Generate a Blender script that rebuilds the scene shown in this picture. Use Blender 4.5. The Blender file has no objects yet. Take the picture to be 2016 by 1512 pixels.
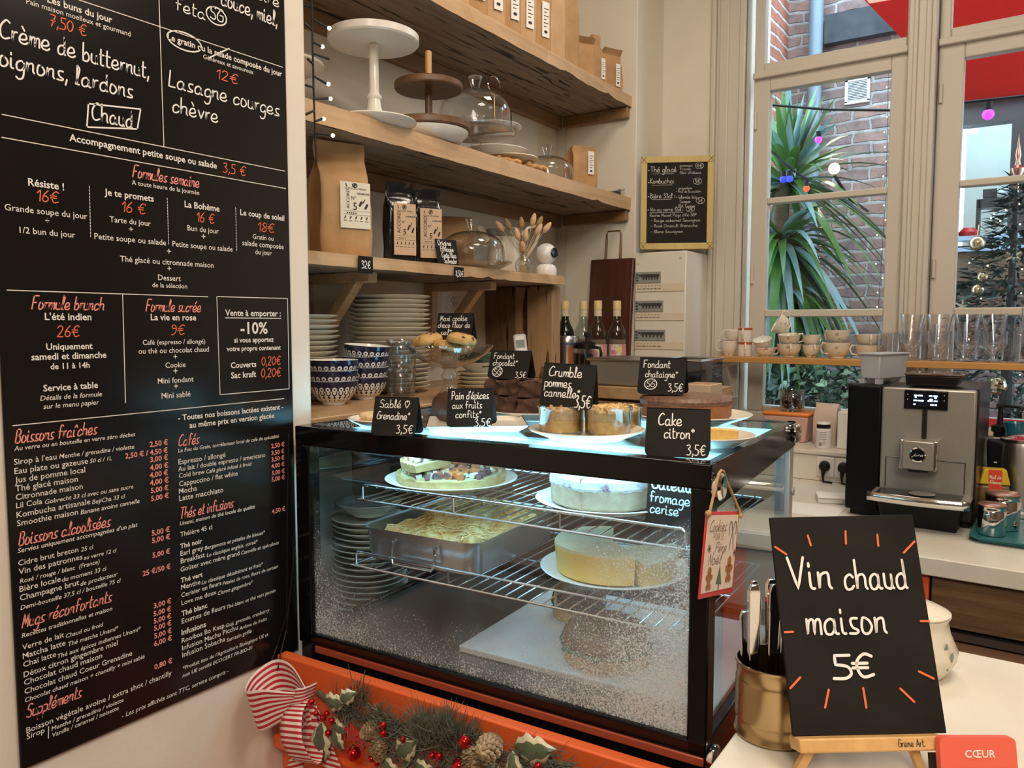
import bpy, math, random
from mathutils import Matrix, Vector
import unicodedata
S = bpy.context.scene
COL = S.collection
PI = math.pi
R = math.radians
rnd = random.Random(7)

# ---------------------------------------------------------------- camera, world, lights, exposure
cd = bpy.data.cameras.new('camera'); cam = bpy.data.objects.new('camera', cd); COL.objects.link(cam)
cam.location = (1.27, 0, 1.45)
cam.rotation_euler = (R(90 - 4.34), 0, R(34.05))
cd.sensor_width = 36; cd.lens = 36 * 1535 / 2016; cd.clip_start = .02
S.camera = cam
S.view_settings.view_transform = 'Standard'; S.view_settings.look = 'None'
S.view_settings.exposure = 0.0; S.view_settings.gamma = 1; S.view_settings.use_curve_mapping = False
S.cycles.transparent_max_bounces = 32
S.cycles.max_bounces = 10
S.cycles.sample_clamp_indirect = 6
S.cycles.caustics_reflective = False; S.cycles.caustics_refractive = False

w = bpy.data.worlds.new('overcast_sky'); S.world = w; w.use_nodes = True
bg = w.node_tree.nodes['Background']; bg.inputs[0].default_value = (.56, .79, 1.0, 1); bg.inputs[1].default_value = 8

def area(name, loc, tgt, size, power, col, sy=None, spread=180):
    l = bpy.data.lights.new(name, 'AREA'); l.energy = power; l.color = col; l.size = size
    if sy: l.shape = 'RECTANGLE'; l.size_y = sy
    l.spread = R(spread)
    o = bpy.data.objects.new(name, l); COL.objects.link(o); o.location = loc
    o.rotation_euler = (Vector(tgt) - Vector(loc)).to_track_quat('-Z', 'Y').to_euler()
    return o
WARM = (1.0, .86, .70)
area('ceiling_and_fill_light', (1.5, .9, 3.2), (1.5, .9, 0), .7, 30, WARM)
area('ceiling_and_fill_light', (1.7, -1.2, 3.2), (1.7, -1.2, 0), .8, 30, WARM)
area('ceiling_and_fill_light', (.55, 2.1, 3.22), (.35, 2.1, 0), .4, 12, WARM)
area('ceiling_and_fill_light', (2.6, 1.8, 3.2), (2.4, 1.8, 0), .6, 6, WARM)
area('ceiling_and_fill_light', (2.3, -1.5, 3.15), (.6, 1.0, 1.2), .9, 56, WARM)  # warm fill added behind the camera to brighten front-facing surfaces

# ---------------------------------------------------------------- geometry helpers
class G:
    def __init__(s): s.v = []; s.f = []; s.mi = []; s.m = 0; s.M = None
    def add(s, vs, fs, M=None):
        b = len(s.v); T = M if M is not None else s.M
        s.v += [tuple(T @ Vector(p)) for p in vs] if T is not None else [tuple(p) for p in vs]
        for f in fs: s.f.append([i + b for i in f]); s.mi.append(s.m)
        return s
    def box(s, x0, x1, y0, y1, z0, z1, M=None):
        v = [(x, y, z) for z in (z0, z1) for y in (y0, y1) for x in (x0, x1)]
        return s.add(v, [(0, 2, 3, 1), (4, 5, 7, 6), (0, 1, 5, 4), (2, 6, 7, 3), (0, 4, 6, 2), (1, 3, 7, 5)], M)
    def hexa(s, b, t, M=None):            # bottom 4 + top 4 points, both counter-clockwise from above
        return s.add(list(b) + list(t), [(3, 2, 1, 0), (4, 5, 6, 7), (0, 1, 5, 4), (1, 2, 6, 5), (2, 3, 7, 6), (3, 0, 4, 7)], M)
    def lathe(s, prof, n=32, c=(0, 0, 0), M=None, wob=None):
        vs = []; fs = []; k = len(prof)
        for i in range(n):
            a = 2 * PI * i / n
            for j, (r, z) in enumerate(prof):
                q = r * (wob(a, j) if wob else 1)
                vs.append((c[0] + q * math.cos(a), c[1] + q * math.sin(a), c[2] + z))
        for i in range(n):
            i2 = (i + 1) % n
            for j in range(k - 1):
                fs.append((i * k + j, i2 * k + j, i2 * k + j + 1, i * k + j + 1))
        if prof[0][0] > 1e-5: fs.append([i * k for i in range(n)][::-1])
        if prof[-1][0] > 1e-5: fs.append([i * k + k - 1 for i in range(n)])
        return s.add(vs, fs, M)
    def shell(s, prof, n=32, c=(0, 0, 0), M=None, wob=None):   # lathe that closes on itself, no caps
        k = len(prof); vs = []; fs = []
        for i in range(n):
            a = 2 * PI * i / n
            for j, (r, z) in enumerate(prof):
                q = r * (wob(a, j) if wob else 1)
                vs.append((c[0] + q * math.cos(a), c[1] + q * math.sin(a), c[2] + z))
        for i in range(n):
            i2 = (i + 1) % n
            for j in range(k - 1): fs.append((i * k + j, i2 * k + j, i2 * k + j + 1, i * k + j + 1))
        return s.add(vs, fs, M)
    def tube(s, pts, r, n=8, closed=False, M=None, ends=True):
        P = [Vector(p) for p in pts]; m = len(P); rs = r if isinstance(r, (list, tuple)) else [r] * m
        vs = []; fs = []; ref = None
        for i in range(m):
            a = P[i - 1] if (i > 0 or closed) else P[i]
            b = P[(i + 1) % m] if (i < m - 1 or closed) else P[i]
            t = (b - a).normalized() if (b - a).length > 1e-9 else Vector((0, 0, 1))
            if ref is None: ref = t.orthogonal().normalized()
            ref = (ref - t * ref.dot(t)); ref = ref.normalized() if ref.length > 1e-6 else t.orthogonal().normalized()
            u = t.cross(ref)
            for k in range(n):
                an = 2 * PI * k / n
                vs.append(P[i] + (ref * math.cos(an) + u * math.sin(an)) * rs[i])
        for i in range(m if closed else m - 1):
            for k in range(n):
                i2 = (i + 1) % m
                fs.append((i * n + k, i * n + (k + 1) % n, i2 * n + (k + 1) % n, i2 * n + k))
        if not closed and ends:
            fs.append(list(range(n))[::-1]); fs.append([(m - 1) * n + k for k in range(n)])
        return s.add(vs, fs, M)
    def prism(s, poly, z0, z1, M=None):   # counter-clockwise polygon
        n = len(poly); v = [(x, y, z0) for x, y in poly] + [(x, y, z1) for x, y in poly]
        return s.add(v, [list(range(n))[::-1], list(range(n, 2 * n))] + [(i, (i + 1) % n, n + (i + 1) % n, n + i) for i in range(n)], M)
    def ball(s, c, r, n=14, sz=1, M=None):
        m = n // 2
        return s.lathe([(r * math.sin(PI * j / m), -r * sz * math.cos(PI * j / m)) for j in range(m + 1)], n, c, M)
    def grid(s, fn, nu, nv, M=None):      # fn(u, v) -> point, u and v in 0..1
        vs = [fn(i / nu, j / nv) for i in range(nu + 1) for j in range(nv + 1)]
        fs = [(i * (nv + 1) + j, (i + 1) * (nv + 1) + j, (i + 1) * (nv + 1) + j + 1, i * (nv + 1) + j + 1) for i in range(nu) for j in range(nv)]
        return s.add(vs, fs, M)

def obj(name, g, m, parent=None, smooth=35, bev=0, solid=0, loc=None, rotz=None, seg=2):
    me = bpy.data.meshes.new(name); me.from_pydata(g.v, [], g.f)
    ms = m if isinstance(m, (list, tuple)) else [m]
    for x in ms: me.materials.append(x)
    if len(ms) > 1: me.polygons.foreach_set('material_index', g.mi)
    me.update()
    if smooth:
        me.shade_smooth()
        if smooth < 180: me.set_sharp_from_angle(angle=R(smooth))
    o = bpy.data.objects.new(name, me); COL.objects.link(o)
    if parent is not None: o.parent = parent
    if loc: o.location = loc
    if rotz is not None: o.rotation_euler = (0, 0, rotz)
    if solid:
        k = o.modifiers.new('thickness', 'SOLIDIFY'); k.thickness = solid; k.offset = 0
    if bev:
        k = o.modifiers.new('bevel', 'BEVEL'); k.width = bev; k.segments = seg; k.limit_method = 'ANGLE'; k.angle_limit = R(40)
    return o
def tag(o, label, cat, group=None, kind=None):
    if label: o['label'] = label
    if cat: o['category'] = cat
    if group: o['group'] = group
    if kind: o['kind'] = kind
    return o
def thing(name, label, cat, loc=(0, 0, 0), rotz=0, group=None):
    o = bpy.data.objects.new(name, None); COL.objects.link(o); o.empty_display_size = .05
    o.location = loc; o.rotation_euler = (0, 0, rotz)
    return tag(o, label, cat, group)
def struct(name, g, m, **k):
    o = obj(name, g, m, **k)
    if o.parent is None: o['kind'] = 'structure'
    return o
def dup(root, loc, rotz=None, label=None, rot=None, sc=None):
    r = root.copy(); COL.objects.link(r); r.location = loc
    if rotz is not None: r.rotation_euler = (0, 0, rotz)
    if rot is not None: r.rotation_euler = rot
    if sc: r.scale = (sc, sc, sc) if not isinstance(sc, tuple) else sc
    if label: r['label'] = label
    for ch in list(root.children):
        c = ch.copy(); COL.objects.link(c); c.parent = r
        for d in list(ch.children):
            e = d.copy(); COL.objects.link(e); e.parent = c
    return r
ORD = 'first second third fourth fifth sixth seventh eighth ninth tenth eleventh twelfth thirteenth fourteenth fifteenth sixteenth seventeenth eighteenth nineteenth twentieth'.split() + ['twenty-' + x for x in 'first second third fourth fifth'.split()]

# ---------------------------------------------------------------- materials
def mat(name, col=(.8, .8, .8), rough=.5, metal=0, spec=.5, emit=None, es=0, trans=0, sub=0):
    m = bpy.data.materials.new(name); m.use_nodes = True
    b = m.node_tree.nodes['Principled BSDF']
    b.inputs['Base Color'].default_value = (*col, 1); b.inputs['Roughness'].default_value = rough
    b.inputs['Metallic'].default_value = metal; b.inputs['Specular IOR Level'].default_value = spec
    if emit: b.inputs['Emission Color'].default_value = (*emit, 1); b.inputs['Emission Strength'].default_value = es
    if trans: b.inputs['Transmission Weight'].default_value = trans
    if sub: b.inputs['Subsurface Weight'].default_value = sub; b.inputs['Subsurface Scale'].default_value = .01
    return m
def nd(m, t, **k):
    n = m.node_tree.nodes.new(t)
    for a, b in k.items(): setattr(n, a, b)
    return n
def lk(m, a, b): m.node_tree.links.new(a, b)
def ramp(m, fac, stops, interp='LINEAR'):
    r = nd(m, 'ShaderNodeValToRGB'); r.color_ramp.interpolation = interp
    e = r.color_ramp.elements
    while len(e) < len(stops): e.new(.5)
    for x, (p, c) in zip(e, stops): x.position = p; x.color = (*c, 1) if len(c) == 3 else c
    lk(m, fac, r.inputs[0]); return r.outputs[0]
def coords(m, scale=(1, 1, 1), rot=(0, 0, 0)):
    t = nd(m, 'ShaderNodeTexCoord'); p = nd(m, 'ShaderNodeMapping')
    p.inputs['Scale'].default_value = scale; p.inputs['Rotation'].default_value = rot
    lk(m, t.outputs['Object'], p.inputs[0]); return p.outputs[0]
def noise(m, vec, scale, detail=4, rough=.55, dist=0):
    n = nd(m, 'ShaderNodeTexNoise'); n.inputs['Scale'].default_value = scale; n.inputs['Detail'].default_value = detail
    n.inputs['Roughness'].default_value = rough; n.inputs['Distortion'].default_value = dist
    lk(m, vec, n.inputs['Vector']); return n.outputs['Fac']
def bump(m, h, strength=.3, dist=.005):
    b = nd(m, 'ShaderNodeBump'); b.inputs['Strength'].default_value = strength; b.inputs['Distance'].default_value = dist
    lk(m, h, b.inputs['Height']); lk(m, b.outputs[0], m.node_tree.nodes['Principled BSDF'].inputs['Normal'])
def bc(m, out): lk(m, out, m.node_tree.nodes['Principled BSDF'].inputs['Base Color'])
def mottled(name, stops, scale=20, rough=.6, bs=.3, bd=.003, detail=5, **k):
    m = mat(name, stops[0][1], rough, **k); v = coords(m); f = noise(m, v, scale, detail)
    bc(m, ramp(m, f, stops))
    if bs: bump(m, f, bs, bd)
    return m
def wood(name, stops, axis='y', scale=6, rough=.5, bs=.15, stretch=14, cracks=0, rings=1.2):
    sc = [stretch] * 3; sc['xyz'.index(axis)] = 1
    m = mat(name, stops[0][1], rough); v = coords(m, tuple(sc))
    f = noise(m, v, scale * .25, 6, .62, rings); out = ramp(m, f, stops)
    if cracks:
        g = noise(m, v, scale * .5, 3, .5, .6)
        c = ramp(m, g, [(0, (1, 1, 1)), (.60 - cracks * .12, (1, 1, 1)), (.66 - cracks * .12, (.10, .07, .05)), (1, (.05, .035, .03))])
        x = nd(m, 'ShaderNodeMix', data_type='RGBA', blend_type='MULTIPLY'); x.inputs[0].default_value = 1
        lk(m, out, x.inputs[6]); lk(m, c, x.inputs[7]); out = x.outputs[2]
    bc(m, out); bump(m, f, bs, .003); return m
def thin_glass(name, tint=(.96, .98, .97), ior=1.45, rough=.02, edge=1, pw_=4.5):
    m = bpy.data.materials.new(name); m.use_nodes = True; t = m.node_tree; t.nodes.clear()
    o = nd(m, 'ShaderNodeOutputMaterial'); x = nd(m, 'ShaderNodeMixShader'); lw = nd(m, 'ShaderNodeLayerWeight'); lw.inputs[0].default_value = .5
    pw = nd(m, 'ShaderNodeMath', operation='POWER'); pw.inputs[1].default_value = pw_; f = nd(m, 'ShaderNodeMath', operation='MULTIPLY_ADD')
    f0 = ((ior - 1) / (ior + 1)) ** 2; f.inputs[1].default_value = 1 - f0; f.inputs[2].default_value = f0
    lk(m, lw.outputs['Facing'], pw.inputs[0]); lk(m, pw.outputs[0], f.inputs[0])
    a = nd(m, 'ShaderNodeBsdfTransparent')
    ed = ramp(m, lw.outputs['Facing'], [(0, tint), (.55, tint), (.97, tuple(x * edge for x in tint))]); lk(m, ed, a.inputs[0])
    b = nd(m, 'ShaderNodeBsdfGlossy'); b.inputs['Roughness'].default_value = rough
    lk(m, f.outputs[0], x.inputs[0]); lk(m, a.outputs[0], x.inputs[1]); lk(m, b.outputs[0], x.inputs[2]); lk(m, x.outputs[0], o.inputs[0])
    return m
def emis(name, col, s): return mat(name, tuple(.15 * c for c in col), .5, emit=col, es=s)

M_wall = mottled('cream_wall_paint', [(.3, (.74, .69, .59)), (.7, (.78, .73, .63))], 6, .7, .25, .004)
M_wallL = mottled('rough_cream_plaster', [(.3, (.76, .68, .585)), (.7, (.80, .72, .62))], 9, .6, .5, .006, 8)
M_trim = mat('cream_gloss_paint', (.62, .575, .50), .38)
M_oak = wood('pale_oak', [(.25, (.42, .25, .12)), (.5, (.58, .37, .20)), (.75, (.66, .45, .26))], 'y', 6, .5)
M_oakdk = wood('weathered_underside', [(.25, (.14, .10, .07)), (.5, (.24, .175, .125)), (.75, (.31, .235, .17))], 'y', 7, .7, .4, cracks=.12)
M_cleat = wood('brown_cleat_wood', [(.25, (.22, .12, .055)), (.75, (.33, .19, .09))], 'y', 6, .55)
M_worktop = wood('oak_worktop', [(.25, (.34, .19, .09)), (.5, (.47, .29, .15)), (.75, (.55, .36, .20))], 'y', 5, .35)
M_orange = mottled('orange_paint', [(.3, (.72, .115, .025)), (.7, (.80, .135, .03))], 5, .42, .15, .003)
M_black = mat('gloss_black', (.004, .004, .005), .12, spec=.35)
M_blackm = mat('matt_black', (.009, .009, .010), .5, spec=.25)
M_slate = mottled('chalkboard_black', [(.3, (.014, .013, .012)), (.75, (.022, .020, .018))], 14, .6, 0, spec=.12)
M_chalk = mat('white_chalk_ink', (.86, .84, .80), .7)
M_chalk2 = mat('soft_chalk_ink', (.62, .61, .58), .8)
M_orink = mat('orange_chalk_ink', (.85, .16, .05), .7)
M_print = mat('white_print', (.80, .76, .70), .6)
M_pink = mat('pink_print', (.90, .32, .26), .6)
M_white = mat('white_porcelain', (.80, .78, .73), .18)
M_cream = mat('cream_porcelain', (.74, .69, .58), .2)
M_whitep = mat('white_plastic', (.82, .82, .82), .3)
M_steel = mat('brushed_steel', (.56, .55, .53), .28, 1)
M_chrome = mat('chrome', (.75, .75, .75), .08, 1)
M_wire = mat('chromed_wire', (.70, .74, .78), .15, 1)
M_glass = thin_glass('clear_glass', (.955, .955, .95), 1.55, .02, .62, 2.6)
M_glassb = thin_glass('thick_clear_glass', (.95, .96, .965), 1.85, .02, .45, 2.2)
M_pane = thin_glass('window_glass', (.97, .985, .98), 1.3, .005)
M_kraft = mottled('kraft_paper', [(.3, (.40, .225, .095)), (.7, (.52, .31, .145))], 16, .7, .5, .006)
M_kraft2 = mottled('pale_kraft_paper', [(.3, (.50, .31, .16)), (.7, (.60, .39, .22))], 16, .7, .5, .006)
M_kdark = mat('kraft_fold_shadowed_inside', (.16, .085, .04), .8)
M_paper = mat('label_paper', (.74, .68, .57), .7)
M_paperw = mat('white_paper', (.84, .82, .78), .7)
M_ink = mat('label_ink', (.03, .025, .022), .7)
M_brass = mat('brass', (.62, .42, .16), .25, 1)
M_walnut = wood('walnut', [(.25, (.085, .04, .02)), (.5, (.15, .075, .036)), (.75, (.21, .11, .055))], 'x', 7, .4)
M_beech = wood('beech', [(.3, (.58, .33, .12)), (.7, (.70, .43, .18))], 'z', 6, .4)
M_red = mat('red', (.60, .02, .02), .35)
M_green = mat('leaf_green', (.05, .14, .03), .5)

# ---------------------------------------------------------------- writing: printed (built-in face) and single-stroke handwriting
def printed(g, rows, z=0):
    for s, x, y, wd, st in rows:
        c = bpy.data.curves.new('t', 'FONT'); c.body = s; c.size = 1
        c.offset = .018 if 'b' in st else 0.004
        if 'i' in st: c.shear = .18
        c.resolution_u = 2
        o = bpy.data.objects.new('t', c); me = o.to_mesh()
        if not me or not len(me.vertices): o.to_mesh_clear(); continue
        vs = [v.co.copy() for v in me.vertices]; fs = [list(p.vertices) for p in me.polygons]
        x0 = min(v.x for v in vs); x1 = max(v.x for v in vs); k = wd / (x1 - x0) if wd else float(st.split(':')[1])
        g.add([(x + (v.x - x0) * k, y + v.y * k, z) for v in vs], fs)
        o.to_mesh_clear(); bpy.data.objects.remove(o); bpy.data.curves.remove(c)
GL = dict(a='6K4L1K0I1G4G6I6L6L6H7G8G', b='0Q0H1G4G6I5K3L0J', c='6K4L1K0I1G4G6H', d='6K4L1K0I1G4G6I6Q6Q6H7G', e='0I3I6J5L2L0J0H2G5G7H', f='6P4Q2P2K2G;0L5L',
 g='6K4L1K0I1G4G6I6L6L6F5C2B0C', h='0Q0G0G1K4L6K6H7G', i='0L0H1G2G;0O0N', j='3L3D2B0C;3N3O', k='0Q0G;5L0I0I5G', l='0G3O2Q1Q1H2G3G', m='0L0G0G1K3L4K4G4G5K7L8K8G',
 n='0L0G0G1K4L5K5H6G', o='3L1L0I1G4G6I5K3L', p='0L0B0B0K3L6K6H4G1G', q='6K4L1K0I1G4G6I6L6L6B', r='0L0G0G1K3L4L', s='5L2L1K2I5H4G0G', t='1P1H2G4G;0M4M', u='0L0H2G4G5I5L5L5H6G',
 v='0L3G3G6L', w='0L2G2G4K4K6G6G8L', x='0L5G;5L0G', y='0L0I2G5I5L5L5D3B0C', z='0L5L5L0G0G5G', A='0G4Q4Q8G;1J7J', B='0Q0G;0Q4Q6O5M1L1L5L7I5G0G', C='8P5Q1N0K1H4G8H',
 D='0Q0G;0Q5P8L6H0G', E='6Q0Q0Q0G0G6G;0L5L', F='0Q0G;0Q7Q;0L5L', G='8P5Q2N0K1H4G8H8L8L4L', H='0Q0G;7Q7G;0L7L', I='2Q2G;0Q4Q;0G4G', J='5Q5I3G0H', K='0Q0G;6Q0K0K6G', L='1Q0G0G6G',
 M='0G1Q1Q4I4I7Q7Q8G', N='0G0Q0Q6G6G6Q', O='4Q1O0K2G5G8J7O4Q', P='0Q0G;0Q5Q7N5L0L', R='0Q0G;0Q5Q6N4L0L0L7G', S='7P4Q1P1M5L7I5G0H', T='0Q8Q;4Q4G', U='0Q0I3G6I6Q', V='0Q4G4G8Q')
GL.update({'0': '3Q0N0J3G6J6N3Q', '1': '0N3Q3Q3G', '2': '0O2Q5P5M0G0G6G', '3': '0P3Q5O2M2M6J4G0G', '4': '4Q0K0K6K;4N4G', '5': '6Q1Q1Q1M1M5L6I4G0G', '6': '5Q1M0I2G5H5K2L0J', '7': '0Q6Q6Q2G;1L6L',
 '8': '5P2Q1N5K5H2G0I5M5P', '9': '6N3M1O3Q6O6J3G1G', '€': '8P5Q2N2J4G8H;0M6M;0K6K', ',': '1H0E', '.': '0G0H', "'": '0Q0O', '-': '0K5K', '*': '2P2M;0O4N;4O0N', ':': '0G0H;0K0L', '+': '0K6K;3N3H', '°': '1Q0P1O2P1Q', '♥': '4G0L1O3P4N5P8O8L4G'})
ACC = {'\u0301': '3N5P', '\u0300': '2P4N', '\u0302': '1N3P3P5N', '\u0308': '1N1O;5N5O'}
def glyph(ch):
    d = unicodedata.normalize('NFD', ch); src = [GL[d[0]]] if d[0] in GL else []
    if len(d) > 1 and d[1] in ACC: src = ([GL[d[0]].split(';')[0]] if d[0] == 'i' else src) + [ACC[d[1]]]
    out = []
    for s in ';'.join(src).split(';'):
        if s: out.append([(int(s[i]) * .1, (ord(s[i + 1]) - 71) * .2) for i in range(0, len(s), 2)])
    return out
def smooth_line(p, k=4):
    q = [p[0]] + p + [p[-1]]; out = []
    for i in range(1, len(q) - 2):
        a, b, c, d = q[i - 1], q[i], q[i + 1], q[i + 2]
        if b == c: continue
        if a == b and i > 1: a = b
        for j in range(k):
            t = j / k
            out.append(tuple(.5 * (2 * b[m] + (c[m] - a[m]) * t + (2 * a[m] - 5 * b[m] + 4 * c[m] - d[m]) * t * t + (3 * b[m] - a[m] - 3 * c[m] + d[m]) * t ** 3) for m in (0, 1)))
    out.append(p[-1]); return out
def stroke(g, pts, wd, z=0, M=None):
    vs = []; fs = []; n = len(pts); h = wd / 2
    for i, (x, y) in enumerate(pts):
        a = pts[max(i - 1, 0)]; b = pts[min(i + 1, n - 1)]; dx, dy = b[0] - a[0], b[1] - a[1]; l = math.hypot(dx, dy) or 1e-9
        vs += [(x - dy / l * h, y + dx / l * h, z), (x + dy / l * h, y - dx / l * h, z)]
    for i in range(n - 1): fs.append((2 * i, 2 * i + 1, 2 * i + 3, 2 * i + 2))
    for e in (0, n - 1):
        b0 = len(vs); x, y = pts[e]
        vs += [(x + h * math.cos(k * PI / 4), y + h * math.sin(k * PI / 4), z + 1e-5) for k in range(8)]
        fs.append(list(range(b0, b0 + 8)))
    g.add(vs, fs, M)
def hand(g, s, x, y, h=None, width=None, w=.1, slant=0, z=0, M=None, rise=0, gap=.24):
    """single-stroke writing: baseline at x, y; h = height of a capital, or the whole width"""
    cx = 0; lines = []
    for ch in s:
        if ch == ' ': cx += .55; continue
        gl = glyph(ch)
        if not gl: continue
        mx = max(p[0] for l in gl for p in l)
        for l in gl: lines.append([(p[0] + cx + p[1] * slant, p[1]) for p in smooth_line(l)])
        cx += mx + gap
    cx -= gap
    k = width / cx if width else h / 2
    if width and h: kx, ky = width / cx, h / 2
    else: kx = ky = k
    for l in lines: stroke(g, [(x + p[0] * kx, y + p[1] * ky + rise * p[0] * kx) for p in l], w * ky, z, M)
def ring(g, x, y, rx, ry, wd, z=0, M=None, n=36):
    stroke(g, [(x + rx * math.cos(PI * .6 + 2.05 * PI * i / n), y + ry * math.sin(PI * .6 + 2.05 * PI * i / n)) for i in range(n + 1)], wd, z, M)
def seg(g, a, b, wd, z=0, M=None): stroke(g, [a, b], wd, z, M)
# ---------------------------------------------------------------- the room
g = G(); g.box(-.7, 4.2, -2.8, 3.6, -.1, 0); struct('floor', g, mottled('brown_floor', [(.3, (.20, .12, .07)), (.7, (.28, .18, .11))], 4, .5, .1))
g = G(); g.box(-.7, 4.2, -2.8, 3.6, 3.3, 3.4); struct('ceiling', g, M_wall)
g = G(); g.box(-.7, 0, -2.8, 1.125, 0, 3.3); struct('wall_left', g, M_wallL, bev=.008)
g = G(); g.box(-.7, -.54, 1.125, 3.4, 0, 3.3); struct('wall_recess', g, M_wall)
g = G(); g.box(-.54, -.168, 3.06, 3.4, 0, 3.3); struct('wall_end', g, M_wall, bev=.004)
g = G(); g.box(4.1, 4.2, -2.8, 3.6, 0, 3.3); M_far = mat('dim_room_brown', (.20, .155, .12), .7)  # unseen walls coloured dark so the glossy board reflects a dim room
struct('wall_right', g, M_far)
g = G(); g.box(-.7, 4.2, -2.8, -2.7, 0, 3.3); struct('wall_rear', g, M_far)
g = G(); g.box(-.54, -.505, 3.03, 3.06, 0, 3.3); struct('trim_1', g, M_trim)
WL = dict(loc=(-.19, 3.33, 0), rotz=R(-1.06))
def Wl(u, v, z):   # window-wall coordinates to the world
    a = R(-1.06); return (-.19 + u * math.cos(a) - v * math.sin(a), 3.33 + u * math.sin(a) + v * math.cos(a), z)
g = G()
g.box(-.3, .40, 0, .30, 0, 3.3); g.box(.40, 1.9, .0, .30, 0, 1.07); g.box(1.9, 4.4, 0, .3, 0, 3.3); g.box(.40, 1.9, 0, .3, 3.15, 3.3)
struct('wall_window', g, M_wall, **WL)
# casing, mullion, sill
g = G(); g.box(.255, .275, -.035, 0, 1.0, 3.3); g.box(.275, .40, -.022, 0, 1.0, 3.3); g.box(.29, .33, -.03, 0, 1.0, 3.3); g.box(.375, .40, -.032, 0, 1.0, 3.3)
struct('trim_2', g, M_trim, bev=.004, **WL)
g = G(); g.box(1.012, 1.105, -.03, .22, 1.0, 3.2); g.box(1.03, 1.045, -.042, 0, 1.0, 3.2); g.box(1.07, 1.088, -.042, 0, 1.0, 3.2); struct('trim_3', g, M_trim, bev=.004, **WL)
g = G(); g.box(.40, 1.9, -.06, .30, 1.055, 1.085); struct('trim_4', g, M_trim, bev=.004, **WL)
def window(n, u0, u1, gu0, gu1, tu0, tu1):
    g = G(); y0, y1 = .02, .065
    g.box(u0, gu0, y0, y1, 1.085, 2.475); g.box(gu1, u1, y0, y1, 1.085, 2.475)
    for z0, z1 in ((1.085, 1.105), (1.483, 1.513), (1.954, 1.979), (2.416, 2.475)): g.box(gu0, gu1, y0, y1, z0, z1)
    g.box(u0, tu0, y0, y1, 2.49, 3.15); g.box(tu1, u1, y0, y1, 2.49, 3.15); g.box(tu0, tu1, y0, y1, 2.49, 2.53)
    g.box(tu0, tu1, y0, y1, 3.1, 3.15)
    f = struct('window_%d' % n, g, M_trim, bev=.005, **WL)
    gl = G(); gl.box(gu0 - .01, gu1 + .01, .042, .046, 1.09, 2.43); gl.box(tu0 - .01, tu1 + .01, .042, .046, 2.51, 3.12)
    obj('glass', gl, M_pane, f)
    g = G(); g.box(u0, u1, .0, .12, 2.468, 2.494); obj('transom', g, M_trim, f, bev=.004)
    for z in (1.66, 2.30):
        g = G(); g.tube([(u0 + .012, .012, z - .035), (u0 + .012, .012, z + .035)], .006, 8); obj('hinge', g, M_trim, f)
window(1, .424, 1.008, .49, .949, .466, 1.0)
window(2, 1.108, 1.84, 1.192, 1.76, 1.145, 1.80)

# ---------------------------------------------------------------- reclaimed-oak shelves in the recess
def shelf(name, label, x0, x1, y0, y1, z1, th, cleats=True, endc=True):
    t = thing(name, label, 'shelf', (0, 0, 0), 0, 'reclaimed oak wall shelves')
    g = G(); n = 46; r2 = random.Random(int(z1 * 100))
    top = []; 
    P = [x1 + r2.uniform(-.003, .003) for i in range(n + 1)]; Q = [x1 - abs(r2.gauss(0, .002)) for i in range(n + 1)]
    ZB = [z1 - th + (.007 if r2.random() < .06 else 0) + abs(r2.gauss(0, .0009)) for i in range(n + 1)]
    for i in range(n):
        ya = y0 + (y1 - y0) * i / n; yb = y0 + (y1 - y0) * (i + 1) / n
        b = len(g.v)
        g.v += [(x0, ya, z1), (P[i], ya, z1), (Q[i], ya, ZB[i]), (x0, ya, z1 - th), (x0, yb, z1), (P[i + 1], yb, z1), (Q[i + 1], yb, ZB[i + 1]), (x0, yb, z1 - th)]
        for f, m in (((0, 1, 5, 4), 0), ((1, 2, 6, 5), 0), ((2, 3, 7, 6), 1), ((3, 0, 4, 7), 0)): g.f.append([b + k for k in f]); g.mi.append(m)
        if i == 0: g.f.append([b + 3, b + 2, b + 1, b]); g.mi.append(0)
        if i == n - 1: g.f.append([b + 4, b + 5, b + 6, b + 7]); g.mi.append(0)
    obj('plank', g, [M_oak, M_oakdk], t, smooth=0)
    if cleats:
        g = G(); g.box(x0, x0 + .03, y0, y1 - .03, z1 - th - .052, z1 - th); obj('wall_cleat', g, M_cleat, t, bev=.003)
    if endc:
        g = G(); g.box(x0 + .03, x1 - .008, y1 - .028, y1, z1 - th - .045, z1 - th); obj('end_cleat', g, M_cleat, t, bev=.003)
    return t
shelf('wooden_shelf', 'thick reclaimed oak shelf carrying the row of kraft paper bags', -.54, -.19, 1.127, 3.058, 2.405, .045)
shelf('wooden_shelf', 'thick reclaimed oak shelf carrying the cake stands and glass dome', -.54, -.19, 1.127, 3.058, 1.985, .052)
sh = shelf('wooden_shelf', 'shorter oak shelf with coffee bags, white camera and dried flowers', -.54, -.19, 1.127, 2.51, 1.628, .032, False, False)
for y in (1.57, 2.14):
    g = G(); g.box(-.54, -.505, y - .017, y + .017, 1.31, 1.596); g.box(-.505, -.25, y - .017, y + .017, 1.566, 1.596)
    g.hexa([(-.505, y - .016, 1.335), (-.505, y + .016, 1.335), (-.505, y + .016, 1.378), (-.505, y - .016, 1.378)], [(-.30, y - .016, 1.566), (-.30, y + .016, 1.566), (-.345, y + .016, 1.566), (-.345, y - .016, 1.566)])
    obj('bracket', g, M_oak, sh, bev=.003)
t = thing('wooden_post', 'cracked reclaimed wood partition holding up the end of the short shelf', 'post', (0, 0, 0))
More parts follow.
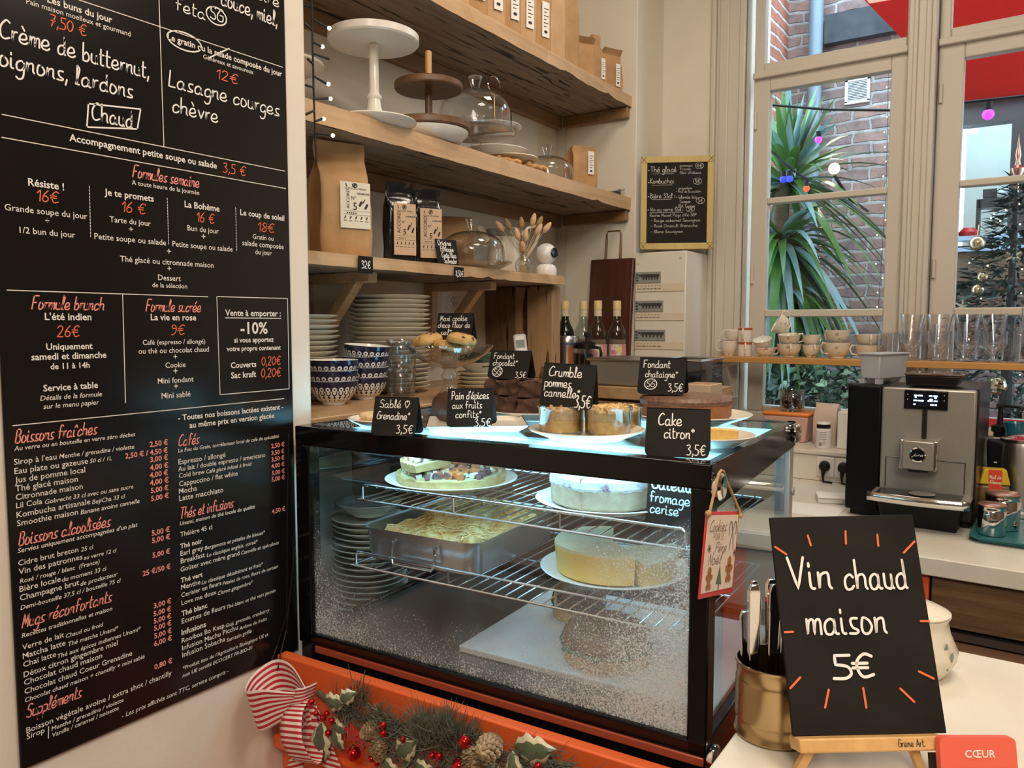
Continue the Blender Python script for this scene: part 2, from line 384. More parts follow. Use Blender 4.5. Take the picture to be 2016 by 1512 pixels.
g = G(); g.box(-.535, -.395, 2.485, 2.53, 1.251, 1.595); obj('dark_plank', g, wood('dark_cracked_oak', [(.3, (.12, .075, .04)), (.7, (.20, .125, .065))], 'z', 7, .6, .4, cracks=.1, rings=2), t, bev=.004)['label'] = 'darker cracked plank'
g = G(); g.box(-.394, -.225, 2.48, 2.54, 1.251, 1.595); obj('light_plank', g, wood('light_cracked_oak', [(.3, (.30, .18, .09)), (.7, (.42, .265, .14))], 'z', 7, .6, .4, cracks=.16, rings=2), t, bev=.005)
# worktop and its cabinet
t = thing('back_worktop', 'oak worktop in the recess carrying plate stacks and bowls', 'worktop', (0, 0, 0))
g = G(); g.box(-.539, -.012, 1.127, 3.058, 1.21, 1.25); g.box(-.012, .44, 2.27, 2.52, 1.21, 1.25); obj('top', g, M_worktop, t, bev=.003)
M_cab = mat('cabinet_grey_brown', (.20, .15, .13), .45)
g = G(); g.box(-.538, -.03, 1.13, 1.76, 0, .70); g.box(-.538, -.03, 1.76, 3.05, 0, 1.209); g.box(-.03, .42, 2.31, 2.50, 0, 1.209); obj('cabinet', g, M_cab, t)
g = G(); g.box(.02, .41, 2.29, 2.305, 1.12, 1.2); obj('drawer_front', g, M_worktop, t, bev=.002)
# ---------------------------------------------------------------- the menu board on the left wall
# style|text|y|z|width in tenths of a millimetre: p plain, b bold, i italic, q pink price, k pink script, h white handwriting, o orange handwriting
MENU = '''b|Les buns du jour|6160|19360|1000
p|Pain maison moelleux et gourmand|5860|19240|1600
b|Le gratin ou la salade composée du jour|8130|19390|2440
p|Généreux et savoureux|8810|19260|1080
b|Accompagnement petite soupe ou salade|6400|17355|2630
k|Formules semaine|7410|16960|1230
p|A toute heure de la journée|7390|16830|1260
b|Résiste !|5770|16580|520
p|Grande soupe du jour|5430|16175|1200
p|+|5990|16045|60
o|7,50 €|6180|19025|540
h|Crème de butternut,|5480|18645|2270
h|oignons, lardons|5460|18250|1990
h|Chaud|6770|17760|660
h|feta|8300|19950|570
h|SG|8980|20015|260
h|douce, miel,|9220|20330|1250
h|oire|10030|20705|500
o|12€|9070|18985|450
h|Lasagne courges|8120|18610|2350
h|chèvre|8180|18190|890
o|3,5 €|9160|17320|480
o|16€|5880|16370|310
p|1/2 bun du jour|5620|15865|810
p|+|5990|16040|60
b|Je te promets|6920|16595|850
o|16 €|7200|16365|400
p|Tarte du jour|6990|16175|710
p|+|7310|16040|70
p|Petite soupe ou salade|6730|15875|1240
b|La Bohème|8350|16580|710
o|16 €|8580|16350|350
p|Bun du jour|8390|16175|640
p|+|8670|16040|80
p|Petite soupe ou salade|8090|15870|1230
b|Le coup de soleil|9510|16575|1040
o|18€|9900|16315|380
p|Gratin ou|9780|16155|490
p|salade composée|9540|16010|980
p|du jour|9830|15865|390
p|+|7980|15720|80
p|Thé glacé ou citronnade maison|7140|15545|1760
p|+|7980|15430|70
p|Dessert|7800|15270|430
p|de la sélection|7690|15145|660
k|Formule brunch|5740|14740|1090
b|L'été indien|5920|14575|710
o|26€|6090|14315|330
b|Uniquement|5920|14115|710
b|samedi et dimanche|5700|13965|1150
b|de 11 à 14h|5970|13815|600
b|Service à table|5850|13480|840
i|Détails de la formule|5800|13340|950
k|Formule sucrée|7560|14735|1040
b|La vie en rose|7640|14580|870
o|9€|8000|14330|260
p|Café (espresso / allongé)|7480|14160|1200
p|ou thé ou chocolat chaud|7400|14010|1350
p|+|8040|13890|70
p|Cookie|7880|13750|390
p|+|8030|13630|80
p|Mini fondant|7730|13480|690
p|+|8030|13360|80
p|Mini sablé|7790|13215|560
b|Vente à emporter :|9120|14670|1290
b|-10%|9450|14330|630
b|si vous apportez|9300|14165|920
b|votre propre contenant|9130|14005|1260
b|Couverts|9210|13685|580
b|Sac kraft|9210|13490|570
o|0,20€|9920|13705|450
o|0,20€|9900|13470|470
i|sur le menu papier|5840|13210|860
b|- Toutes nos boissons lactées existent -|8090|12800|2330
b|au même prix en version glacée|8310|12645|1880
k|Boissons fraîches|5420|12735|1210
i|Au verre ou en bouteille en verre zéro déchet|5400|12620|1890
p|Sirop à l'eau|5390|12410|610
i|Menthe / grenadine / violette|6040|12410|1220
p|Eau plate ou gazeuse|5390|12270|1090
i|50 cl / 1L|6510|12270|360
p|Jus de pomme local|5390|12135|1040
p|Thé glacé maison|5390|12005|920
p|Citronnade maison|5390|11875|990
p|Lil Cola|5390|11750|370
i|Gobrecht 33 cl avec ou sans sucre|5800|11735|1420
p|Kombucha artisanale|5390|11605|1100
i|BeÿCha 33 cl|6520|11595|550
p|Smoothie maison|5390|11475|900
i|Banane avoine cannelle|6330|11465|990
q|2,50 €|7540|12400|340
q|2,50 € / 4,50 €|7100|12260|770
q|3,00 €|7540|12135|330
q|4,00 €|7530|11995|340
q|4,00 €|7520|11865|340
q|4,00 €|7520|11730|350
q|5,00 €|7530|11595|330
q|5,00 €|7530|11455|330
k|Cafés|8080|12345|400
i|Le Fou du Grain, torréfacteur local de café de spécialité|8070|12230|2220
p|Espresso / allongé|8070|12015|970
p|Au lait / double espresso / americano|8060|11890|1890
p|Cold brew|8070|11770|520
i|Café glacé infusé à froid|8620|11765|1000
p|Cappuccino / flat white|8070|11620|1230
p|Mocha|8060|11485|360
p|Latte macchiato|8060|11355|910
q|2,50 €|10100|12040|330
q|3,50 €|10100|11900|320
q|3,50 €|10100|11770|320
q|4,00 €|10090|11635|330
q|5,00 €|10100|11495|320
q|5,00 €|10090|11365|330
k|Thés et infusions|8060|11030|1110
i|Unami, maison de thé locale de qualité|8060|10910|1610
p|Théière 45 cl|8060|10705|650
q|4,50 €|10080|10715|330
b|Thé noir|8050|10490|440
p|Earl grey|8050|10355|460
i|Bergamote et pétales de bleuet*|8540|10345|1360
p|Breakfast|8050|10215|490
i|Le classique anglais, corsé*|8580|10200|1140
p|Goûter avec mère grand|8040|10065|1250
i|Cannelle et spéculoos|9330|10060|900
b|Thé vert|8040|9865|440
p|Menthe|8040|9735|390
i|Le classique désaltérant et frais*|8460|9715|1370
p|Cerisier en fleurs|8040|9595|830
i|Pétales de rose, fleurs de cerisier|8900|9575|1310
p|Love me doux|8040|9450|720
i|Citron gingembre*|8790|9415|790
b|Thé blanc|8030|9250|530
p|Ecumes de fleurs|8030|9110|910
i|Thé blanc et thé vert jasmin|8970|9095|1150
k|Boissons alcoolisées|5400|11175|1390
i|Servies uniquement accompagnées d'un plat|5380|11065|1890
p|Cidre brut breton|5380|10870|890
i|25 cl|6310|10860|200
p|Vin des patronnes|5380|10735|950
i|au verre 12 cl|6350|10715|540
i|Rosé / rouge / blanc  (France)|5390|10595|1210
p|Bière locale|5380|10465|600
i|du moment 33 cl|6000|10450|710
p|Champagne brut|5380|10330|880
i|de producteur|6280|10305|610
i|Demi-bouteille 37,5 cl / bouteille 75 cl|5380|10185|1560
q|5,00 €|7520|10845|340
q|5,00 €|7520|10715|340
q|5,00 €|7520|10455|330
q|25 €/50 €|7330|10180|520
k|Mugs réconfortants|5390|9905|1370
i|Recettes traditionnelles et maison|5380|9750|1400
p|Verre de lait|5380|9560|610
i|Chaud ou froid|6020|9530|600
p|Matcha latte|5380|9420|630
i|Thé matcha Unami*|6050|9385|820
p|Chaï latte|5380|9290|480
i|Thé aux épices indiennes Unami*|5880|9245|1380
p|Détox citron gingembre miel|5380|9130|1470
p|Chocolat chaud maison|5380|9005|1200
p|Chocolat chaud Coeur Grenadine|5380|8865|1710
i|Chocolat chaud maison + chantilly + mini sablé|5380|8735|1930
q|3,00 €|7510|9555|330
q|5,00 €|7500|9415|330
q|5,00 €|7500|9285|330
q|5,00 €|7500|9155|330
q|5,00 €|7500|9015|330
q|6,00 €|7490|8880|340
q|0,80 €|7480|8465|340
k|Suppléments|5390|8485|820
p|Boisson végétale avoine / extra shot / chantilly|5380|8245|2420
p|Sirop|5380|8145|260
i|Menthe / grenadine / violette|5740|8120|1170
i|Vanille / caramel / noisette|5750|8015|1070
i|- Les prix affichés sont TTC, service compris -|6870|7845|2100
b|Infusions|8020|8900|500
p|Rooibos Bo Kaap|8020|8755|890
i|Goji, grenade, cranberry|8940|8740|1020
p|Infusion Machu Picchu|8020|8615|1190
i|Arôme de fruits|9240|8585|650
p|Infusion Sobacha|8020|8485|900
i|Sarrasin grillé|8950|8450|570
i|*Produit issu de l'Agriculture Biologique UE et|8020|8250|1900
i|non UE certifié ECOCERT FR-BIO-01|8010|8115|1520'''
RULES = [(0.66, 1.955, 1.059, 1.958), (0.799, 2.001, 0.799, 1.757), (0.546, 1.755, 1.059, 1.756), (0.544, 1.722, 1.06, 1.722), (0.541, 1.501, 0.876, 1.501), (0.716, 1.501, 0.714, 1.32), (0.895, 1.502, 1.059, 1.503), (1.059, 1.503, 1.058, 1.32), (1.058, 1.32, 0.896, 1.32), (0.896, 1.32, 0.895, 1.502), (0.912, 1.463, 1.041, 1.463), (0.54, 1.3, 1.044, 1.301), (0.57, 0.821, 0.569, 0.803)]
DASH = [(0.668, 1.67, 0.667, 1.588), (0.802, 1.669, 0.802, 1.588), (0.941, 1.67, 0.941, 1.588)]
CHALK = [(0.672, 1.799, 0.759, 1.81), (0.759, 1.81, 0.752, 1.776), (0.752, 1.776, 0.668, 1.762), (0.668, 1.762, 0.672, 1.799), (0.894, 1.931, 0.936, 1.959)]
RINGS = [(0.845, 1.945, 0.033, 0.015), (0.911, 2.009, 0.021, 0.015)]
MB_ = thing('menu_board', 'tall black menu board with white and orange French lettering on left wall', 'menu board', (.001, 0, 0))
MB_.matrix_world = Matrix(((0, 0, 1, .001), (1, 0, 0, 0), (0, 1, 0, 0), (0, 0, 0, 1)))
g = G(); g.box(.528, 1.068, .769, 2.42, 0, .005); obj('panel', g, mat('satin_black_board', (.008, .007, .007), .2, spec=.5), MB_, bev=.0015)
Lp = G(); ITEMS = []
pr = []; pq = []; ZT = .0058
for row in MENU.split('\n'):
    st, s, y, z, wd = row.split('|'); y, z, wd = float(y) / 1e4, float(z) / 1e4, float(wd) / 1e4
    if st in 'pbi': pr.append((s, y, z, wd, st))
    elif st == 'q': pq.append((s, y, z, wd, 'b'))
    elif st == 'k':
        q = G(); ITEMS.append(('script_heading', q, M_pink)); hand(q, s, y, z, h=.020, width=wd, w=.19, slant=.22, z=ZT)
    elif st == 'h':
        q = G(); ITEMS.append(('handwritten_line', q, M_chalk)); hand(q, s, y, z, h=.027 if wd > .06 else .022, width=wd, w=.19, slant=.05, z=ZT)
    else:
        q = G(); ITEMS.append(('handwritten_price', q, M_orink)); hand(q, s, y, z, h=.017, width=wd, w=.2, slant=.06, z=ZT)
printed(Lp, pr, ZT)
for lo, hi, y0, y1 in ((1.03, 1.25, .5, .85), (1.03, 1.25, .85, 1.1), (.9, 1.03, .5, .85), (.9, 1.03, .85, 1.1), (.80, .9, .5, 1.1)):
    q = G(); rows = [r for r in pq if lo <= r[2] < hi and y0 <= r[1] < y1]
    for r in rows: q = G(); printed(q, [r], ZT); ITEMS.append(('printed_price', q, M_pink))
for a in RULES: q = G(); seg(q, a[:2], a[2:], .0014, ZT); ITEMS.append(('dividing_line', q, M_print))
for a in DASH:
    q = G()
    for k in range(16):
        f = lambda t: (a[0] + (a[2] - a[0]) * t, a[1] + (a[3] - a[1]) * t)
        seg(q, f(k / 16), f((k + .6) / 16), .0011, ZT)
    ITEMS.append(('dashed_line', q, M_print))
q = G(); ITEMS.append(('chalk_box', q, M_chalk))
for a in CHALK[:4]: seg(q, a[:2], a[2:], .0024, ZT)
q = G(); ITEMS.append(('chalk_strike', q, M_chalk)); seg(q, CHALK[4][:2], CHALK[4][2:], .0024, ZT)
for a in RINGS: q = G(); ring(q, *a, .0024, ZT); ITEMS.append(('chalk_ring', q, M_chalk))
obj('printed_lettering', Lp, M_print, MB_, smooth=0)['label'] = 'white printed lettering'
for n, q, m in ITEMS: obj(n, q, m, MB_, smooth=0)
# ---------------------------------------------------------------- things on the shelves
def bag_mesh(w, d, h, prof, seed, wr=.003, n=40):
    r = random.Random(seed); g = G(); k = len(prof); ph = [r.uniform(0, 6) for _ in range(6)]
    for t, fw, fd, yo in prof:
        a, b = w / 2 * fw, d / 2 * fd
        for i in range(n):
            an = 2 * PI * i / n; c, s = math.cos(an), math.sin(an); e = .22
            x = a * math.copysign(abs(c) ** e, c); y = b * math.copysign(abs(s) ** e, s)
            q = wr * (math.sin(9 * t + ph[0] + 3 * an) + .6 * math.sin(17 * t + ph[1] - 5 * an)) * min(1, 4 * t * 1.0)
            gus = 1 - .25 * fd * math.exp(-(s / .25) ** 2) * min(1, t * 3)      # side gussets pinch in
            g.v.append((x * gus + q * c, y + yo + q * s * .7, t * h))
    for j in range(k - 1):
        for i in range(n):
            i2 = (i + 1) % n; g.f.append([j * n + i, j * n + i2, (j + 1) * n + i2, (j + 1) * n + i]); g.mi.append(0)
    g.f.append(list(range(n))[::-1]); g.mi.append(0); g.f.append([(k - 1) * n + i for i in range(n)]); g.mi.append(0)
    return g
FULL = [(0, .96, .96, 0), (.02, 1, 1, 0), (.2, 1.01, 1.03, 0), (.4, 1, 1.02, 0), (.6, .99, .95, 0), (.7, .98, .75, 0), (.78, .96, .4, .002), (.86, .95, .10, .004), (.93, .96, .03, 0), (1, .97, .02, -.004)]
TALL = [(0, .96, .96, 0), (.02, 1, 1, 0), (.3, 1.01, 1.02, 0), (.6, 1, 1, 0), (.8, .99, .8, 0), (.92, .98, .3, 0), (1, .98, .06, 0)]
FOLD = [(0, .95, .95, 0), (.03, 1, 1, 0), (.3, 1.02, 1.03, 0), (.6, 1, .95, 0), (.78, .98, .62, 0), (.88, .97, .35, -.006), (.94, .95, .18, -.02), (.98, .93, .14, -.03), (1, .9, .1, -.034)]
def coffee_bag(name, label, loc, rz, w, d, h, m, lab, seed, group=None, lm=M_paper):
    t = thing(name, label, 'coffee bag', loc, rz, group)
    obj('pouch', bag_mesh(w, d, h, FULL, seed), m, t, smooth=50)
    lw, lh, lx, lz = lab
    y = -d / 2 * 1.03 - .0035
    g = G(); g.grid(lambda u, v: (lx + (u - .5) * lw, y - .001, lz + v * lh), 1, 1); lb = obj('paper_label', g, lm, t, smooth=0)
    T = Matrix.Translation((lx - lw / 2, y - .0018, lz)) @ Matrix.Rotation(PI / 2, 4, 'X')
    k = G(); k.M = T
    Z2 = Matrix.Translation((lw * .30, lh * .42, 0)) @ Matrix.Rotation(PI / 2, 4, 'Z')
    a = G(); printed(a, [('ACCORD', 0, 0, lh * .42, 'p')]); k.add(a.v, a.f, T @ Z2)
    printed(k, [('N°', lw * .36, lh * .62, lw * .16, 'p'), ('5', lw * .42, lh * .40, lw * .13, 'p'), ('LE FOU DU GRAIN', lw * .15, lh * .84, lw * .7, 'p'), ('HARMONIE', lw * .55, lh * .74, lw * .42, 'b')])
    for x, yy, rx, ry, an in ((.67, .54, .055, .055, .3), (.86, .49, .055, .05, -.5), (.78, .60, .025, .03, .2)):
        seg(k, ((x - .03) * lw, (yy - .035) * lh), ((x + .03) * lw, (yy + .035) * lh), rx * lw * 1.4)
    for i in range(5): seg(k, ((.22 + i * .07) * lw, .33 * lh), ((.235 + i * .07) * lw, .33 * lh), .035 * lw)
    seg(k, (.1 * lw, .295 * lh), (.97 * lw, .295 * lh), .008 * lw); seg(k, (.1 * lw, .375 * lh), (.97 * lw, .375 * lh), .006 * lw)
    for i in range(5):
        seg(k, ((.14 + i * .18) * lw, .21 * lh), ((.16 + i * .18) * lw, .25 * lh), .04 * lw); seg(k, ((.10 + i * .18) * lw, .16 * lh), ((.2 + i * .18) * lw, .16 * lh), .015 * lw)
    seg(k, (.18 * lw, .95 * lh), (.22 * lw, .9 * lh), .03 * lw); ring(k, .48 * lw, .93 * lh, .08 * lw, .04 * lh, .03 * lw, n=14); seg(k, (.46 * lw, .92 * lh), (.50 * lw, .945 * lh), .06 * lw)
    obj('label_print', k, M_ink, lb, smooth=0)
    return t
coffee_bag('coffee_bag', 'large kraft coffee bag with printed paper label at the near end of shelf', (-.275, 1.475, 1.6285), R(70), .145, .095, .298, M_kraft, (.084, .118, .020, .072), 3)
M_foil = mottled('black_foil', [(.3, (.008, .008, .009)), (.7, (.016, .016, .018))], 25, .16, .4, .004)
M_sal = mat('salmon_label', (.60, .42, .28), .6)
coffee_bag('coffee_bag', 'glossy black coffee pouch beside the large kraft coffee bag', (-.27, 1.70, 1.6285), R(66), .086, .05, .228, M_foil, (.068, .145, .004, .02), 4, 'black coffee pouches', M_sal)
coffee_bag('coffee_bag', 'glossy black coffee pouch standing behind the slanted origin tag', (-.27, 1.82, 1.6285), R(60), .086, .05, .225, M_foil, (.068, .145, .004, .02), 5, 'black coffee pouches', M_sal)

def kbag(label, loc, rz, w, d, h, prof, seed, m=M_kraft2, sticker=None, group=None):
    t = thing('paper_bag', label, 'paper bag', loc, rz, group)
    obj('bag', bag_mesh(w, d, h, prof, seed, .0028), m, t, smooth=45)
    if sticker:
        lx, lz, lw, lh = sticker; y = -d / 2 * 1.03 - .004
        g = G(); g.grid(lambda u, v: (lx + (u - .5) * lw, y, lz + v * lh), 1, 1); s = obj('sticker', g, M_paperw, t, smooth=0)
        k = G(); k.M = Matrix.Translation((lx - lw / 2, y - .0008, lz)) @ Matrix.Rotation(PI / 2, 4, 'X')
        for i in range(6): seg(k, (lw * .25, lh * (.3 + .1 * i)), (lw * (.6 + .25 * (i % 2)), lh * (.3 + .1 * i)), lh * .02)
        seg(k, (lw * .4, lh * .15), (lw * .6, lh * .15), lh * .08)
        obj('sticker_print', k, M_ink, s, smooth=0)
    return t
zt_ = 2.4055
for i, y in enumerate((1.84, 1.935, 2.03, 2.125, 2.22, 2.31, 2.41, 2.51, 2.61)):
    lab = ['nearest tall kraft bag of the row on the top shelf', 'tall kraft bag, second from the near end of the top shelf row', 'tall kraft bag, third from the near end of the top shelf row', 'tall kraft bag, fourth from the near end of the top shelf row', 'tall kraft bag with long label, in the middle of the top shelf row',
           'tall kraft bag, sixth from the near end of the top shelf row', 'tall kraft bag, third before the three small folded bags on the top shelf', 'plain tall kraft bag, next but one to the small folded bags', 'plain tall kraft bag standing next to the small folded bags'][i]
    kbag(lab, (-.265, y, zt_), R(74 + (i * 37) % 9 - 4), .082, .10, .30 + .02 * (i % 3), TALL, 20 + i, M_kraft2 if i % 2 else M_kraft, (.005, .05, .035, .12) if i < 7 else None, 'tall kraft bags on the top shelf')
kbag('small kraft bag with dark rolled top, first of three at shelf end', (-.255, 2.745, zt_), R(62), .085, .07, .15, FOLD, 41, M_kraft, None, 'small folded kraft bags on the top shelf')
b = kbag('small kraft bag with a tall clipped neck, middle of three at shelf end', (-.255, 2.85, zt_), R(66), .085, .07, .20, [(0, .95, .95, 0), (.03, 1, 1, 0), (.4, 1, 1, 0), (.6, .85, .6, 0), (.72, .5, .3, 0), (.8, .42, .3, 0), (.95, .5, .3, 0), (1, .4, .12, 0)], 42, M_kraft, (.012, .02, .02, .08), 'small folded kraft bags on the top shelf')
kbag('small kraft bag with white sticker, last of three beside the wall', (-.255, 2.965, zt_), R(64), .10, .075, .17, FOLD, 43, M_kraft, (.02, .02, .022, .09), 'small folded kraft bags on the top shelf')

# --- middle shelf: cake stands
zm = 1.9855
def lathe_part(name, prof, m, t, n=48, c=(0, 0, 0), wob=None, smooth=40, closed=True):
    g = G(); (g.lathe if closed else g.shell)(prof, n, c, None, wob); return obj(name, g, m, t, smooth=smooth)
t = thing('cake_stand', 'tall white cake stand with slender stem and wide round top', 'cake stand', (-.258, 1.592, zm))
lathe_part('top_plate', [(0, .222), (.118, .222), (.1225, .226), (.1225, .243), (.119, .245), (.116, .240), (0, .238)], M_white, t)
lathe_part('stem', [(.034, .012), (.026, .03), (.019, .055), (.0165, .075), (.020, .078), (.021, .083), (.0165, .088), (.0135, .095), (.0125, .22)], M_white, t)
lathe_part('foot', [(0, 0), (.085, 0), (.112, .012), (.1145, .015), (.112, .018), (.08, .010), (.045, .012), (.034, .020), (0, .022)], M_white, t)
t = thing('cake_stand', 'white cake stand half hidden behind the wall edge and fairy lights', 'cake stand', (-.435, 1.415, zm))
lathe_part('top_plate', [(0, .135), (.09, .137), (.118, .150), (.120, .156), (.09, .145), (0, .142)], M_white, t)
lathe_part('foot', [(0, 0), (.105, .012), (.107, .018), (.06, .02), (.025, .05), (.02, .135), (0, .135)], M_white, t)
t = thing('serving_stand', 'two-tier walnut serving stand with pale wooden handle', 'serving stand', (-.27, 1.835, zm))
lathe_part('lower_tray', [(0, .040), (.122, .040), (.126, .044), (.126, .060), (.123, .063), (0, .062)], M_walnut, t)
lathe_part('upper_tray', [(0, .160), (.098, .160), (.1015, .164), (.1015, .178), (.098, .181), (0, .180)], M_walnut, t)
lathe_part('pole', [(.011, .062), (.011, .160)], M_walnut, t, 16)
lathe_part('handle', [(.010, .18), (.010, .272), (.007, .275)], M_beech, t, 16)['label'] = 'pale wooden handle'
t = tag(lathe_part('serving_dish', [(0, 0), (.055, 0), (.095, .010), (.117, .030), (.1185, .0385), (.113, .0385), (.09, .02), (.05, .012), (0, .012)], M_white, None), 'shallow white dish under the two-tier wooden stand', 'dish'); t.location = (-.27, 1.835, zm)
scal = lambda a, j: 1 + (.012 * math.cos(36 * a) if j in (3, 4, 5) else 0)
def cloche(t, r, h, z0, kn=True):
    pr = [(r, z0), (r, z0 + h * .35)] + [(r * math.cos(PI / 2 * i / 10) ** .75, z0 + h * .35 + h * .65 * math.sin(PI / 2 * i / 10)) for i in range(1, 11)]
    pr[-1] = (.001, z0 + h)
    lathe_part('dome', pr, M_glass, t, 48, closed=False, smooth=180)
    if kn: lathe_part('knob', [(.012, z0 + h - .004), (.013, z0 + h + .008), (.022, z0 + h + .034), (.024, z0 + h + .042), (0, z0 + h + .045)], M_glassb, t, 20)
t = thing('cake_dome', 'large glass cake dome on a footed glass stand with beaded rim', 'cake dome', (-.275, 2.075, zm))
lathe_part('stand_plate', [(0, .075), (.125, .080), (.132, .084), (.139, .098), (.139, .104), (.134, .102), (.128, .090), (0, .086)], M_glassb, t, 144, wob=scal)
lathe_part('stand_stem', [(.055, 0), (.056, .006), (.03, .012), (.014, .02), (.019, .030), (.012, .04), (.019, .05), (.013, .060), (.022, .07), (.03, .077)], M_glassb, t, 24)
cloche(t, .118, .128, .092)
t = thing('tiered_stand', 'slim white three-tier stand with brass rod and ring handle behind dome', 'serving stand', (-.385, 2.335, zm))
for z, r in ((.068, .125), (.155, .10)): lathe_part('tier', [(0, z), (r * .6, z), (r, z + .016), (r - .002, z + .019), (r * .6, z + .005), (0, z + .004)], M_white, t)
lathe_part('foot_tier', [(0, 0), (.05, 0), (.07, .008), (.068, .011), (.05, .006), (0, .006)], M_white, t)
g = G(); g.tube([(0, 0, .005), (0, 0, .285)], .003, 10); obj('rod', g, M_brass, t)
g = G(); g.tube([(0, .033 * math.cos(a) * (1.15 if abs(math.cos(a)) > .5 else 1), .318 + .033 * math.sin(a)) for a in [2 * PI * i / 24 for i in range(24)]], .0028, 8, True); obj('ring_handle', g, M_chrome, t)
def wafer(label, loc, rz):
    g = G()
    for k in range(7):
        q = [(-.05 + .1 * i / 12, .028 * (k - 3) / 3 + .006 * math.sin(i * 1.6 + k), .008 + .004 * math.cos(i * 1.3 + k)) for i in range(13)]
        g.tube(q, .008, 8)
    o = obj('waffle', g, M_wafer); o.location = loc; o.rotation_euler = (0, 0, rz); return tag(o, label, 'waffle', 'golden waffles on the middle shelf')
M_wafer = mottled('golden_waffle', [(.3, (.48, .24, .08)), (.7, (.64, .37, .14))], 40, .6, .4)
wafer('golden braided waffle at the shelf edge between the dome and small cloche', (-.225, 2.33, zm + .002), R(88))
wafer('golden braided waffle partly hidden behind the glass dome foot', (-.245, 2.192, zm + .002), R(80))
t = tag(lathe_part('plate', [(0, .028), (.06, .028), (.105, .044), (.104, .047), (.06, .032), (0, .032)], M_cream, None), 'cream plate resting across the golden waffles on middle shelf', 'plate'); t.location = (-.285, 2.28, zm - .008); 
t = thing('cake_cloche', 'glass cloche with square knob beside kraft bag on middle shelf', 'cloche', (-.29, 2.545, zm)); cloche(t, .098, .092, .001)
kbag('squat kraft bag with white sticker near the end of the middle shelf', (-.285, 2.79, zm), R(62), .115, .085, .17, [(0, .95, .95, 0), (.03, 1, 1, 0), (.3, 1.02, 1.03, 0), (.72, 1, .95, 0), (.86, .98, .7, 0), (.95, .95, .5, -.01), (1, .85, .3, -.02)], 51, M_kraft, (.02, .06, .028, .09))
t = thing('cake_server', 'steel serving tongs with dark blade lying at the shelf end', 'tongs', (-.25, 2.965, zm), R(60))
g = G()
for s in (-1, 1): g.tube([(-.075, s * .004, .006), (0, s * .016, .016), (.05, s * .022, .024), (.07, s * .02, .03)], .0035, 8)
g.tube([(.07, -.02, .03), (.083, 0, .034), (.07, .02, .03)], .0035, 8); obj('handles', g, M_chrome, t)
g = G(); g.hexa([(-.02, -.028, .0), (.05, -.024, .0), (.05, .024, .0), (-.02, .028, .0)], [(-.02, -.026, .004), (.05, -.02, .032), (.05, .02, .032), (-.02, .026, .004)]); obj('blade', g, mat('dark_steel', (.10, .10, .11), .3, .8), t, bev=.002)

# --- lower shelf
zl = 1.6285
t = thing('cake_cloche', 'glass cloche over a fluted glass plate on the lower shelf', 'cloche', (-.268, 2.045, zl))
lathe_part('plate', [(0, .002), (.09, .002), (.115, .014), (.128, .022), (.128, .026), (.114, .019), (.09, .008), (0, .008)], M_glassb, t, 96, wob=lambda a, j: 1 + (.015 * math.cos(30 * a) if 1 < j < 6 else 0)); cloche(t, .106, .105, .018)
kbag('kraft bag with rolled top standing behind the lower glass cloche', (-.42, 2.14, zl), R(48), .13, .08, .195, [(0, .95, .95, 0), (.03, 1, 1, 0), (.4, 1.01, 1.02, 0), (.8, 1, .9, 0), (.9, .96, .5, .01), (.98, .9, .25, .02), (1, .88, .1, .02)], 61, mottled('brown_paper', [(.3, (.27, .145, .06)), (.7, (.36, .20, .09))], 16, .7, .4))
t = thing('enamel_pitcher', 'cream pitcher with looped handle and grey rim behind the dried flowers', 'pitcher', (-.37, 2.375, zl), R(34)); t.scale = (1.1, 1.1, 1.15)
lathe_part('body', [(0, 0), (.045, 0), (.054, .02), (.056, .06), (.05, .10), (.052, .125), (.060, .148), (.0575, .148), (.048, .12), (0, .02)], M_cream, t)
lathe_part('rim_band', [(.0525, .122), (.0605, .146), (.0612, .146), (.0532, .122)], mat('grey_rim', (.25, .26, .24), .5), t, closed=False)
g = G(); g.tube([(.05, 0, .03), (.075, 0, .06), (.105, 0, .105), (.118, 0, .14), (.105, 0, .158), (.08, 0, .152), (.057, 0, .13)], .0055, 10); obj('handle', g, M_cream, t)
g = G(); g.tube([(-.05, 0, .11), (-.075, 0, .14), (-.085, 0, .155)], [.02, .014, .012], 10); obj('spout', g, M_cream, t)
t = thing('bud_vase', 'round glass bud vase with narrow neck on the lower shelf', 'vase', (-.232, 2.295, zl))
lathe_part('bowl', [(.012, .001), (.024, .004), (.031, .022), (.029, .038), (.018, .052), (.012, .060), (.012, .068), (.019, .076)], M_glassb, t, 28, closed=False, smooth=180)
lathe_part('base', [(0, 0), (.02, 0), (.022, .004), (0, .005)], M_glassb, t, 24)
M_tail = mottled('dried_bunny_tail', [(.3, (.62, .38, .22)), (.7, (.74, .52, .33))], 90, .9, .8, .004); M_taild = mottled('dry_brown_tail', [(.3, (.27, .17, .08)), (.7, (.38, .25, .12))], 90, .9, .8, .004)
M_straw = mat('straw_stem', (.58, .42, .20), .7)
T_ = [(-.045, .012, .165, 0), (-.030, 0, .17, 1), (-.012, -.01, .135, 0), (.004, -.012, .13, 0), (-.004, .01, .175, 1), (.018, -.004, .185, 0), (.030, .008, .178, 1), (.028, -.012, .150, 0), (.044, 0, .158, 0), (-.002, -.02, .09, 0)]
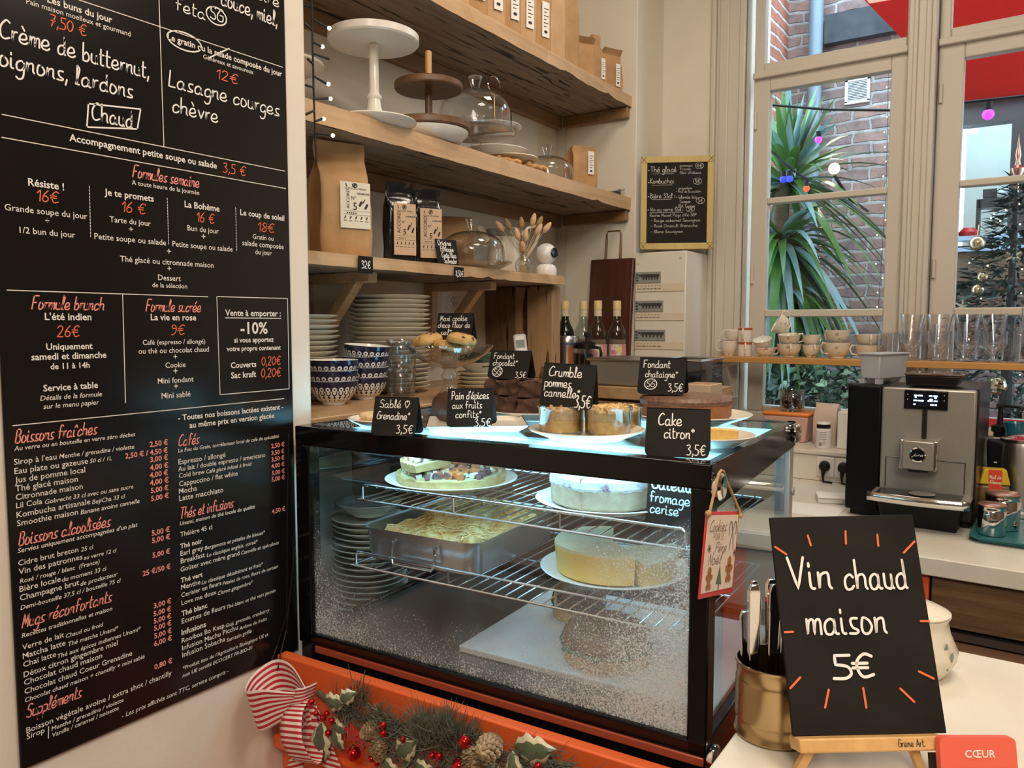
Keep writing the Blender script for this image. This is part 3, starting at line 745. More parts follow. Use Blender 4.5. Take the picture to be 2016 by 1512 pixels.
for i, (a, b_, h, dk) in enumerate(T_):
    lab = ['pale bunny tail leaning furthest towards the kraft bag', 'brown bunny tail between the two leftmost pale ones', 'pale bunny tail drooping low over the pitcher rim', 'plump pale bunny tail low in the middle of the bunch', 'brown bunny tail high in the middle of the bunch', 'pale bunny tail standing highest in the bunch', 'brown bunny tail beside the highest pale one', 'pale bunny tail tucked behind the rightmost ones', 'pale bunny tail leaning furthest towards the camera gadget', 'pale bunny tail just above the vase mouth'][i]
    ax = Vector((.83, .56, 0)); ay = Vector((.56, -.83, 0))
    t = thing('dried_bunny_tail', lab, 'dried flower', (-.232, 2.295, zl), 0, 'dried flowers in the bud vase')
    top = ax * a * 1.85 + ay * -b_ + Vector((0, 0, h)); d = (top - Vector((0, 0, .06)) - ax * a * .17).normalized()
    g = G(); nk = ax * a * .17 + ay * -b_ * .3; g.tube([tuple(ax * a * -.25 + ay * b_ * .5 + Vector((0, 0, .006))), tuple(nk + Vector((0, 0, .064))), tuple(top - d * .02)], .0011, 6); obj('stem', g, M_straw, t)
    g = G(); L_ = .046; g.tube([tuple(top + d * L_ * (q - .5)) for q in (0, .12, .3, .55, .8, .95, 1)], [.002, .0075, .0105, .0105, .0075, .004, .001], 10); obj('flower_head', g, M_taild if dk else M_tail, t)
t = thing('security_camera', 'round white security camera on the end of the lower shelf', 'camera', (-.245, 2.466, zl), R(62))
lathe_part('base', [(0, 0), (.036, 0), (.0385, .004), (.0385, .026), (.033, .038), (.022, .044), (0, .045)], M_whitep, t)
g = G(); g.ball((0, 0, .081), .039, 28); obj('head', g, M_whitep, t, smooth=180)
g = G(); g.lathe([(0, 0), (.017, 0), (.0185, .003), (.016, .006), (0, .0065)], 28, (0, 0, 0), Matrix.Translation((.012, -.0345, .083)) @ Matrix.Rotation(R(18), 4, 'Z') @ Matrix.Rotation(PI / 2, 4, 'X')); obj('lens', g, M_black, t)
g = G(); g.tube([(.02, .03, .003), (.05, .05, .003), (.075, .02, .003)], .002, 8); obj('cable', g, M_whitep, t)

# --- small slates on the lower shelf
def slate(name, label, loc, rot, w, h, rows, group='price slates on the lower shelf', th=.003):
    t = thing(name, label, 'price tag', loc, 0, group); t.rotation_euler = rot
    g = G(); g.box(-w / 2, w / 2, 0, th, 0, h); obj('slate', g, M_slate, t, bev=.001)
    k = G(); k.M = Matrix.Translation((-w / 2, -.0006, 0)) @ Matrix.Rotation(PI / 2, 4, 'X')
    for s, x, y, hh, wd in rows: hand(k, s, x * w, y * h, h=hh * h, width=wd * w if wd else None, w=.24)
    obj('handwriting', k, M_chalk, t, smooth=0); return t
slate('price_tag', 'small black slate reading 32€ on the shelf edge under kraft bag', (-.183, 1.475, 1.583), (0, 0, R(90)), .052, .044, [('32€', .2, .3, .42, .6)])
slate('price_tag', 'small black slate reading 8,50€ on the shelf edge', (-.183, 1.868, 1.583), (0, 0, R(90)), .045, .04, [('8,50€', .1, .3, .42, .8)])
slate('origin_tag', 'black slate listing coffee origins leaning on the black pouch', (-.205, 1.845, 1.6295), (R(-12), R(0), R(72)), .075, .078, [('Origine', .1, .76, .2, .62), ('Ethiopie', .2, .52, .2, .6), ('Costa Rica', .22, .28, .2, .68), ('Salvador', .3, .06, .2, .6)])

# --- fairy lights hanging at the wall end
t = thing('string_light', 'dark string of warm fairy lights hanging beside the menu wall', 'fairy lights', (-.06, 1.20, 0))
g = G(); gb = G(); P_ = [(0.004 * math.sin(z * 9), .004 * math.cos(z * 7), z) for z in [1.80 + .02 * i for i in range(30)]]
g.tube(P_, .0022, 6)
for i, z in enumerate([1.868 + .024 * k for k in range(20)]):
    s = [1, .5, -.55, .9, -.7, .8, -.4][i % 7]; e = (.012 * s, .034 * s, z + .012 * math.sin(i * 2.3)); g.tube([(0, 0, z), e], [.0022, .003], 6)
    if i % 5 in (0, 3) or i in (1, 11): gb.ball((e[0] * 1.15, e[1] * 1.15, e[2]), .0042, 8)
obj('wire', g, M_blackm, t); obj('bulbs', gb, emis('warm_bulb', (1, .72, .36), 30), t)
# ---------------------------------------------------------------- orange serving counter and the refrigerated display case
CA = R(2.97); CO = (.03, 1.05)
def cw(x, y, z): return (CO[0] + x * math.cos(CA) - y * math.sin(CA), CO[1] + x * math.sin(CA) + y * math.cos(CA), z)
t = thing('serving_counter', 'orange painted counter holding the glass display case', 'counter', (CO[0], CO[1], 0), CA)
g = G(); g.box(-.025, .87, -.03, .60, 0, .652); g.box(-.005, .87, -.055, -.03, .622, .79); obj('front_panel', g, M_orange, t, bev=.003)
g = G(); g.box(-.012, .872, -.066, -.03, .60, .625); obj('moulding', g, M_orange, t, bev=.004); g = G(); g.box(-.012, .87, -.045, -.03, 0, .05); obj('plinth', g, M_orange, t, bev=.004)
M_inner = mat('case_aluminium', (.62, .65, .68), .35, .7)
def case_glass():
    m = thin_glass('case_glass', (.97, .985, .99)); m.name = 'snow_sprayed_glass'; n = m.node_tree.nodes
    out = [x for x in n if x.type == 'OUTPUT_MATERIAL'][0]; base = out.inputs[0].links[0].from_socket
    tc = nd(m, 'ShaderNodeTexCoord'); sp = nd(m, 'ShaderNodeSeparateXYZ'); lk(m, tc.outputs['Object'], sp.inputs[0])
    def mth(op, a, b=None):
        k = nd(m, 'ShaderNodeMath', operation=op)
        for i, q in ((0, a), (1, b)):
            if q is None: continue
            if isinstance(q, (int, float)): k.inputs[i].default_value = q
            else: lk(m, q, k.inputs[i])
        return k.outputs[0]
    x, z = sp.outputs[0], sp.outputs[2]
    ww = noise(m, tc.outputs['Object'], 9, 3)
    a = mth('DIVIDE', mth('SUBTRACT', x, .345), .375); b = mth('DIVIDE', mth('SUBTRACT', z, 1.085), .235)
    d = mth('SQRT', mth('ADD', mth('MULTIPLY', a, a), mth('MULTIPLY', b, b)))
    d = mth('ADD', d, mth('MULTIPLY', mth('SUBTRACT', ww, .5), .5))
    top = mth('MULTIPLY', mth('MAXIMUM', mth('SUBTRACT', z, 1.09), 0), 8)
    den = nd(m, 'ShaderNodeMapRange'); lk(m, mth('SUBTRACT', d, top), den.inputs[0]); den.inputs[1].default_value = .74; den.inputs[2].default_value = 1.45
    fl = noise(m, tc.outputs['Object'], 330, 3, .7); thr = mth('SUBTRACT', .70, mth('MULTIPLY', den.outputs[0], .215))
    fmask = mth('MULTIPLY', mth('GREATER_THAN', fl, thr), mth('GREATER_THAN', den.outputs[0], .02))
    fine = mth('MULTIPLY', den.outputs[0], .26)
    fac = mth('MINIMUM', mth('ADD', mth('MULTIPLY', fmask, .9), fine), .97)
    df = nd(m, 'ShaderNodeBsdfDiffuse'); df.inputs[0].default_value = (.92, .92, .91, 1)
    tl = nd(m, 'ShaderNodeBsdfTranslucent'); tl.inputs[0].default_value = (.8, .82, .84, 1)
    ad = nd(m, 'ShaderNodeMixShader'); ad.inputs[0].default_value = .4; lk(m, df.outputs[0], ad.inputs[1]); lk(m, tl.outputs[0], ad.inputs[2])
    mx = nd(m, 'ShaderNodeMixShader'); lk(m, fac, mx.inputs[0]); lk(m, base, mx.inputs[1]); lk(m, ad.outputs[0], mx.inputs[2]); lk(m, mx.outputs[0], out.inputs[0])
    return m
W_, D_, ZB_, ZT_ = .853, .60, .802, 1.247
DC = thing('display_case', 'black framed refrigerated glass display case full of cakes and tarts', 'display case', (CO[0], CO[1], 0), CA)
g = G(); g.box(.002, W_ - .002, .004, D_, .668, .803); obj('base', g, M_black, DC, bev=.004)
g = G(); g.box(.045, W_ - .004, -.001, .006, .785, .7995); obj('lower_strip', g, mat('brick_red_strip', (.38, .075, .035), .3), DC, bev=.002)['label'] = 'reddish strip under the front glass'  # reddish strip across the base, just below the front bar
for x in (.06, W_ - .06):
    for y in (.06, D_ - .06):
        g = G(); g.lathe([(.018, .6525), (.02, .668)], 14, (x, y, 0)); obj('foot', g, M_blackm, DC)
g = G(); g.box(0, .038, 0, .03, .80, 1.21); g.box(.822, W_, 0, .035, .80, 1.21); g.box(0, W_, 0, .03, .80, .822); g.box(0, W_, 0, .035, 1.208, ZT_)
obj('front_frame', g, M_black, DC, bev=.003)
g = G()
for x0, x1 in ((.002, .018), (W_ - .016, W_)):
    g.hexa([(x0, .03, 1.175), (x1, .03, 1.175), (x1, D_, 1.195), (x0, D_, 1.195)], [(x0, .03, ZT_), (x1, .03, ZT_), (x1, D_, ZT_), (x0, D_, ZT_)])
    g.box(x0, x1, .03, D_, .80, .822)
g.box(0, W_, D_ - .03, D_, 1.215, ZT_); g.box(0, W_, D_ - .03, D_, .80, .83)
obj('side_frame', g, M_black, DC, bev=.002)
for x in (.003, W_ - .033): g = G(); g.box(x, x + .03, D_ - .035, D_, .822, 1.2); obj('rear_post', g, M_inner, DC, bev=.002)
g = G(); g.box(.03, .825, .010, .014, .815, 1.215); obj('front_glass', g, case_glass(), DC, smooth=0)['label'] = 'front glass sprayed with fake snow'
M_cg = thin_glass('case_side_glass', (.95, .98, .985))
g = G(); g.box(W_ - .012, W_ - .008, .03, D_ - .03, .815, 1.19); obj('side_glass', g, M_cg, DC, smooth=0)
g = G(); g.box(.006, .010, .03, D_ - .03, .815, 1.19); obj('side_glass', g, M_cg, DC, smooth=0)
g = G(); g.box(.012, W_ - .012, .03, D_ - .028, 1.240, 1.2455); obj('top_glass', g, thin_glass('case_top_glass', (.86, .95, .97), 1.5), DC, smooth=0)
g = G(); g.box(.03, .44, D_ - .022, D_ - .018, .83, 1.215); g.box(.42, .825, D_ - .014, D_ - .010, .83, 1.215); obj('sliding_door', g, M_cg, DC, smooth=0)
g = G(); g.box(.016, W_ - .016, .03, D_ - .03, .803, .815); obj('deck', g, mat('steel_deck', (.16, .15, .15), .3, .8), DC)
M_led = emis('cool_white_led', (.36, .78, 1.0), 7.5)
g = G(); g.box(.045, .815, .040, .17, 1.222, 1.232); obj('led_panel', g, M_led, DC)['label'] = 'glowing cool white light panel'
g = G(); g.box(.045, .815, D_ - .12, D_ - .045, 1.222, 1.232); obj('led_panel', g, M_led, DC)
g = G(); g.box(.04, .82, .034, .039, 1.215, 1.236); g.box(.04, .82, .171, .176, 1.215, 1.236); obj('led_housing', g, M_inner, DC)
for y, z in ((.017, 1.212), (D_ - .03, 1.225), (.017, .795)):
    g = G(); g.lathe([(.019, 0), (.021, .004), (.021, .010), (.017, .014), (0, .012)], 28, (0, 0, 0), Matrix.Translation((W_, y, z)) @ Matrix.Rotation(PI / 2, 4, 'Y')); obj('cap_screw', g, M_chrome, DC)
g = G(); g.lathe([(.008, 0), (.009, .003), (0, .003)], 18, (0, 0, 0), Matrix.Translation((W_, D_ - .018, 1.10)) @ Matrix.Rotation(PI / 2, 4, 'Y')); obj('lock', g, M_inner, DC)
def wire_shelf(z, x0, x1, y0, y1):
    s = G()
    for i in range(28):
        x = x0 + .012 + (x1 - x0 - .024) * i / 27
        s.tube([(x, y0, z), (x, y1, z)], .0014, 6)
    s.tube([(x0, y0, z - .003), (x1, y0, z - .003), (x1, y1, z - .003), (x0, y1, z - .003)], .0024, 6, True)
    s.tube([(x0, (y0 + y1) / 2, z - .003), (x1, (y0 + y1) / 2, z - .003)], .002, 6)
    s.tube([(x0 + .014, y0, z), (x0 + .014, y0, z + .024), (x0 + .02, y0, z + .028), (x1 - .02, y0, z + .028), (x1 - .014, y0, z + .024), (x1 - .014, y0, z)], .0022, 8)
    for f in (.34, .66): s.tube([(x0 + (x1 - x0) * f, y0, z), (x0 + (x1 - x0) * f, y0, z + .028)], .0022, 6)
    sh = obj('wire_shelf', s, M_wire, DC)
    b = G()
    for x in (x0 + .1, x1 - .1): b.box(x - .006, x + .006, y1 - .002, D_ - .03, z - .012, z - .004)
    for x in (x0 + .1, x1 - .1): b.box(x - .01, x + .01, D_ - .034, D_ - .03, z - .02, z + .004)
    obj('shelf_bracket', b, M_inner, sh)
wire_shelf(1.105, .125, .815, .045, .47)
wire_shelf(.968, .105, .815, .045, .47)

# --- food in the case
M_crust = mottled('golden_crust', [(.3, (.52, .32, .12)), (.7, (.68, .46, .20))], 60, .75, .6, .003)
M_custard = mottled('pale_quiche_filling', [(.3, (.72, .62, .34)), (.7, (.84, .76, .50))], 40, .6, .5, .004)
def plate_profile(r, h=.018, th=.004): return [(0, .002), (r * .6, .002), (r * .64, 0), (r * .68, .003), (r * .97, h - .003), (r, h), (r * .97, h + .001), (r * .7, .003 + th), (r * .6, .002 + th), (0, .002 + th)]
def plate(label, loc, r, m=None, h=.018, group=None, n=56, name='plate'):
    g = G(); g.lathe(plate_profile(r, h), n); o = obj(name, g, m or M_white); o.location = loc; return tag(o, label, 'plate', group)
def chunk(g, c, s, r):
    v = [(sx * s * r.uniform(.5, 1), sy * s * r.uniform(.5, 1), sz * s * r.uniform(.4, .9)) for sz in (-1, 1) for sy in (-1, 1) for sx in (-1, 1)]
    M = Matrix.Translation(c) @ Matrix.Rotation(r.uniform(0, 6), 4, 'Z') @ Matrix.Rotation(r.uniform(-.6, .6), 4, 'X')
    g.add(v, [(0, 2, 3, 1), (4, 5, 7, 6), (0, 1, 5, 4), (2, 6, 7, 3), (0, 4, 6, 2), (1, 3, 7, 5)], M)
def wedge(g, r, h0, h1, a0, a1, n=24, jag=0, seed=0, flare=0):
    """sector of a round cake between angles a0 and a1"""
    rr = random.Random(seed); P = [(0, 0)] + [((r * (1 + rr.uniform(-jag, jag))) * math.cos(a0 + (a1 - a0) * i / n), r * (1 + rr.uniform(-jag, jag)) * math.sin(a0 + (a1 - a0) * i / n)) for i in range(n + 1)]
    k = len(P); v = [(x, y, h0) for x, y in P] + [(x * (1 + flare), y * (1 + flare), h1 + rr.uniform(-1, 1) * .002) for x, y in P]
    g.add(v, [list(range(k))[::-1], list(range(k, 2 * k))] + [(i, (i + 1) % k, k + (i + 1) % k, k + i) for i in range(k)])
def rice(g, n, fn, r, L=.02, w=.0009):
    for _ in range(n):
        p = Vector(fn(r)); a = r.uniform(0, 6.3); d = Vector((math.cos(a), math.sin(a), r.uniform(-.2, .3))) * L * r.uniform(.5, 1)
        g.tube([p - d * .5, p + Vector((0, 0, .002)), p + d * .5], w, 5)
M_bean = mat('roast_pumpkin', (.62, .20, .06), .5); M_onion = mat('purple_onion', (.20, .09, .10), .5); M_feta = mat('white_feta', (.84, .80, .66), .6)
plate('wide white plate under the vegetable tart in the display case', cw(.218, .238, 1.107), .142)
TT = thing('vegetable_tart', 'round vegetable tart with a loose slice stacked on its left half', 'tart', cw(.218, .238, 1.1195), CA)
def tart_parts(t, r, a0, a1, z, seed, nch, h=.016):
    g = G(); wedge(g, r, z, z + h, a0, a1, 36, .012, seed, .03); obj('crust', g, M_crust, t, smooth=30)
    q = random.Random(seed); c1, c2, c3, c4 = G(), G(), G(), G()
    g = G(); wedge(g, r * .93, z + h - .002, z + h + .002, a0 + .02, a1 - .02, 30, .01, seed); obj('filling', g, M_custard, t, smooth=30)
    for i in range(nch):
        a = q.uniform(a0 + .1, a1 - .1); rad = r * .9 * math.sqrt(q.uniform(.02, 1)); p = (rad * math.cos(a), rad * math.sin(a), z + h + .004 + q.uniform(0, .005))
        [c1, c2, c3, c3][i % 4] and chunk([c1, c2, c3, c3][i % 4], p, [.010, .008, .006, .006][i % 4], q)
    obj('pumpkin_pieces', c1, M_bean, t, smooth=0); obj('onion_pieces', c2, M_onion, t, smooth=0); obj('cheese_crumbs', c3, M_feta, t, smooth=0)
tart_parts(TT, .116, R(-178), R(180), 0, 5, 190)
sl = thing('tart_slice', 'quarter slice of vegetable tart lying on top of the tart', 'tart slice', cw(.226, .226, 1.1505), CA + R(205))
tart_parts(sl, .105, R(-62), R(58), 0, 8, 60)
plate('white plate under the iced cheesecake on the upper wire shelf', cw(.585, .228, 1.107), .135)
t = thing('iced_cheesecake', 'tall round cheesecake with cracked white icing on the upper wire shelf', 'cake', cw(.581, .228, 1.1185), CA)
M_cake = mottled('beige_cake_side', [(.3, (.42, .27, .17)), (.7, (.54, .38, .25))], 50, .8, .6, .004)
M_icing = mottled('white_icing', [(.30, (.24, .09, .14)), (.40, (.60, .50, .50)), (.5, (.80, .76, .73))], 34, .5, 1, .008)
g = G(); g.lathe([(0, 0), (.098, 0), (.101, .004), (.1015, .036), (.098, .042), (0, .044)], 60, (0, 0, 0), None, lambda a, j: 1 + .012 * math.sin(7 * a) + .006 * math.sin(19 * a)); obj('sponge', g, M_cake, t)
g = G(); g.lathe([(.1005, .034), (.104, .040), (.102, .052), (.092, .058), (.05, .0565), (0, .058)], 72, (0, 0, 0), None, lambda a, j: 1 + .018 * math.sin(7 * a) + .014 * math.sin(23 * a + j)); obj('icing', g, M_icing, t)
g = G(); g.box(-.001, .001, -.104, -.02, .002, .0585); obj('cut_line', g, M_cake, t)
t = slate('price_tag', 'slate reading Gâteau fromage beside the iced cheesecake inside the case', cw(.735, .150, 1.108), (R(-8), 0, CA + R(-2)), .085, .088, [('Gâteau', .1, .68, .28, .82), ('fromage', .08, .42, .2, .84), ('cerise', .1, .2, .2, .6)], None)
# roasting pan
PAN = thing('roasting_pan', 'deep steel roasting pan with wire handle on the lower shelf', 'pan', cw(.245, .245, .9705), CA + R(1))
def pan(g, a, b, h, th=.0025):
    def rect(x, y, r, z): return [(sx * (x - r) + r * math.cos(q), sy * (y - r) + r * math.sin(q), z) for sx, sy, q0 in ((1, 1, 0), (-1, 1, 90), (-1, -1, 180), (1, -1, 270)) for q in [R(q0 + 18 * k) for k in range(6)]]
    loops = [rect(a - .008, b - .008, .022, 0), rect(a, b, .03, .006), rect(a + .004, b + .004, .03, h), rect(a + .009, b + .009, .033, h + .001), rect(a + .009, b + .009, .033, h + .004), rect(a + .003, b + .003, .029, h + .002), rect(a - .002, b - .002, .028, .01), rect(a - .01, b - .01, .02, .004)]
    n = len(loops[0]); base = len(g.v); g.v += [p for l in loops for p in l]
    for j in range(len(loops) - 1):
        for i in range(n): g.f.append([base + j * n + i, base + j * n + (i + 1) % n, base + (j + 1) * n + (i + 1) % n, base + (j + 1) * n + i]); g.mi.append(0)
    g.f.append([base + i for i in range(n)][::-1]); g.f.append([base + 7 * n + i for i in range(n)]); g.mi += [0, 0]
g = G(); pan(g, .135, .165, .066); obj('pan_body', g, mat('pan_steel', (.50, .50, .51), .32, .95), PAN, smooth=40)
g = G(); g.tube([(-.05, -.168, .052), (-.052, -.178, .050), (-.052, -.182, .016), (-.045, -.184, .008), (.045, -.184, .008), (.052, -.182, .016), (.052, -.178, .05), (.05, -.168, .052)], .0032, 10); obj('wire_handle', g, M_chrome, PAN)
LZ = thing('lasagne', 'half eaten tray of lasagne under melted grated cheese in the pan', 'lasagne', cw(.245, .245, .9775), CA + R(1))
M_gratin = mottled('baked_cheese', [(.3, (.40, .19, .05)), (.45, (.66, .42, .14)), (.6, (.76, .58, .28)), (.75, (.80, .68, .42))], 38, .55, .8, .004)
lzf = lambda x, y: .052 + .022 * math.exp(-((x - .01) ** 2 + (y - .11) ** 2) / .0016) + .010 * math.sin(18 * x + 2) * math.cos(14 * y) + .006 * math.sin(61 * x + 40 * y) + .005 * math.sin(37 * x - 71 * y + 1) + .012 * math.exp(-((x + .02) ** 2 + (y - .10) ** 2) / .003)
g = G(); NX = 30
def lz(u, v):
    x = -.122 + .244 * u; y = -.15 + .30 * v; e = min(u, 1 - u, v, 1 - v); return (x, y, lzf(x, y) * min(1, .25 + e * 12))
g.grid(lz, NX, NX); g.box(-.122, .122, -.15, .15, .0, .016); obj('pasta_layers', g, M_gratin, LZ, smooth=60)
g = G(); rice(g, 520, lambda r: (lambda x, y: (x, y, lzf(x, y) + .001))(r.uniform(-.105, .105), r.uniform(-.135, .135)), random.Random(4), .022, .0011)
o = obj('grated_cheese', g, mat('grated_cheese', (.80, .64, .30), .55), LZ); o['kind'] = 'stuff'
# flan on plate
plate('white plate under the cut custard flan on the lower wire shelf', cw(.592, .250, .9705), .142)
t = thing('custard_flan', 'yellow custard flan with browned top, a quarter cut away', 'flan', cw(.588, .248, .9825), CA)
M_flan = mottled('yellow_custard', [(.3, (.80, .50, .12)), (.7, (.86, .62, .22))], 14, .5, .3, .003)
M_flantop = mottled('browned_flan_top', [(.25, (.46, .25, .10)), (.40, (.74, .58, .30)), (.7, (.80, .68, .42))], 22, .35, .5, .003)
def flan(t, r, h, a0, a1, off=(0, 0)):
    g = G(); wedge(g, r, 0, h, R(a0), R(a1), 28, .006, 3, .05); g.M = None; g.v = [(x + off[0], y + off[1], z) for x, y, z in g.v]; obj('custard', g, M_flan, t, smooth=25)
    g = G(); wedge(g, r * 1.045, h - .001, h + .004, R(a0), R(a1), 28, .004, 4); g.v = [(x + off[0], y + off[1], z) for x, y, z in g.v]; obj('browned_top', g, M_flantop, t, smooth=25)
flan(t, .105, .050, 112, 316)
t = thing('custard_flan', 'low slice of custard flan on the right side of its plate', 'flan', cw(.60, .243, .9825), CA)
flan(t, .112, .040, -42, 42)
# the marble slab and sandwiches on the deck
t = thing('marble_slab', 'white marble slab lying on the case floor under two breads', 'slab', cw(.59, .285, .8155), CA)
g = G(); g.box(-.255, .245, -.19, .22, 0, .014); obj('slab', g, mottled('white_marble', [(.4, (.62, .64, .66)), (.6, (.78, .78, .76))], 5, .25, 0), t, bev=.003)
M_bun = mottled('dark_brown_bun', [(.3, (.16, .065, .03)), (.7, (.26, .12, .055))], 30, .4, .4); M_bread = mottled('bread_crumb', [(.3, (.55, .34, .13)), (.7, (.68, .48, .22))], 60, .8, .6)
def bun(label, loc, r, s=1):
    t = thing('filled_bun', label, 'sandwich', loc, 0)
    g = G(); g.lathe([(0, 0), (r * .92, 0), (r, .008), (r * 1.0, .022), (r * .94, .027), (0, .027)], 32); obj('bottom_half', g, M_bread, t)
    g = G(); g.lathe([(0, .026), (r * 1.02, .026), (r * 1.06, .030), (r * .98, .034), (0, .034)], 32, (0, 0, 0), None, lambda a, j: 1 + .06 * math.sin(9 * a + j) + .04 * math.sin(17 * a)); obj('salad', g, M_green, t)
    g = G(); g.lathe([(0, .034), (r, .034), (r * 1.03, .042), (r * .95, .058), (r * .7, .070), (r * .35, .076), (0, .078)], 32); obj('top_half', g, M_bun, t); return t
bun('filled brown bun with salad, further back on the marble slab', cw(.468, .352, .8302), .056)
bun('filled brown bun nearest the front glass, behind the fake snow', cw(.605, .190, .8302), .082)
# plates stored behind the case, seen through it
for k in range(18):
    o = plate('lowest plate of the stack seen through the left end of the case' if k == 0 else '%s plate from the bottom of the stack seen through the left end of the case' % ORD[k], (-.135 + .002 * math.sin(k * 3), 1.425 + .002 * math.cos(k * 5), .7005 + .0145 * k), .095, M_cream, .0165, 'plates stored beside the display case', 40) if k == 0 else None
    if k == 0: P0 = o
    else: dup(P0, (-.135 + .002 * math.sin(k * 3), 1.425 + .002 * math.cos(k * 5), .7005 + .0145 * k), None, '%s plate from the bottom of the stack seen through the case end' % ORD[k])
t = thing('wrapped_bowl', 'bowl under crinkled cling film on the plates beside the case', 'bowl', (-.135, 1.425, .7005 + .0145 * 18 + .004))
g = G(); g.lathe([(0, 0), (.04, 0), (.08, .03), (.086, .036), (.08, .036), (.04, .006), (0, .006)], 32); obj('bowl', g, M_white, t)
g = G(); g.lathe([(.087, .02), (.086, .038), (.06, .043), (.02, .040), (.001, .042)], 40, (0, 0, 0), None, lambda a, j: 1 + .01 * math.sin(11 * a + 2 * j)); obj('cling_film', g, M_glass, t)
# ---------------------------------------------------------------- on top of the display case: cakes and folded slates
zc = 1.2462
def tent(label, loc, rz, w, h, rows, circ=None, d=.024, draw=None, tilt=0):
    """folded black slate: front and back leaf meeting at the top"""
    t = thing('price_tag', label, 'price tag', loc, rz, None); t.rotation_euler = (0, R(tilt), rz)
    L = math.hypot(h, d); an = math.atan2(d, h); c = .008
    poly = [(-w / 2, L), (-w / 2, c), (-w / 2 + c * .3, c * .3), (-w / 2 + c, 0), (w / 2 - c, 0), (w / 2 - c * .3, c * .3), (w / 2, c), (w / 2, L)]
    F = Matrix.Translation((0, -d, 0)) @ Matrix.Rotation(-an, 4, 'X') @ Matrix.Rotation(PI / 2, 4, 'X')
    B = Matrix.Translation((0, d, 0)) @ Matrix.Rotation(an, 4, 'X') @ Matrix.Rotation(PI / 2, 4, 'X')
    g = G(); g.prism(poly, -.0012, 0, F); obj('front_leaf', g, M_slate, t)
    g = G(); g.prism(poly, 0, .0012, B); obj('back_leaf', g, M_slate, t)
    k = G(); k.M = F @ Matrix.Translation((-w / 2, 0, .0004))
    for s, x, y, hh, wd in rows: hand(k, s, x * w, y * L, h=hh * L, width=wd * w if wd else None, w=.2)
    if circ: ring(k, circ[0] * w, circ[1] * L, circ[2] * w, circ[3] * L, .0018)
    obj('handwriting', k, M_chalk, t, smooth=0); return t
tent('folded slate reading Sablé Grenadine 3,5€ at the left front of the case top', (.283, 1.078, zc), R(20), .087, .07, [('Sablé ♥', .14, .72, .2, .66), ('Grenadine*', .10, .42, .2, .74), ('3,5€', .58, .08, .2, .36)])
tent("folded slate reading Pain d'épices aux fruits confits in front of the loaf", (.392, 1.165, 1.2615), R(24), .088, .07, [("Pain d'épices", .1, .72, .2, .8), ('aux fruits', .12, .48, .18, .64), ('confits*', .2, .24, .18, .55), ('3,5€', .62, .02, .19, .34)], tilt=-2)
tent('folded slate reading Cake citron 3,5€ at the right end of case top', (.806, 1.152, zc), R(17), .098, .074, [('Cake', .2, .64, .24, .36), ('citron*', .3, .38, .22, .46), ('3,5€', .66, .06, .2, .28)])
tent('folded slate reading Crumble pommes cannelle resting on the glass jars', (.572, 1.216, 1.3025), R(13), .098, .078, [('Crumble', .12, .70, .22, .62), ('pommes', .06, .46, .2, .5), ('cannelle*', .08, .24, .2, .66), ('3,5€', .68, .04, .26, .28)], tilt=2)
tent('folded slate reading Fondant chataigne 3,5€ standing on the round brown cake', (.625, 1.515, 1.3075), R(10), .098, .075, [('Fondant', .1, .72, .2, .56), ('chataigne*', .15, .46, .18, .68), ('SG', .2, .2, .15, .16), ('3,5€', .66, .1, .2, .3)], (.28, .27, .13, .14))
tent('folded slate reading Fondant chocolat on the dark brownie pieces', (.292, 1.445, 1.3310), R(8), .10, .062, [('Fondant', .1, .7, .2, .5), ('chocolat*', .1, .46, .2, .6), ('SG', .16, .14, .2, .16), ('3,5€', .7, .05, .2, .25)], (.24, .24, .12, .17))
MX = tent('folded slate reading Maxi cookie choco fleur de sel in the glass bowl', (-.040, 1.668, 1.400), R(12), .106, .082, [('Maxi cookie', .08, .74, .18, .76), ('choco fleur de', .04, .52, .18, .9), ('sel*', .14, .28, .18, .3), ('3,5€', .62, .06, .18, .3)])
# shortbread
plate('small white plate with shortbread at the left end of the case top', (.186, 1.150, zc), .075)
M_short = mottled('pale_shortbread', [(.3, (.74, .52, .26)), (.7, (.82, .62, .36))], 50, .7, .5)
for i, (z, lab) in enumerate(((.0065, 'lower pale shortbread on the small plate behind the Sablé slate'), (.0165, 'upper shortbread with a jam window on the small plate'))):
    g = G(); g.lathe([(0 if i == 0 else .018, 0), (.048, 0), (.051, .003), (.051, .007), (.048, .0095), (.018 if i else 0, .0095)] + ([(.018, 0)] if i else []), 48, (0, 0, 0), None, lambda a, j: 1 + (.03 * math.cos(16 * a) if 0 < j < 5 else 0))
    if i: g.f = [f for f in g.f if len(f) < 20]
    o = obj('shortbread', g, M_short); o.location = (.186, 1.150, zc + z + .001); tag(o, lab, 'biscuit', 'shortbreads on the small plate')
g = G(); g.lathe([(0, 0), (.0172, 0), (.0172, .006), (0, .008)], 24); o = tag(obj('jam_filling', g, mat('red_jam', (.35, .02, .02), .15)), 'red jam in the window of the upper shortbread', 'jam'); o.location = (.186, 1.150, zc + .0175)
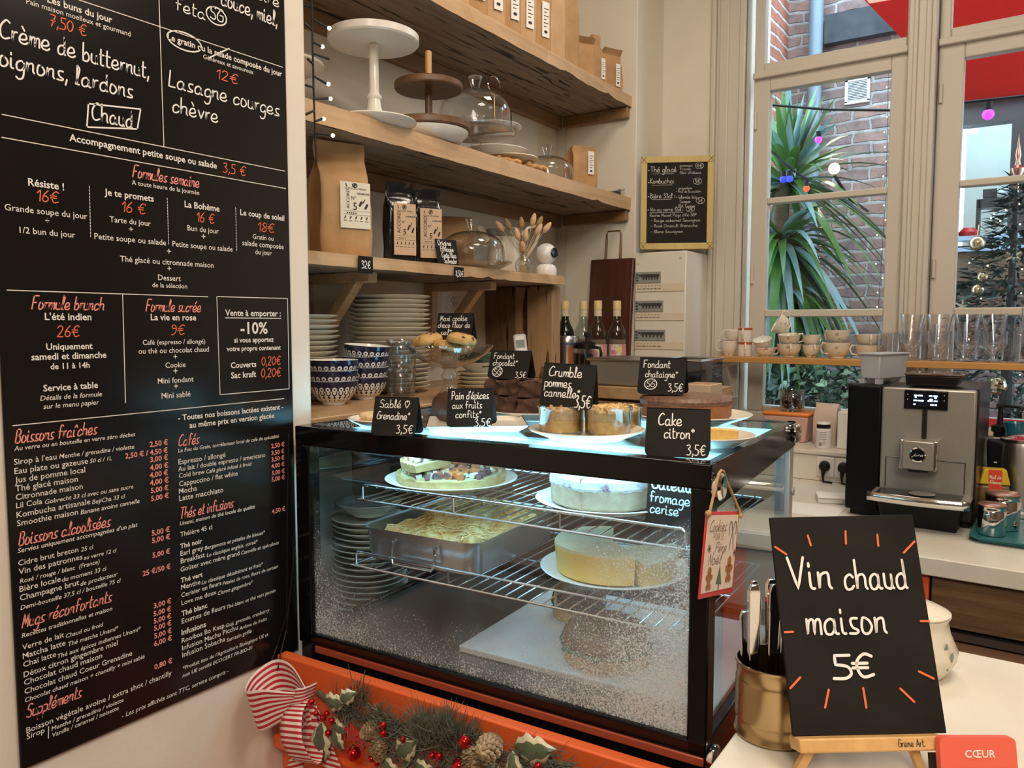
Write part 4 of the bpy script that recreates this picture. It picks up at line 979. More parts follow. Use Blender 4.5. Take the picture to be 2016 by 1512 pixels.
# spice loaf on a square platter
t = thing('serving_platter', 'cream rectangular platter with raised rim under the spice loaf', 'platter', (.348, 1.238, zc), R(38))
g = G()
a, b = .098, .082
pan_ = lambda s, z: [(-a * s, -b * s, z), (a * s, -b * s, z), (a * s, b * s, z), (-a * s, b * s, z)]
L_ = [pan_(.82, 0), pan_(.97, .010), pan_(1, .014), pan_(.97, .014), pan_(.84, .006)]
g.v = [p for l in L_ for p in l]
g.f = [[3, 2, 1, 0], [16, 17, 18, 19]] + [[j * 4 + i, j * 4 + (i + 1) % 4, j * 4 + 4 + (i + 1) % 4, j * 4 + 4 + i] for j in range(4) for i in range(4)]; g.mi = [0] * len(g.f)
obj('dish', g, M_cream, t, bev=.004)
M_loaf = mottled('dark_glazed_crust', [(.3, (.055, .022, .012)), (.7, (.10, .042, .022))], 30, .35, .4); M_crumb = mottled('spice_crumb', [(.3, (.26, .11, .025)), (.7, (.42, .20, .05))], 130, .85, 1, .004)
t = thing('spice_loaf', 'dark spice loaf with a cut orange-brown face behind its slate', 'loaf', (.300, 1.262, 1.2535), R(-22))
def loaf(g, y0, y1, w, h, n=14):
    prof = [(-w * .42, 0), (w * .42, 0), (w * .5, h * .62), (w * .46, h * .78), (w * .25, h * .95), (w * .06, h), (0, h * .96), (-w * .06, h), (-w * .25, h * .95), (-w * .46, h * .78), (-w * .5, h * .62)]
    k = len(prof); b0 = len(g.v)
    for i in range(n + 1):
        u = i / n; s = 1 if u < .8 else 1 - (u - .8) * .35
        g.v += [(x * s, y0 + (y1 - y0) * u, z * s + (.002 * math.sin(u * 30 + x * 200) if z > 0 else 0)) for x, z in prof]
    for i in range(n):
        for j in range(k): g.f.append([b0 + i * k + j, b0 + i * k + (j + 1) % k, b0 + (i + 1) * k + (j + 1) % k, b0 + (i + 1) * k + j]); g.mi.append(0)
    g.f.append([b0 + j for j in range(k)][::-1]); g.mi.append(1); g.f.append([b0 + n * k + j for j in range(k)]); g.mi.append(0)
g = G(); loaf(g, -.05, .07, .075, .058); obj('loaf', g, [M_loaf, M_crumb], t, smooth=50).rotation_euler = (0, 0, R(95))
# glass comport with cookies
t = thing('glass_comport', 'cut glass footed bowl holding cookies at the back of case top', 'bowl', (-.045, 1.645, 1.2505), 0)
lathe_part('bowl', [(.014, .082), (.03, .088), (.07, .10), (.10, .122), (.116, .140), (.117, .146)], M_glassb, t, 120, wob=lambda a, j: 1 + .012 * math.cos(40 * a) * (1 if j in (2, 3) else .3), closed=False, smooth=30)
lathe_part('stem', [(.042, 0), (.042, .004), (.030, .012), (.016, .035), (.012, .05), (.020, .056), (.023, .064), (.018, .072), (.014, .078), (.022, .084)], M_glassb, t, 60, wob=lambda a, j: 1 + (.06 * math.cos(20 * a) if 0 < j < 5 else 0), smooth=30)
M_cook = mottled('golden_cookie', [(.3, (.50, .27, .08)), (.7, (.66, .42, .16))], 45, .75, .9, .006); M_choc = mat('chocolate', (.07, .028, .014), .4)
def cookie(label, loc, rot, r, sd):
    t = thing('cookie', label, 'cookie', loc, 0, 'cookies in the glass comport'); t.rotation_euler = rot; q = random.Random(sd)
    g = G(); g.lathe([(0, 0), (r * .9, 0), (r, .006), (r * .94, .016), (r * .7, .024), (r * .3, .027), (0, .0275)], 26, (0, 0, 0), None, lambda a, j: 1 + .05 * math.sin(5 * a + sd) + .03 * math.sin(13 * a + 2 * j)); obj('dough', g, M_cook, t, smooth=60)
    g = G()
    for _ in range(12): a = q.uniform(0, 6.3); d = r * .85 * math.sqrt(q.random()); chunk(g, (d * math.cos(a), d * math.sin(a), .026 - .014 * (d / r) ** 2), .005, q)
    obj('chocolate_chips', g, M_choc, t, smooth=0)
cookie('top golden cookie mounded at the left of the glass comport', (-.092, 1.615, 1.400), (R(12), R(-6), 0), .042, 1)
cookie('golden cookie lying flat in the middle of the comport', (-.035, 1.63, 1.381), (R(-8), R(8), 0), .045, 2)
cookie('cookie at the right rim of the comport beside its slate', (.014, 1.618, 1.402), (R(6), R(8), 1), .040, 3)
cookie('cookie low at the back of the glass comport', (-.055, 1.69, 1.369), (R(-10), 0, 2), .043, 4)
# stacked glass tumblers
for i, (dx, dz, tl, lab) in enumerate(((0, 0, 0, 'lower of two glass jars stacked on worktop by bowls'), (.002, .0795, 3, 'upper glass jar tilted inside the lower one on worktop'))):
    t = thing('glass_jar', lab, 'jar', (-.212 + dx, 1.636, 1.2505 + dz), 0, 'glass jars on the worktop'); t.rotation_euler = (R(tl * .5), R(tl), 0)
    lathe_part('jar', [(0, .003), (.036, .003), (.040, .010), (.041, .055), (.038, .064), (.043, .070), (.043, .078), (.040, .078), (.036, .064), (.0385, .055), (.037, .012), (0, .009)], M_glassb, t, 36)
# brownies
plate('white plate under the dark brownie pieces behind the loaf', (.345, 1.447, zc), .105)
M_brown = mottled('dark_brownie', [(.3, (.045, .018, .010)), (.7, (.11, .048, .026))], 45, .75, 1, .008)
def brownie(label, loc, rz, sx, sy, sz, sd):
    q = random.Random(sd); g = G()
    def f(x, y, z): return x * sx + .002 * math.sin(50 * y + sd), y * sy + .002 * math.sin(60 * x), z * sz
    n = 10
    for ax in range(6):
        def fn(u, v, ax=ax):
            a, b = 2 * u - 1, 2 * v - 1
            p = [(1, a, b), (-1, b, a), (b, 1, a), (a, -1, b), (a, b, 1), (b, a, -1)][ax]
            x, y, z = p[0] * sx / 2, p[1] * sy / 2, (p[2] + 1) / 2 * sz
            k = .0022 * (math.sin(170 * x + sd) * math.cos(150 * y) + math.sin(210 * z + 90 * x + sd)); 
            cr = .0035 if .35 < (p[2] + 1) / 2 < .62 and abs(p[2]) < 1 else 0
            return (x * (1 - cr * 6) + k, y * (1 - cr * 6) + k, z + k * (1 if z > .01 else 0))
        g.grid(fn, n, n)
    o = obj('brownie', g, M_brown, smooth=60); o.location = loc; o.rotation_euler = (0, 0, rz); return tag(o, label, 'brownie', 'brownie pieces on the plate')
brownie('lower brownie piece at the right of the chocolate plate', (.383, 1.430, 1.2580), R(12), .092, .07, .034, 1)
brownie('upper brownie piece at the right stacked on the lower one', (.385, 1.433, 1.2950), R(6), .088, .066, .034, 2)
brownie('brownie piece at the left carrying the Fondant chocolat slate', (.290, 1.445, 1.2580), R(4), .078, .085, .036, 3)
brownie('upper brownie piece at the left under the Fondant chocolat slate', (.288, 1.447, 1.2960), R(-5), .076, .082, .032, 4)
brownie('small brownie piece on top at the back, partly behind a slate', (.380, 1.477, 1.3320), R(20), .045, .035, .026, 5)
# apple crumble jars
plate('cream plate holding three jars of apple crumble', (.600, 1.232, zc), .105, M_cream)
M_apple = mottled('stewed_apple', [(.35, (.36, .12, .015)), (.5, (.72, .36, .05)), (.62, (.86, .58, .16))], 34, .2, .6); M_crb = mottled('crumble_topping', [(.35, (.56, .33, .11)), (.65, (.84, .64, .34))], 70, .8, 1)
def crumble(label, loc, sd):
    t = thing('crumble_jar', label, 'dessert jar', loc, 0, 'apple crumble jars'); q = random.Random(sd)
    lathe_part('jar', [(0, 0), (.036, 0), (.040, .004), (.0415, .046), (.0440, .049), (.0440, .053), (.0410, .053), (.0395, .047), (.038, .006), (0, .005)], M_glassb, t, 48)
    lathe_part('apple_filling', [(0, .006), (.0372, .006), (.0388, .028), (0, .030)], M_apple, t, 40)
    g = G(); g.lathe([(.0388, .0285), (.039, .043), (.03, .050), (.012, .053), (0, .054)], 30, (0, 0, 0), None, lambda a, j: 1 + .02 * math.sin(9 * a + 3 * j) * (j > 1))
    for _ in range(150):
        a = q.uniform(0, 6.3); d = .037 * math.sqrt(q.random()); chunk(g, (d * math.cos(a), d * math.sin(a), .0525 - .008 * (d / .038) ** 2), q.uniform(.003, .0055), q)
    obj('crumble_topping', g, M_crb, t, smooth=0)
crumble('left front jar of apple crumble on the cream plate', (.557, 1.215, 1.2535), 1)
crumble('right front jar of apple crumble under the Crumble slate', (.638, 1.240, 1.2535), 2)
crumble('rear jar of apple crumble at the right back of its plate', (.622, 1.322, 1.2465), 3)
# chestnut cake
plate('large cream plate under the brown chestnut cake', (.668, 1.555, zc), .128, M_cream, .02)
t = thing('chestnut_cake', 'round brown chestnut cake with speckled top', 'cake', (.660, 1.553, 1.2575)); M_ches = mottled('chestnut_cake_side', [(.3, (.24, .085, .03)), (.7, (.36, .15, .055))], 50, .5, .5)
lathe_part('sponge', [(0, 0), (.088, 0), (.093, .006), (.094, .034), (.090, .040), (0, .043)], M_ches, t, 56, wob=lambda a, j: 1 + .008 * math.sin(8 * a)); lathe_part('glaze', [(.0945, .030), (.0955, .038), (.09, .045), (.05, .048), (0, .0485)], mottled('speckled_glaze', [(.3, (.11, .05, .03)), (.7, (.24, .13, .085))], 120, .4, .6), t, 56)
# lemon cake slices
M_lem = mottled('lemon_cake', [(.3, (.70, .42, .10)), (.7, (.82, .58, .20))], 70, .8, .6)
plate('small patterned plate with lemon cake slices behind its slate', (.800, 1.285, zc), .085, mat('grey_pattern_plate', (.60, .54, .47), .3))
for i, (x, y, r) in enumerate(((.832, 1.282, 20), (.795, 1.305, -10), (.768, 1.275, 50))):
    g = G(); wedge(g, .045, 0, .018, R(-25), R(25), 8, .03, i); o = obj('lemon_cake_slice', g, M_lem, smooth=25); o.location = (x - .02, y, 1.2535); o.rotation_euler = (0, 0, R(r)); tag(o, ['lemon cake slice showing right of the Cake citron slate', 'lemon cake slice at the back of its plate', 'lemon cake slice at the left of its plate'][i], 'cake slice', 'lemon cake slices')

# ---------------------------------------------------------------- worktop: plates, bowls, bottles
zw = 1.2505
def stack(x, y, n, pitch, r, where, grp, seed, m=M_cream, h=.019, z=zw):
    q = random.Random(seed); p0 = None; zz = z
    for k in range(n):
        lab = '%s plate from the bottom of %s' % (ORD[k], where) if k < n - 1 else 'topmost plate of ' + where
        loc = (x + q.uniform(-.004, .004), y + q.uniform(-.004, .004), zz)
        if p0 is None: p0 = plate(lab, loc, r, m, h, grp)
        else: dup(p0, loc, q.uniform(0, 6), lab, None, q.choice([1, .985, 1.01]))
        zz += pitch
    return zz
stack(-.345, 1.735, 21, .0133, .121, 'the tall cream dinner plate stack', 'tall stack of dinner plates', 1)
stack(-.385, 1.405, 16, .0138, .118, 'the plate stack behind the patterned bowls', 'plate stack by the menu wall', 2)
zz = stack(-.165, 1.955, 4, .0125, .078, 'the low stack of glass-edged plates behind the comport', 'low stack of small plates', 3, M_cream, .016)
t = thing('salad_bowl', 'small white bowl of dark green leaves on the low plate stack', 'bowl', (-.165, 1.955, zz + .001))
lathe_part('bowl', [(0, 0), (.035, 0), (.06, .018), (.076, .034), (.073, .034), (.05, .016), (0, .005)], M_white, t)
g = G(); q = random.Random(3)
for _ in range(60):
    a = q.uniform(0, 6.3); d = .06 * math.sqrt(q.random()); chunk(g, (d * math.cos(a), d * math.sin(a), .034 + q.uniform(0, .016)), .015, q)
obj('green_leaves', g, mat('dark_salad', (.04, .07, .03), .5), t, smooth=0)
def pattern_mat():
    m = mat('blue_and_white_pattern', (.8, .8, .78), .12); tc = nd(m, 'ShaderNodeTexCoord'); gr = nd(m, 'ShaderNodeTexGradient', gradient_type='RADIAL'); lk(m, tc.outputs['Object'], gr.inputs[0])
    sp = nd(m, 'ShaderNodeSeparateXYZ'); lk(m, tc.outputs['Object'], sp.inputs[0])
    def mth(op, a, b=0.0):
        k = nd(m, 'ShaderNodeMath', operation=op)
        for i, v in ((0, a), (1, b)):
            if isinstance(v, (int, float)): k.inputs[i].default_value = v
            else: lk(m, v, k.inputs[i])
        return k.outputs[0]
    u = mth('MULTIPLY', gr.outputs[1], 22); z = mth('MULTIPLY', sp.outputs[2], 1)
    fu = mth('SUBTRACT', mth('FRACT', u), .5)
    def disc(zc, r0, r1, sq=1.0):
        dz = mth('DIVIDE', mth('SUBTRACT', z, zc), .0165 * sq); d = mth('SQRT', mth('ADD', mth('MULTIPLY', fu, fu), mth('MULTIPLY', dz, dz)))
        return mth('MULTIPLY', mth('LESS_THAN', d, r1), mth('GREATER_THAN', d, r0))
    band = mth('GREATER_THAN', z, .048)
    navy = mth('MAXIMUM', mth('MAXIMUM', mth('MULTIPLY', mth('GREATER_THAN', z, .036), 1), disc(.031, .24, .42)), mth('MAXIMUM', disc(.020, 0, .22), disc(.012, 0, .12)))
    white = mth('MAXIMUM', disc(.040, .0, .36), disc(.031, 0, .2))
    dot = disc(.040, 0, .14)
    v = mth('MAXIMUM', mth('MULTIPLY', navy, mth('SUBTRACT', 1, mth('MULTIPLY', white, mth('SUBTRACT', 1, band)))), dot)
    bc(m, ramp(m, v, [(0, (.80, .79, .76)), (1, (.008, .014, .05))], 'CONSTANT') if False else ramp(m, v, [(.45, (.80, .79, .76)), (.55, (.008, .014, .05))])); return m
M_pat = pattern_mat()
def pbowl(label, loc, rz, rot=None):
    t = thing('patterned_bowl', label, 'bowl', loc, rz, 'blue and white patterned bowls')
    if rot: t.rotation_euler = rot
    g = G(); g.shell([(0, 0), (.028, 0), (.030, .006), (.040, .012), (.054, .030), (.0605, .050), (.0625, .060)], 44); obj('outside', g, M_pat, t)
    g = G(); g.shell([(.0625, .060), (.0605, .0605), (.058, .050), (.050, .030), (.035, .014), (0, .010)], 44); obj('inside', g, M_white, t)
    return t
pb = pbowl('bottom bowl of the near patterned bowl stack', (-.236, 1.518, zw), 0)
for k, lab in ((1, 'second patterned bowl from the bottom of the near stack'), (2, 'third patterned bowl from the bottom of the near stack'), (3, 'topmost patterned bowl of the near stack')): dup(pb, (-.236 + .002 * k, 1.518, zw + .0285 * k), None, lab, (R(2 * (k % 2)), R(-2 * (k - 1)), k))
for k, lab in ((0, 'bottom bowl of the short stack beside the wall edge'), (1, 'middle bowl of the short stack beside the wall edge'), (2, 'topmost bowl of the short stack beside the wall edge')): dup(pb, (-.200, 1.372, zw + .026 * k), .4 * k, lab)
# children's drawing on the wall
t = thing('wall_drawing', 'faint sketch on white paper taped to the recess wall', 'drawing', (-.5395, 2.31, 1.49)); t.matrix_world = Matrix(((0, 0, 1, -.5395), (1, 0, 0, 2.31), (0, 1, 0, 1.47), (0, 0, 0, 1)))
g = G(); g.box(-.09, .09, -.08, .13, 0, .0006); obj('sheet', g, M_paperw, t)
g = G(); q = random.Random(9)
for _ in range(26): x, y = q.uniform(-.07, .02), q.uniform(-.04, .08); stroke(g, [(x + .012 * math.cos(a) * q.uniform(.5, 1), y + .012 * math.sin(a)) for a in [k * .9 for k in range(7)]], .0012, .0009)
obj('pencil_lines', g, mat('grey_pencil', (.35, .32, .30), .8), t, smooth=0)
g = G(); g.prism([(.045, -.02), (.065, -.005), (.06, .02), (.05, .06), (.04, .02), (.032, 0)], .0007, .0009); obj('yellow_leaf', g, mat('yellow_leaf', (.55, .38, .12), .7), t)
# phone handset
t = thing('cordless_phone', 'white cordless phone handset in its base by the wooden post', 'phone', (-.30, 2.40, zw), R(35))
g = G(); g.box(-.035, .035, -.03, .04, 0, .03); obj('charging_base', g, M_whitep, t, bev=.008)
g = G(); g.grid(lambda u, v: (0, 0, 0), 1, 1); g = G()
M_ = Matrix.Translation((0, .005, .02)) @ Matrix.Rotation(R(-14), 4, 'X') @ Matrix.Rotation(R(-6), 4, 'Y')
g.box(-.024, .024, -.012, .012, 0, .15, M_); hs = obj('handset', g, M_whitep, t, bev=.009, seg=3)
g = G(); g.box(-.016, .016, -.0128, -.0122, .095, .125, M_); obj('screen', g, mat('lcd', (.10, .13, .12), .2), hs)
g = G()
for i in range(4):
    for j in range(3): g.box(-.015 + j * .0115, -.008 + j * .0115, -.0132, -.012, .02 + i * .014, .029 + i * .014, M_)
obj('keypad', g, mat('grey_keys', (.55, .55, .57), .4), hs)
# cutting board
t = thing('cutting_board', 'dark wooden cutting board with loop handle leaning on the end wall', 'cutting board', (-.268, 3.0, zw)); t.rotation_euler = (R(-5), 0, 0)
M_mah = wood('dark_mahogany', [(.3, (.045, .014, .008)), (.7, (.10, .032, .018))], 'z', 6, .35)
g = G(); g.box(-.103, .103, 0, .022, 0, .485); obj('board', g, M_mah, t, bev=.006)
g = G(); g.tube([(-.035, .011, .483), (-.034, .011, .59), (-.028, .011, .605), (.028, .011, .605), (.034, .011, .59), (.035, .011, .483)], .0055, 8); obj('loop_handle', g, M_walnut, t)
# syrup and wine bottles
M_bot = thin_glass('bottle_glass', (.80, .86, .84), 1.6); M_cap = mat('cream_foil_cap', (.72, .60, .26), .45); M_capw = mat('cream_neck_label', (.70, .62, .45), .6)
def bottle(label, loc, dark=False, lab=True):
    t = thing('syrup_bottle', label, 'bottle', loc, 0, 'bottles in front of the end wall')
    m = mat('dark_wine_glass', (.008, .010, .009), .1) if dark else M_bot
    lathe_part('bottle_body', [(0, .003), (.036, .003), (.039, .010), (.039, .15), (.036, .175), (.022, .205), (.0155, .225), (.0145, .285), (0, .285)], m, t, 32)
    if not dark: lathe_part('syrup', [(0, .008), (.035, .008), (.0365, .14), (0, .14)], mat('syrup', (.30, .20, .17), .1), t, 24)
    lathe_part('neck_label', [(.0165, .235), (.0162, .262)], M_capw, t, 20, closed=False); lathe_part('cap', [(.0172, .262), (.0168, .295), (.0155, .298), (0, .298)], M_cap, t, 20)
    if lab:
        g = G(); g.grid(lambda u, v: (.0397 * math.sin((u - .5) * 2.4 + .7), -.0397 * math.cos((u - .5) * 2.4 + .7), .045 + .075 * v), 14, 1)
        m2 = mat('flower_label', (.7, .6, .6), .6); v = coords(m2); bc(m2, ramp(m2, noise(m2, v, 42, 2), [(.35, (.30, .40, .16)), (.45, (.62, .18, .32)), (.55, (.72, .66, .62)), (.7, (.55, .62, .72))])); l = obj('flower_label', g, m2, t)
        g = G(); g.grid(lambda u, v: (.0403 * math.sin((u - .5) * .55 + .75), -.0403 * math.cos((u - .5) * .55 + .75), .085 + .028 * v), 6, 1); obj('name_patch', g, M_cap, l)
bottle('dark bottle with cream cap beside the wooden post', (-.375, 2.83, zw), True, False)
bottle('clear bottle with cream cap, second from the wooden post', (-.329, 2.905, zw), False, False)
bottle('clear bottle with flower label directly before the board', (-.232, 2.85, zw))
bottle('clear bottle with flower label at the right, nearest the panel', (-.178, 2.915, zw))
t = thing('steel_canister', 'brushed steel canister with blue line beside the wooden post', 'canister', (-.300, 2.72, zw))
lathe_part('body', [(0, 0), (.044, 0), (.045, .002), (.045, .125), (0, .125)], M_steel, t, 36); lathe_part('lid', [(.0455, .126), (.046, .15), (.042, .155), (0, .157)], M_steel, t, 36); lathe_part('blue_line', [(.0455, .122), (.0458, .126)], mat('navy_line', (.03, .05, .25), .4), t, 36, closed=False)
g = G(); g.grid(lambda u, v: (.0457 * math.sin((u - .5) * .5 + .8), -.0457 * math.cos((u - .5) * .5 + .8), .02 + .09 * v), 5, 1); obj('copper_print', g, mat('copper_print', (.45, .16, .07), .4, .6), t)
t = thing('french_press', 'black framed glass coffee press next to the steel canister', 'coffee press', (-.222, 2.735, zw))
lathe_part('glass_beaker', [(0, .004), (.033, .004), (.034, .115)], M_glassb, t, 28, closed=False); lathe_part('coffee', [(0, .006), (.032, .006), (.032, .085), (0, .085)], mat('black_coffee', (.012, .008, .006), .2), t, 24)
lathe_part('lid', [(.036, .115), (.036, .128), (.012, .134), (.004, .136), (.004, .152), (.010, .156), (.010, .168), (0, .172)], M_blackm, t, 24)
g = G(); g.lathe([(.036, 0), (.036, .02)], 24); g.lathe([(.0355, .105), (.0355, .118)], 24); g.tube([(.034, 0, .112), (.062, 0, .108), (.066, 0, .09), (.064, 0, .03), (.036, 0, .012)], .006, 8); obj('frame', g, M_blackm, t)
# food containers on the end of the worktop
t = thing('steel_container', 'grey steel food container with a dark lip at the worktop end', 'container', (.148, 2.40, zw))
g = G(); g.hexa([(-.108, -.10, 0), (.112, -.10, 0), (.112, .10, 0), (-.108, .10, 0)], [(-.118, -.11, .085), (.118, -.11, .085), (.118, .11, .085), (-.118, .11, .085)]); obj('container_body', g, mat('dull_steel', (.34, .33, .29), .4, .6), t, bev=.006)
g = G(); g.box(-.124, .124, -.116, .116, .082, .091); obj('lip', g, M_steel, t, bev=.003)
t = thing('clear_tray', 'clear acrylic tray with bright rim beside the steel container', 'tray', (.345, 2.40, zw))
g = G(); g.box(-.068, .068, -.10, -.097, 0, .088); g.box(-.068, .068, .097, .10, 0, .088); g.box(-.068, -.065, -.10, .10, 0, .088); g.box(.065, .068, -.10, .10, 0, .088); g.box(-.068, .068, -.1, .1, 0, .003); g.box(-.0015, .0015, -.1, .1, 0, .085); obj('tray_body', g, thin_glass('grey_acrylic', (.72, .72, .74), 1.7), t, smooth=0)
g = G(); g.tube([(-.069, -.101, .09), (.069, -.101, .09), (.069, .101, .09), (-.069, .101, .09)], .004, 6, True); obj('rim', g, M_chrome, t)
tag(obj('steel_unit', G().box(.425, .545, 2.02, 2.255, 0, 1.243), M_steel, bev=.004), 'stainless steel unit behind the right rear of the display case', 'kitchen unit')
t = thing('wooden_box', 'low beige wooden box behind the chestnut slate', 'box', (.49, 2.14, 1.2435)); g = G(); g.box(-.05, .03, -.05, .05, 0, .04); obj('box_body', g, mat('beige_wood', (.56, .43, .29), .6), t, bev=.002)
g = G(); g.box(-.046, .026, -.046, .046, .036, .0405); obj('inside', g, M_worktop, t)
# ---------------------------------------------------------------- end wall and window side
def framed(px):
    pass
t = thing('drinks_chalkboard', 'small chalkboard of drinks in a pale yellow wooden frame beside the window', 'chalkboard')
ux = Vector((.8815, .4722, 0)); uy = Vector((0, 0, 1)); un = ux.cross(uy)
t.matrix_world = Matrix(((ux.x, uy.x, un.x, -.138), (ux.y, uy.y, un.y, 3.042), (ux.z, uy.z, un.z, 1.764), (0, 0, 0, 1)))
BW, BH = .298, .381
M_pine = wood('yellow_pine', [(.3, (.52, .38, .12)), (.7, (.62, .47, .18))], 'y', 5, .5)
g = G(); f_ = .026
g.box(0, BW, 0, f_, 0, .014); g.box(0, BW, BH - f_, BH, 0, .014); g.box(0, f_, f_, BH - f_, 0, .014); g.box(BW - f_, BW, f_, BH - f_, 0, .014)
obj('frame', g, M_pine, t, bev=.002)
g = G(); g.box(f_ - .003, BW - f_ + .003, f_ - .003, BH - f_ + .003, .002, .008); obj('slate', g, M_slate, t)
M_tw = mat('brown_twine', (.16, .10, .05), .8)
for x, y, s in ((.012, .012, 1), (BW - .012, .012, -1), (.012, BH - .012, -1), (BW - .012, BH - .012, 1)): g = G(); seg(g, (x - .011, y - .011 * s), (x + .011, y + .011 * s), .0022, .0146); seg(g, (x - .009, y + .011 * s), (x + .010, y - .009 * s), .0018, .0146); obj('corner_twine', g, M_tw, t, smooth=0)
g = G(); zt2 = .0086
for s, x, y, h, wd in (('Thé glacé', .04, .318, .022, .105), ('Kombucha:', .04, .272, .020, .095), ('Bière 33cl :', .04, .212, .018, .10), ('Vin au verre 12cl :', .04, .158, .015, .135), ('Roche Mazet Pays d\'Oc IGP', .04, .136, .012, .19), ('- Rouge cabernet Sauvignon', .045, .114, .012, .20), ('- Rosé Cinsault Grenache', .045, .092, .012, .19), ('- Blanc Sauvignon', .045, .068, .012, .13)): hand(g, s, x, y, h=h, width=wd, w=.2, z=zt2)
for s, x, y, h, wd in (('pommes', .16, .338, .010, .05), ('framb.', .16, .324, .010, .045), ('fleur d\'hibiscus', .16, .309, .010, .085), ('- gingembre', .145, .246, .010, .065), ('- fruit de la passion', .145, .233, .010, .10), ('- blonde bio', .145, .208, .013, .085), ('Tamper', .16, .190, .012, .045), ('- IPA Tamper', .145, .172, .012, .08), ('4€', .228, .333, .016, .022), ('5€', .222, .270, .016, .02), ('5€', .235, .192, .015, .02), ('5€', .196, .158, .014, .018)): hand(g, s, x, y, h=h, width=wd, w=.2, z=zt2)
for x, y, l in ((.05, .311, .085), (.045, .265, .085), (.045, .206, .08), (.04, .152, .135)): seg(g, (x, y), (x + l, y), .0012, zt2)
for x, y in ((.034, .325), (.034, .276), (.034, .218), (.034, .163)): seg(g, (x - .002, y), (x, y), .004, zt2)
for x, y in ((.239, .341), (.232, .278), (.245, .199), (.205, .165)): ring(g, x, y, .017, .013, .0013, zt2)
obj('handwriting', g, M_chalk2, t, smooth=0)
t = thing('electrical_panel', 'tall white electrical panel with three rows of breakers', 'electrical panel', (-.163, 3.05, 0))
g = G(); g.box(0, .228, 0, .25, 1.2505, 1.752); obj('cabinet', g, mat('panel_cream', (.80, .76, .68), .4), t, bev=.004)
M_grey = mat('breaker_grey', (.30, .33, .31), .4); M_dk = mat('breaker_dark', (.06, .06, .065), .4); M_lcard = mat('breaker_card', (.74, .66, .52), .6); M_gp = mat('grey_print', (.30, .26, .22), .7)
for k, z in enumerate((1.625, 1.505, 1.384)):
    w = (.115, .127, .138)[k]
    g = G(); g.box(.004, .004 + w, -.004, 0, z, z + .046); o = obj('breaker_row', g, M_grey, t, bev=.001)
    g = G(); g.box(.034, w - .002, -.008, -.003, z + .026, z + .036); obj('switch_bar', g, M_dk, o)
    g = G()
    for i in range(6): g.box(.040 + i * (w - .04) / 6, .046 + i * (w - .04) / 6, -.006, -.003, z + .014, z + .024)
    for i in range(3): g.box(.009, .018, -.005, -.003, z + .008 + i * .012, z + .015 + i * .012)
    g.box(.022, .030, -.006, -.003, z + .028, z + .036); obj('switches', g, M_dk, o)
    g = G(); g.box(.004, .222, -.0012, 0, z - .036, z - .005); c = obj('label_card', g, M_lcard, t)
    g = G(); q = random.Random(k)
    for i in range(7): g.box(.014 + i * .016, .020 + i * .016, -.002, -.001, z - .014, z - .011)
    x = .012
    while x < .11: l = q.uniform(.008, .02); g.box(x, x + l, -.002, -.001, z - .026, z - .0215); x += l + .004
    g.box(.004, .222, -.002, -.001, z - .037, z - .0358); obj('card_print', g, M_gp, c)
g = G(); g.box(.20, .211, -.003, .0, 1.722, 1.731); g.lathe([(.004, 0), (.004, .003), (0, .003)], 10, (0, 0, 0), Matrix.Translation((.016, 0, 1.71)) @ Matrix.Rotation(PI / 2, 4, 'X')); obj('screw_caps', g, M_lcard, t)

# shelf of cups across the window
WR = R(-1.06)
t = thing('cup_shelf', 'narrow honey-coloured wooden shelf across the window carrying cups and glasses', 'shelf', (-.19, 3.33, 0), WR)
g = G(); g.box(.355, 2.4, -.25, -.04, 1.300, 1.322); obj('board', g, wood('honey_pine', [(.3, (.48, .23, .06)), (.7, (.60, .32, .10))], 'x', 5, .35), t, bev=.002)
for u in (.39, 1.9):
    g = G(); g.box(u - .016, u + .016, -.22, -.04, 1.282, 1.300); g.box(u - .016, u + .016, -.058, -.037, 1.09, 1.282)
    g.hexa([(u - .015, -.06, 1.11), (u + .015, -.06, 1.11), (u + .015, -.04, 1.11), (u - .015, -.04, 1.11)], [(u - .015, -.20, 1.284), (u + .015, -.20, 1.284), (u + .015, -.172, 1.284), (u - .015, -.172, 1.284)]); obj('bracket', g, M_trim, t, bev=.002)
zcs = 1.3225
M_cup = mottled('floral_cream_china', [(.40, (.76, .71, .60)), (.60, (.78, .73, .62)), (.66, (.38, .26, .15)), (.72, (.74, .68, .56))], 38, .2, 0); M_cupr = mottled('red_sprig_china', [(.5, (.78, .74, .66)), (.62, (.78, .74, .66)), (.66, (.50, .06, .04)), (.72, (.76, .72, .62))], 30, .2, 0); M_redb = mat('red_gold_band', (.45, .10, .05), .3)
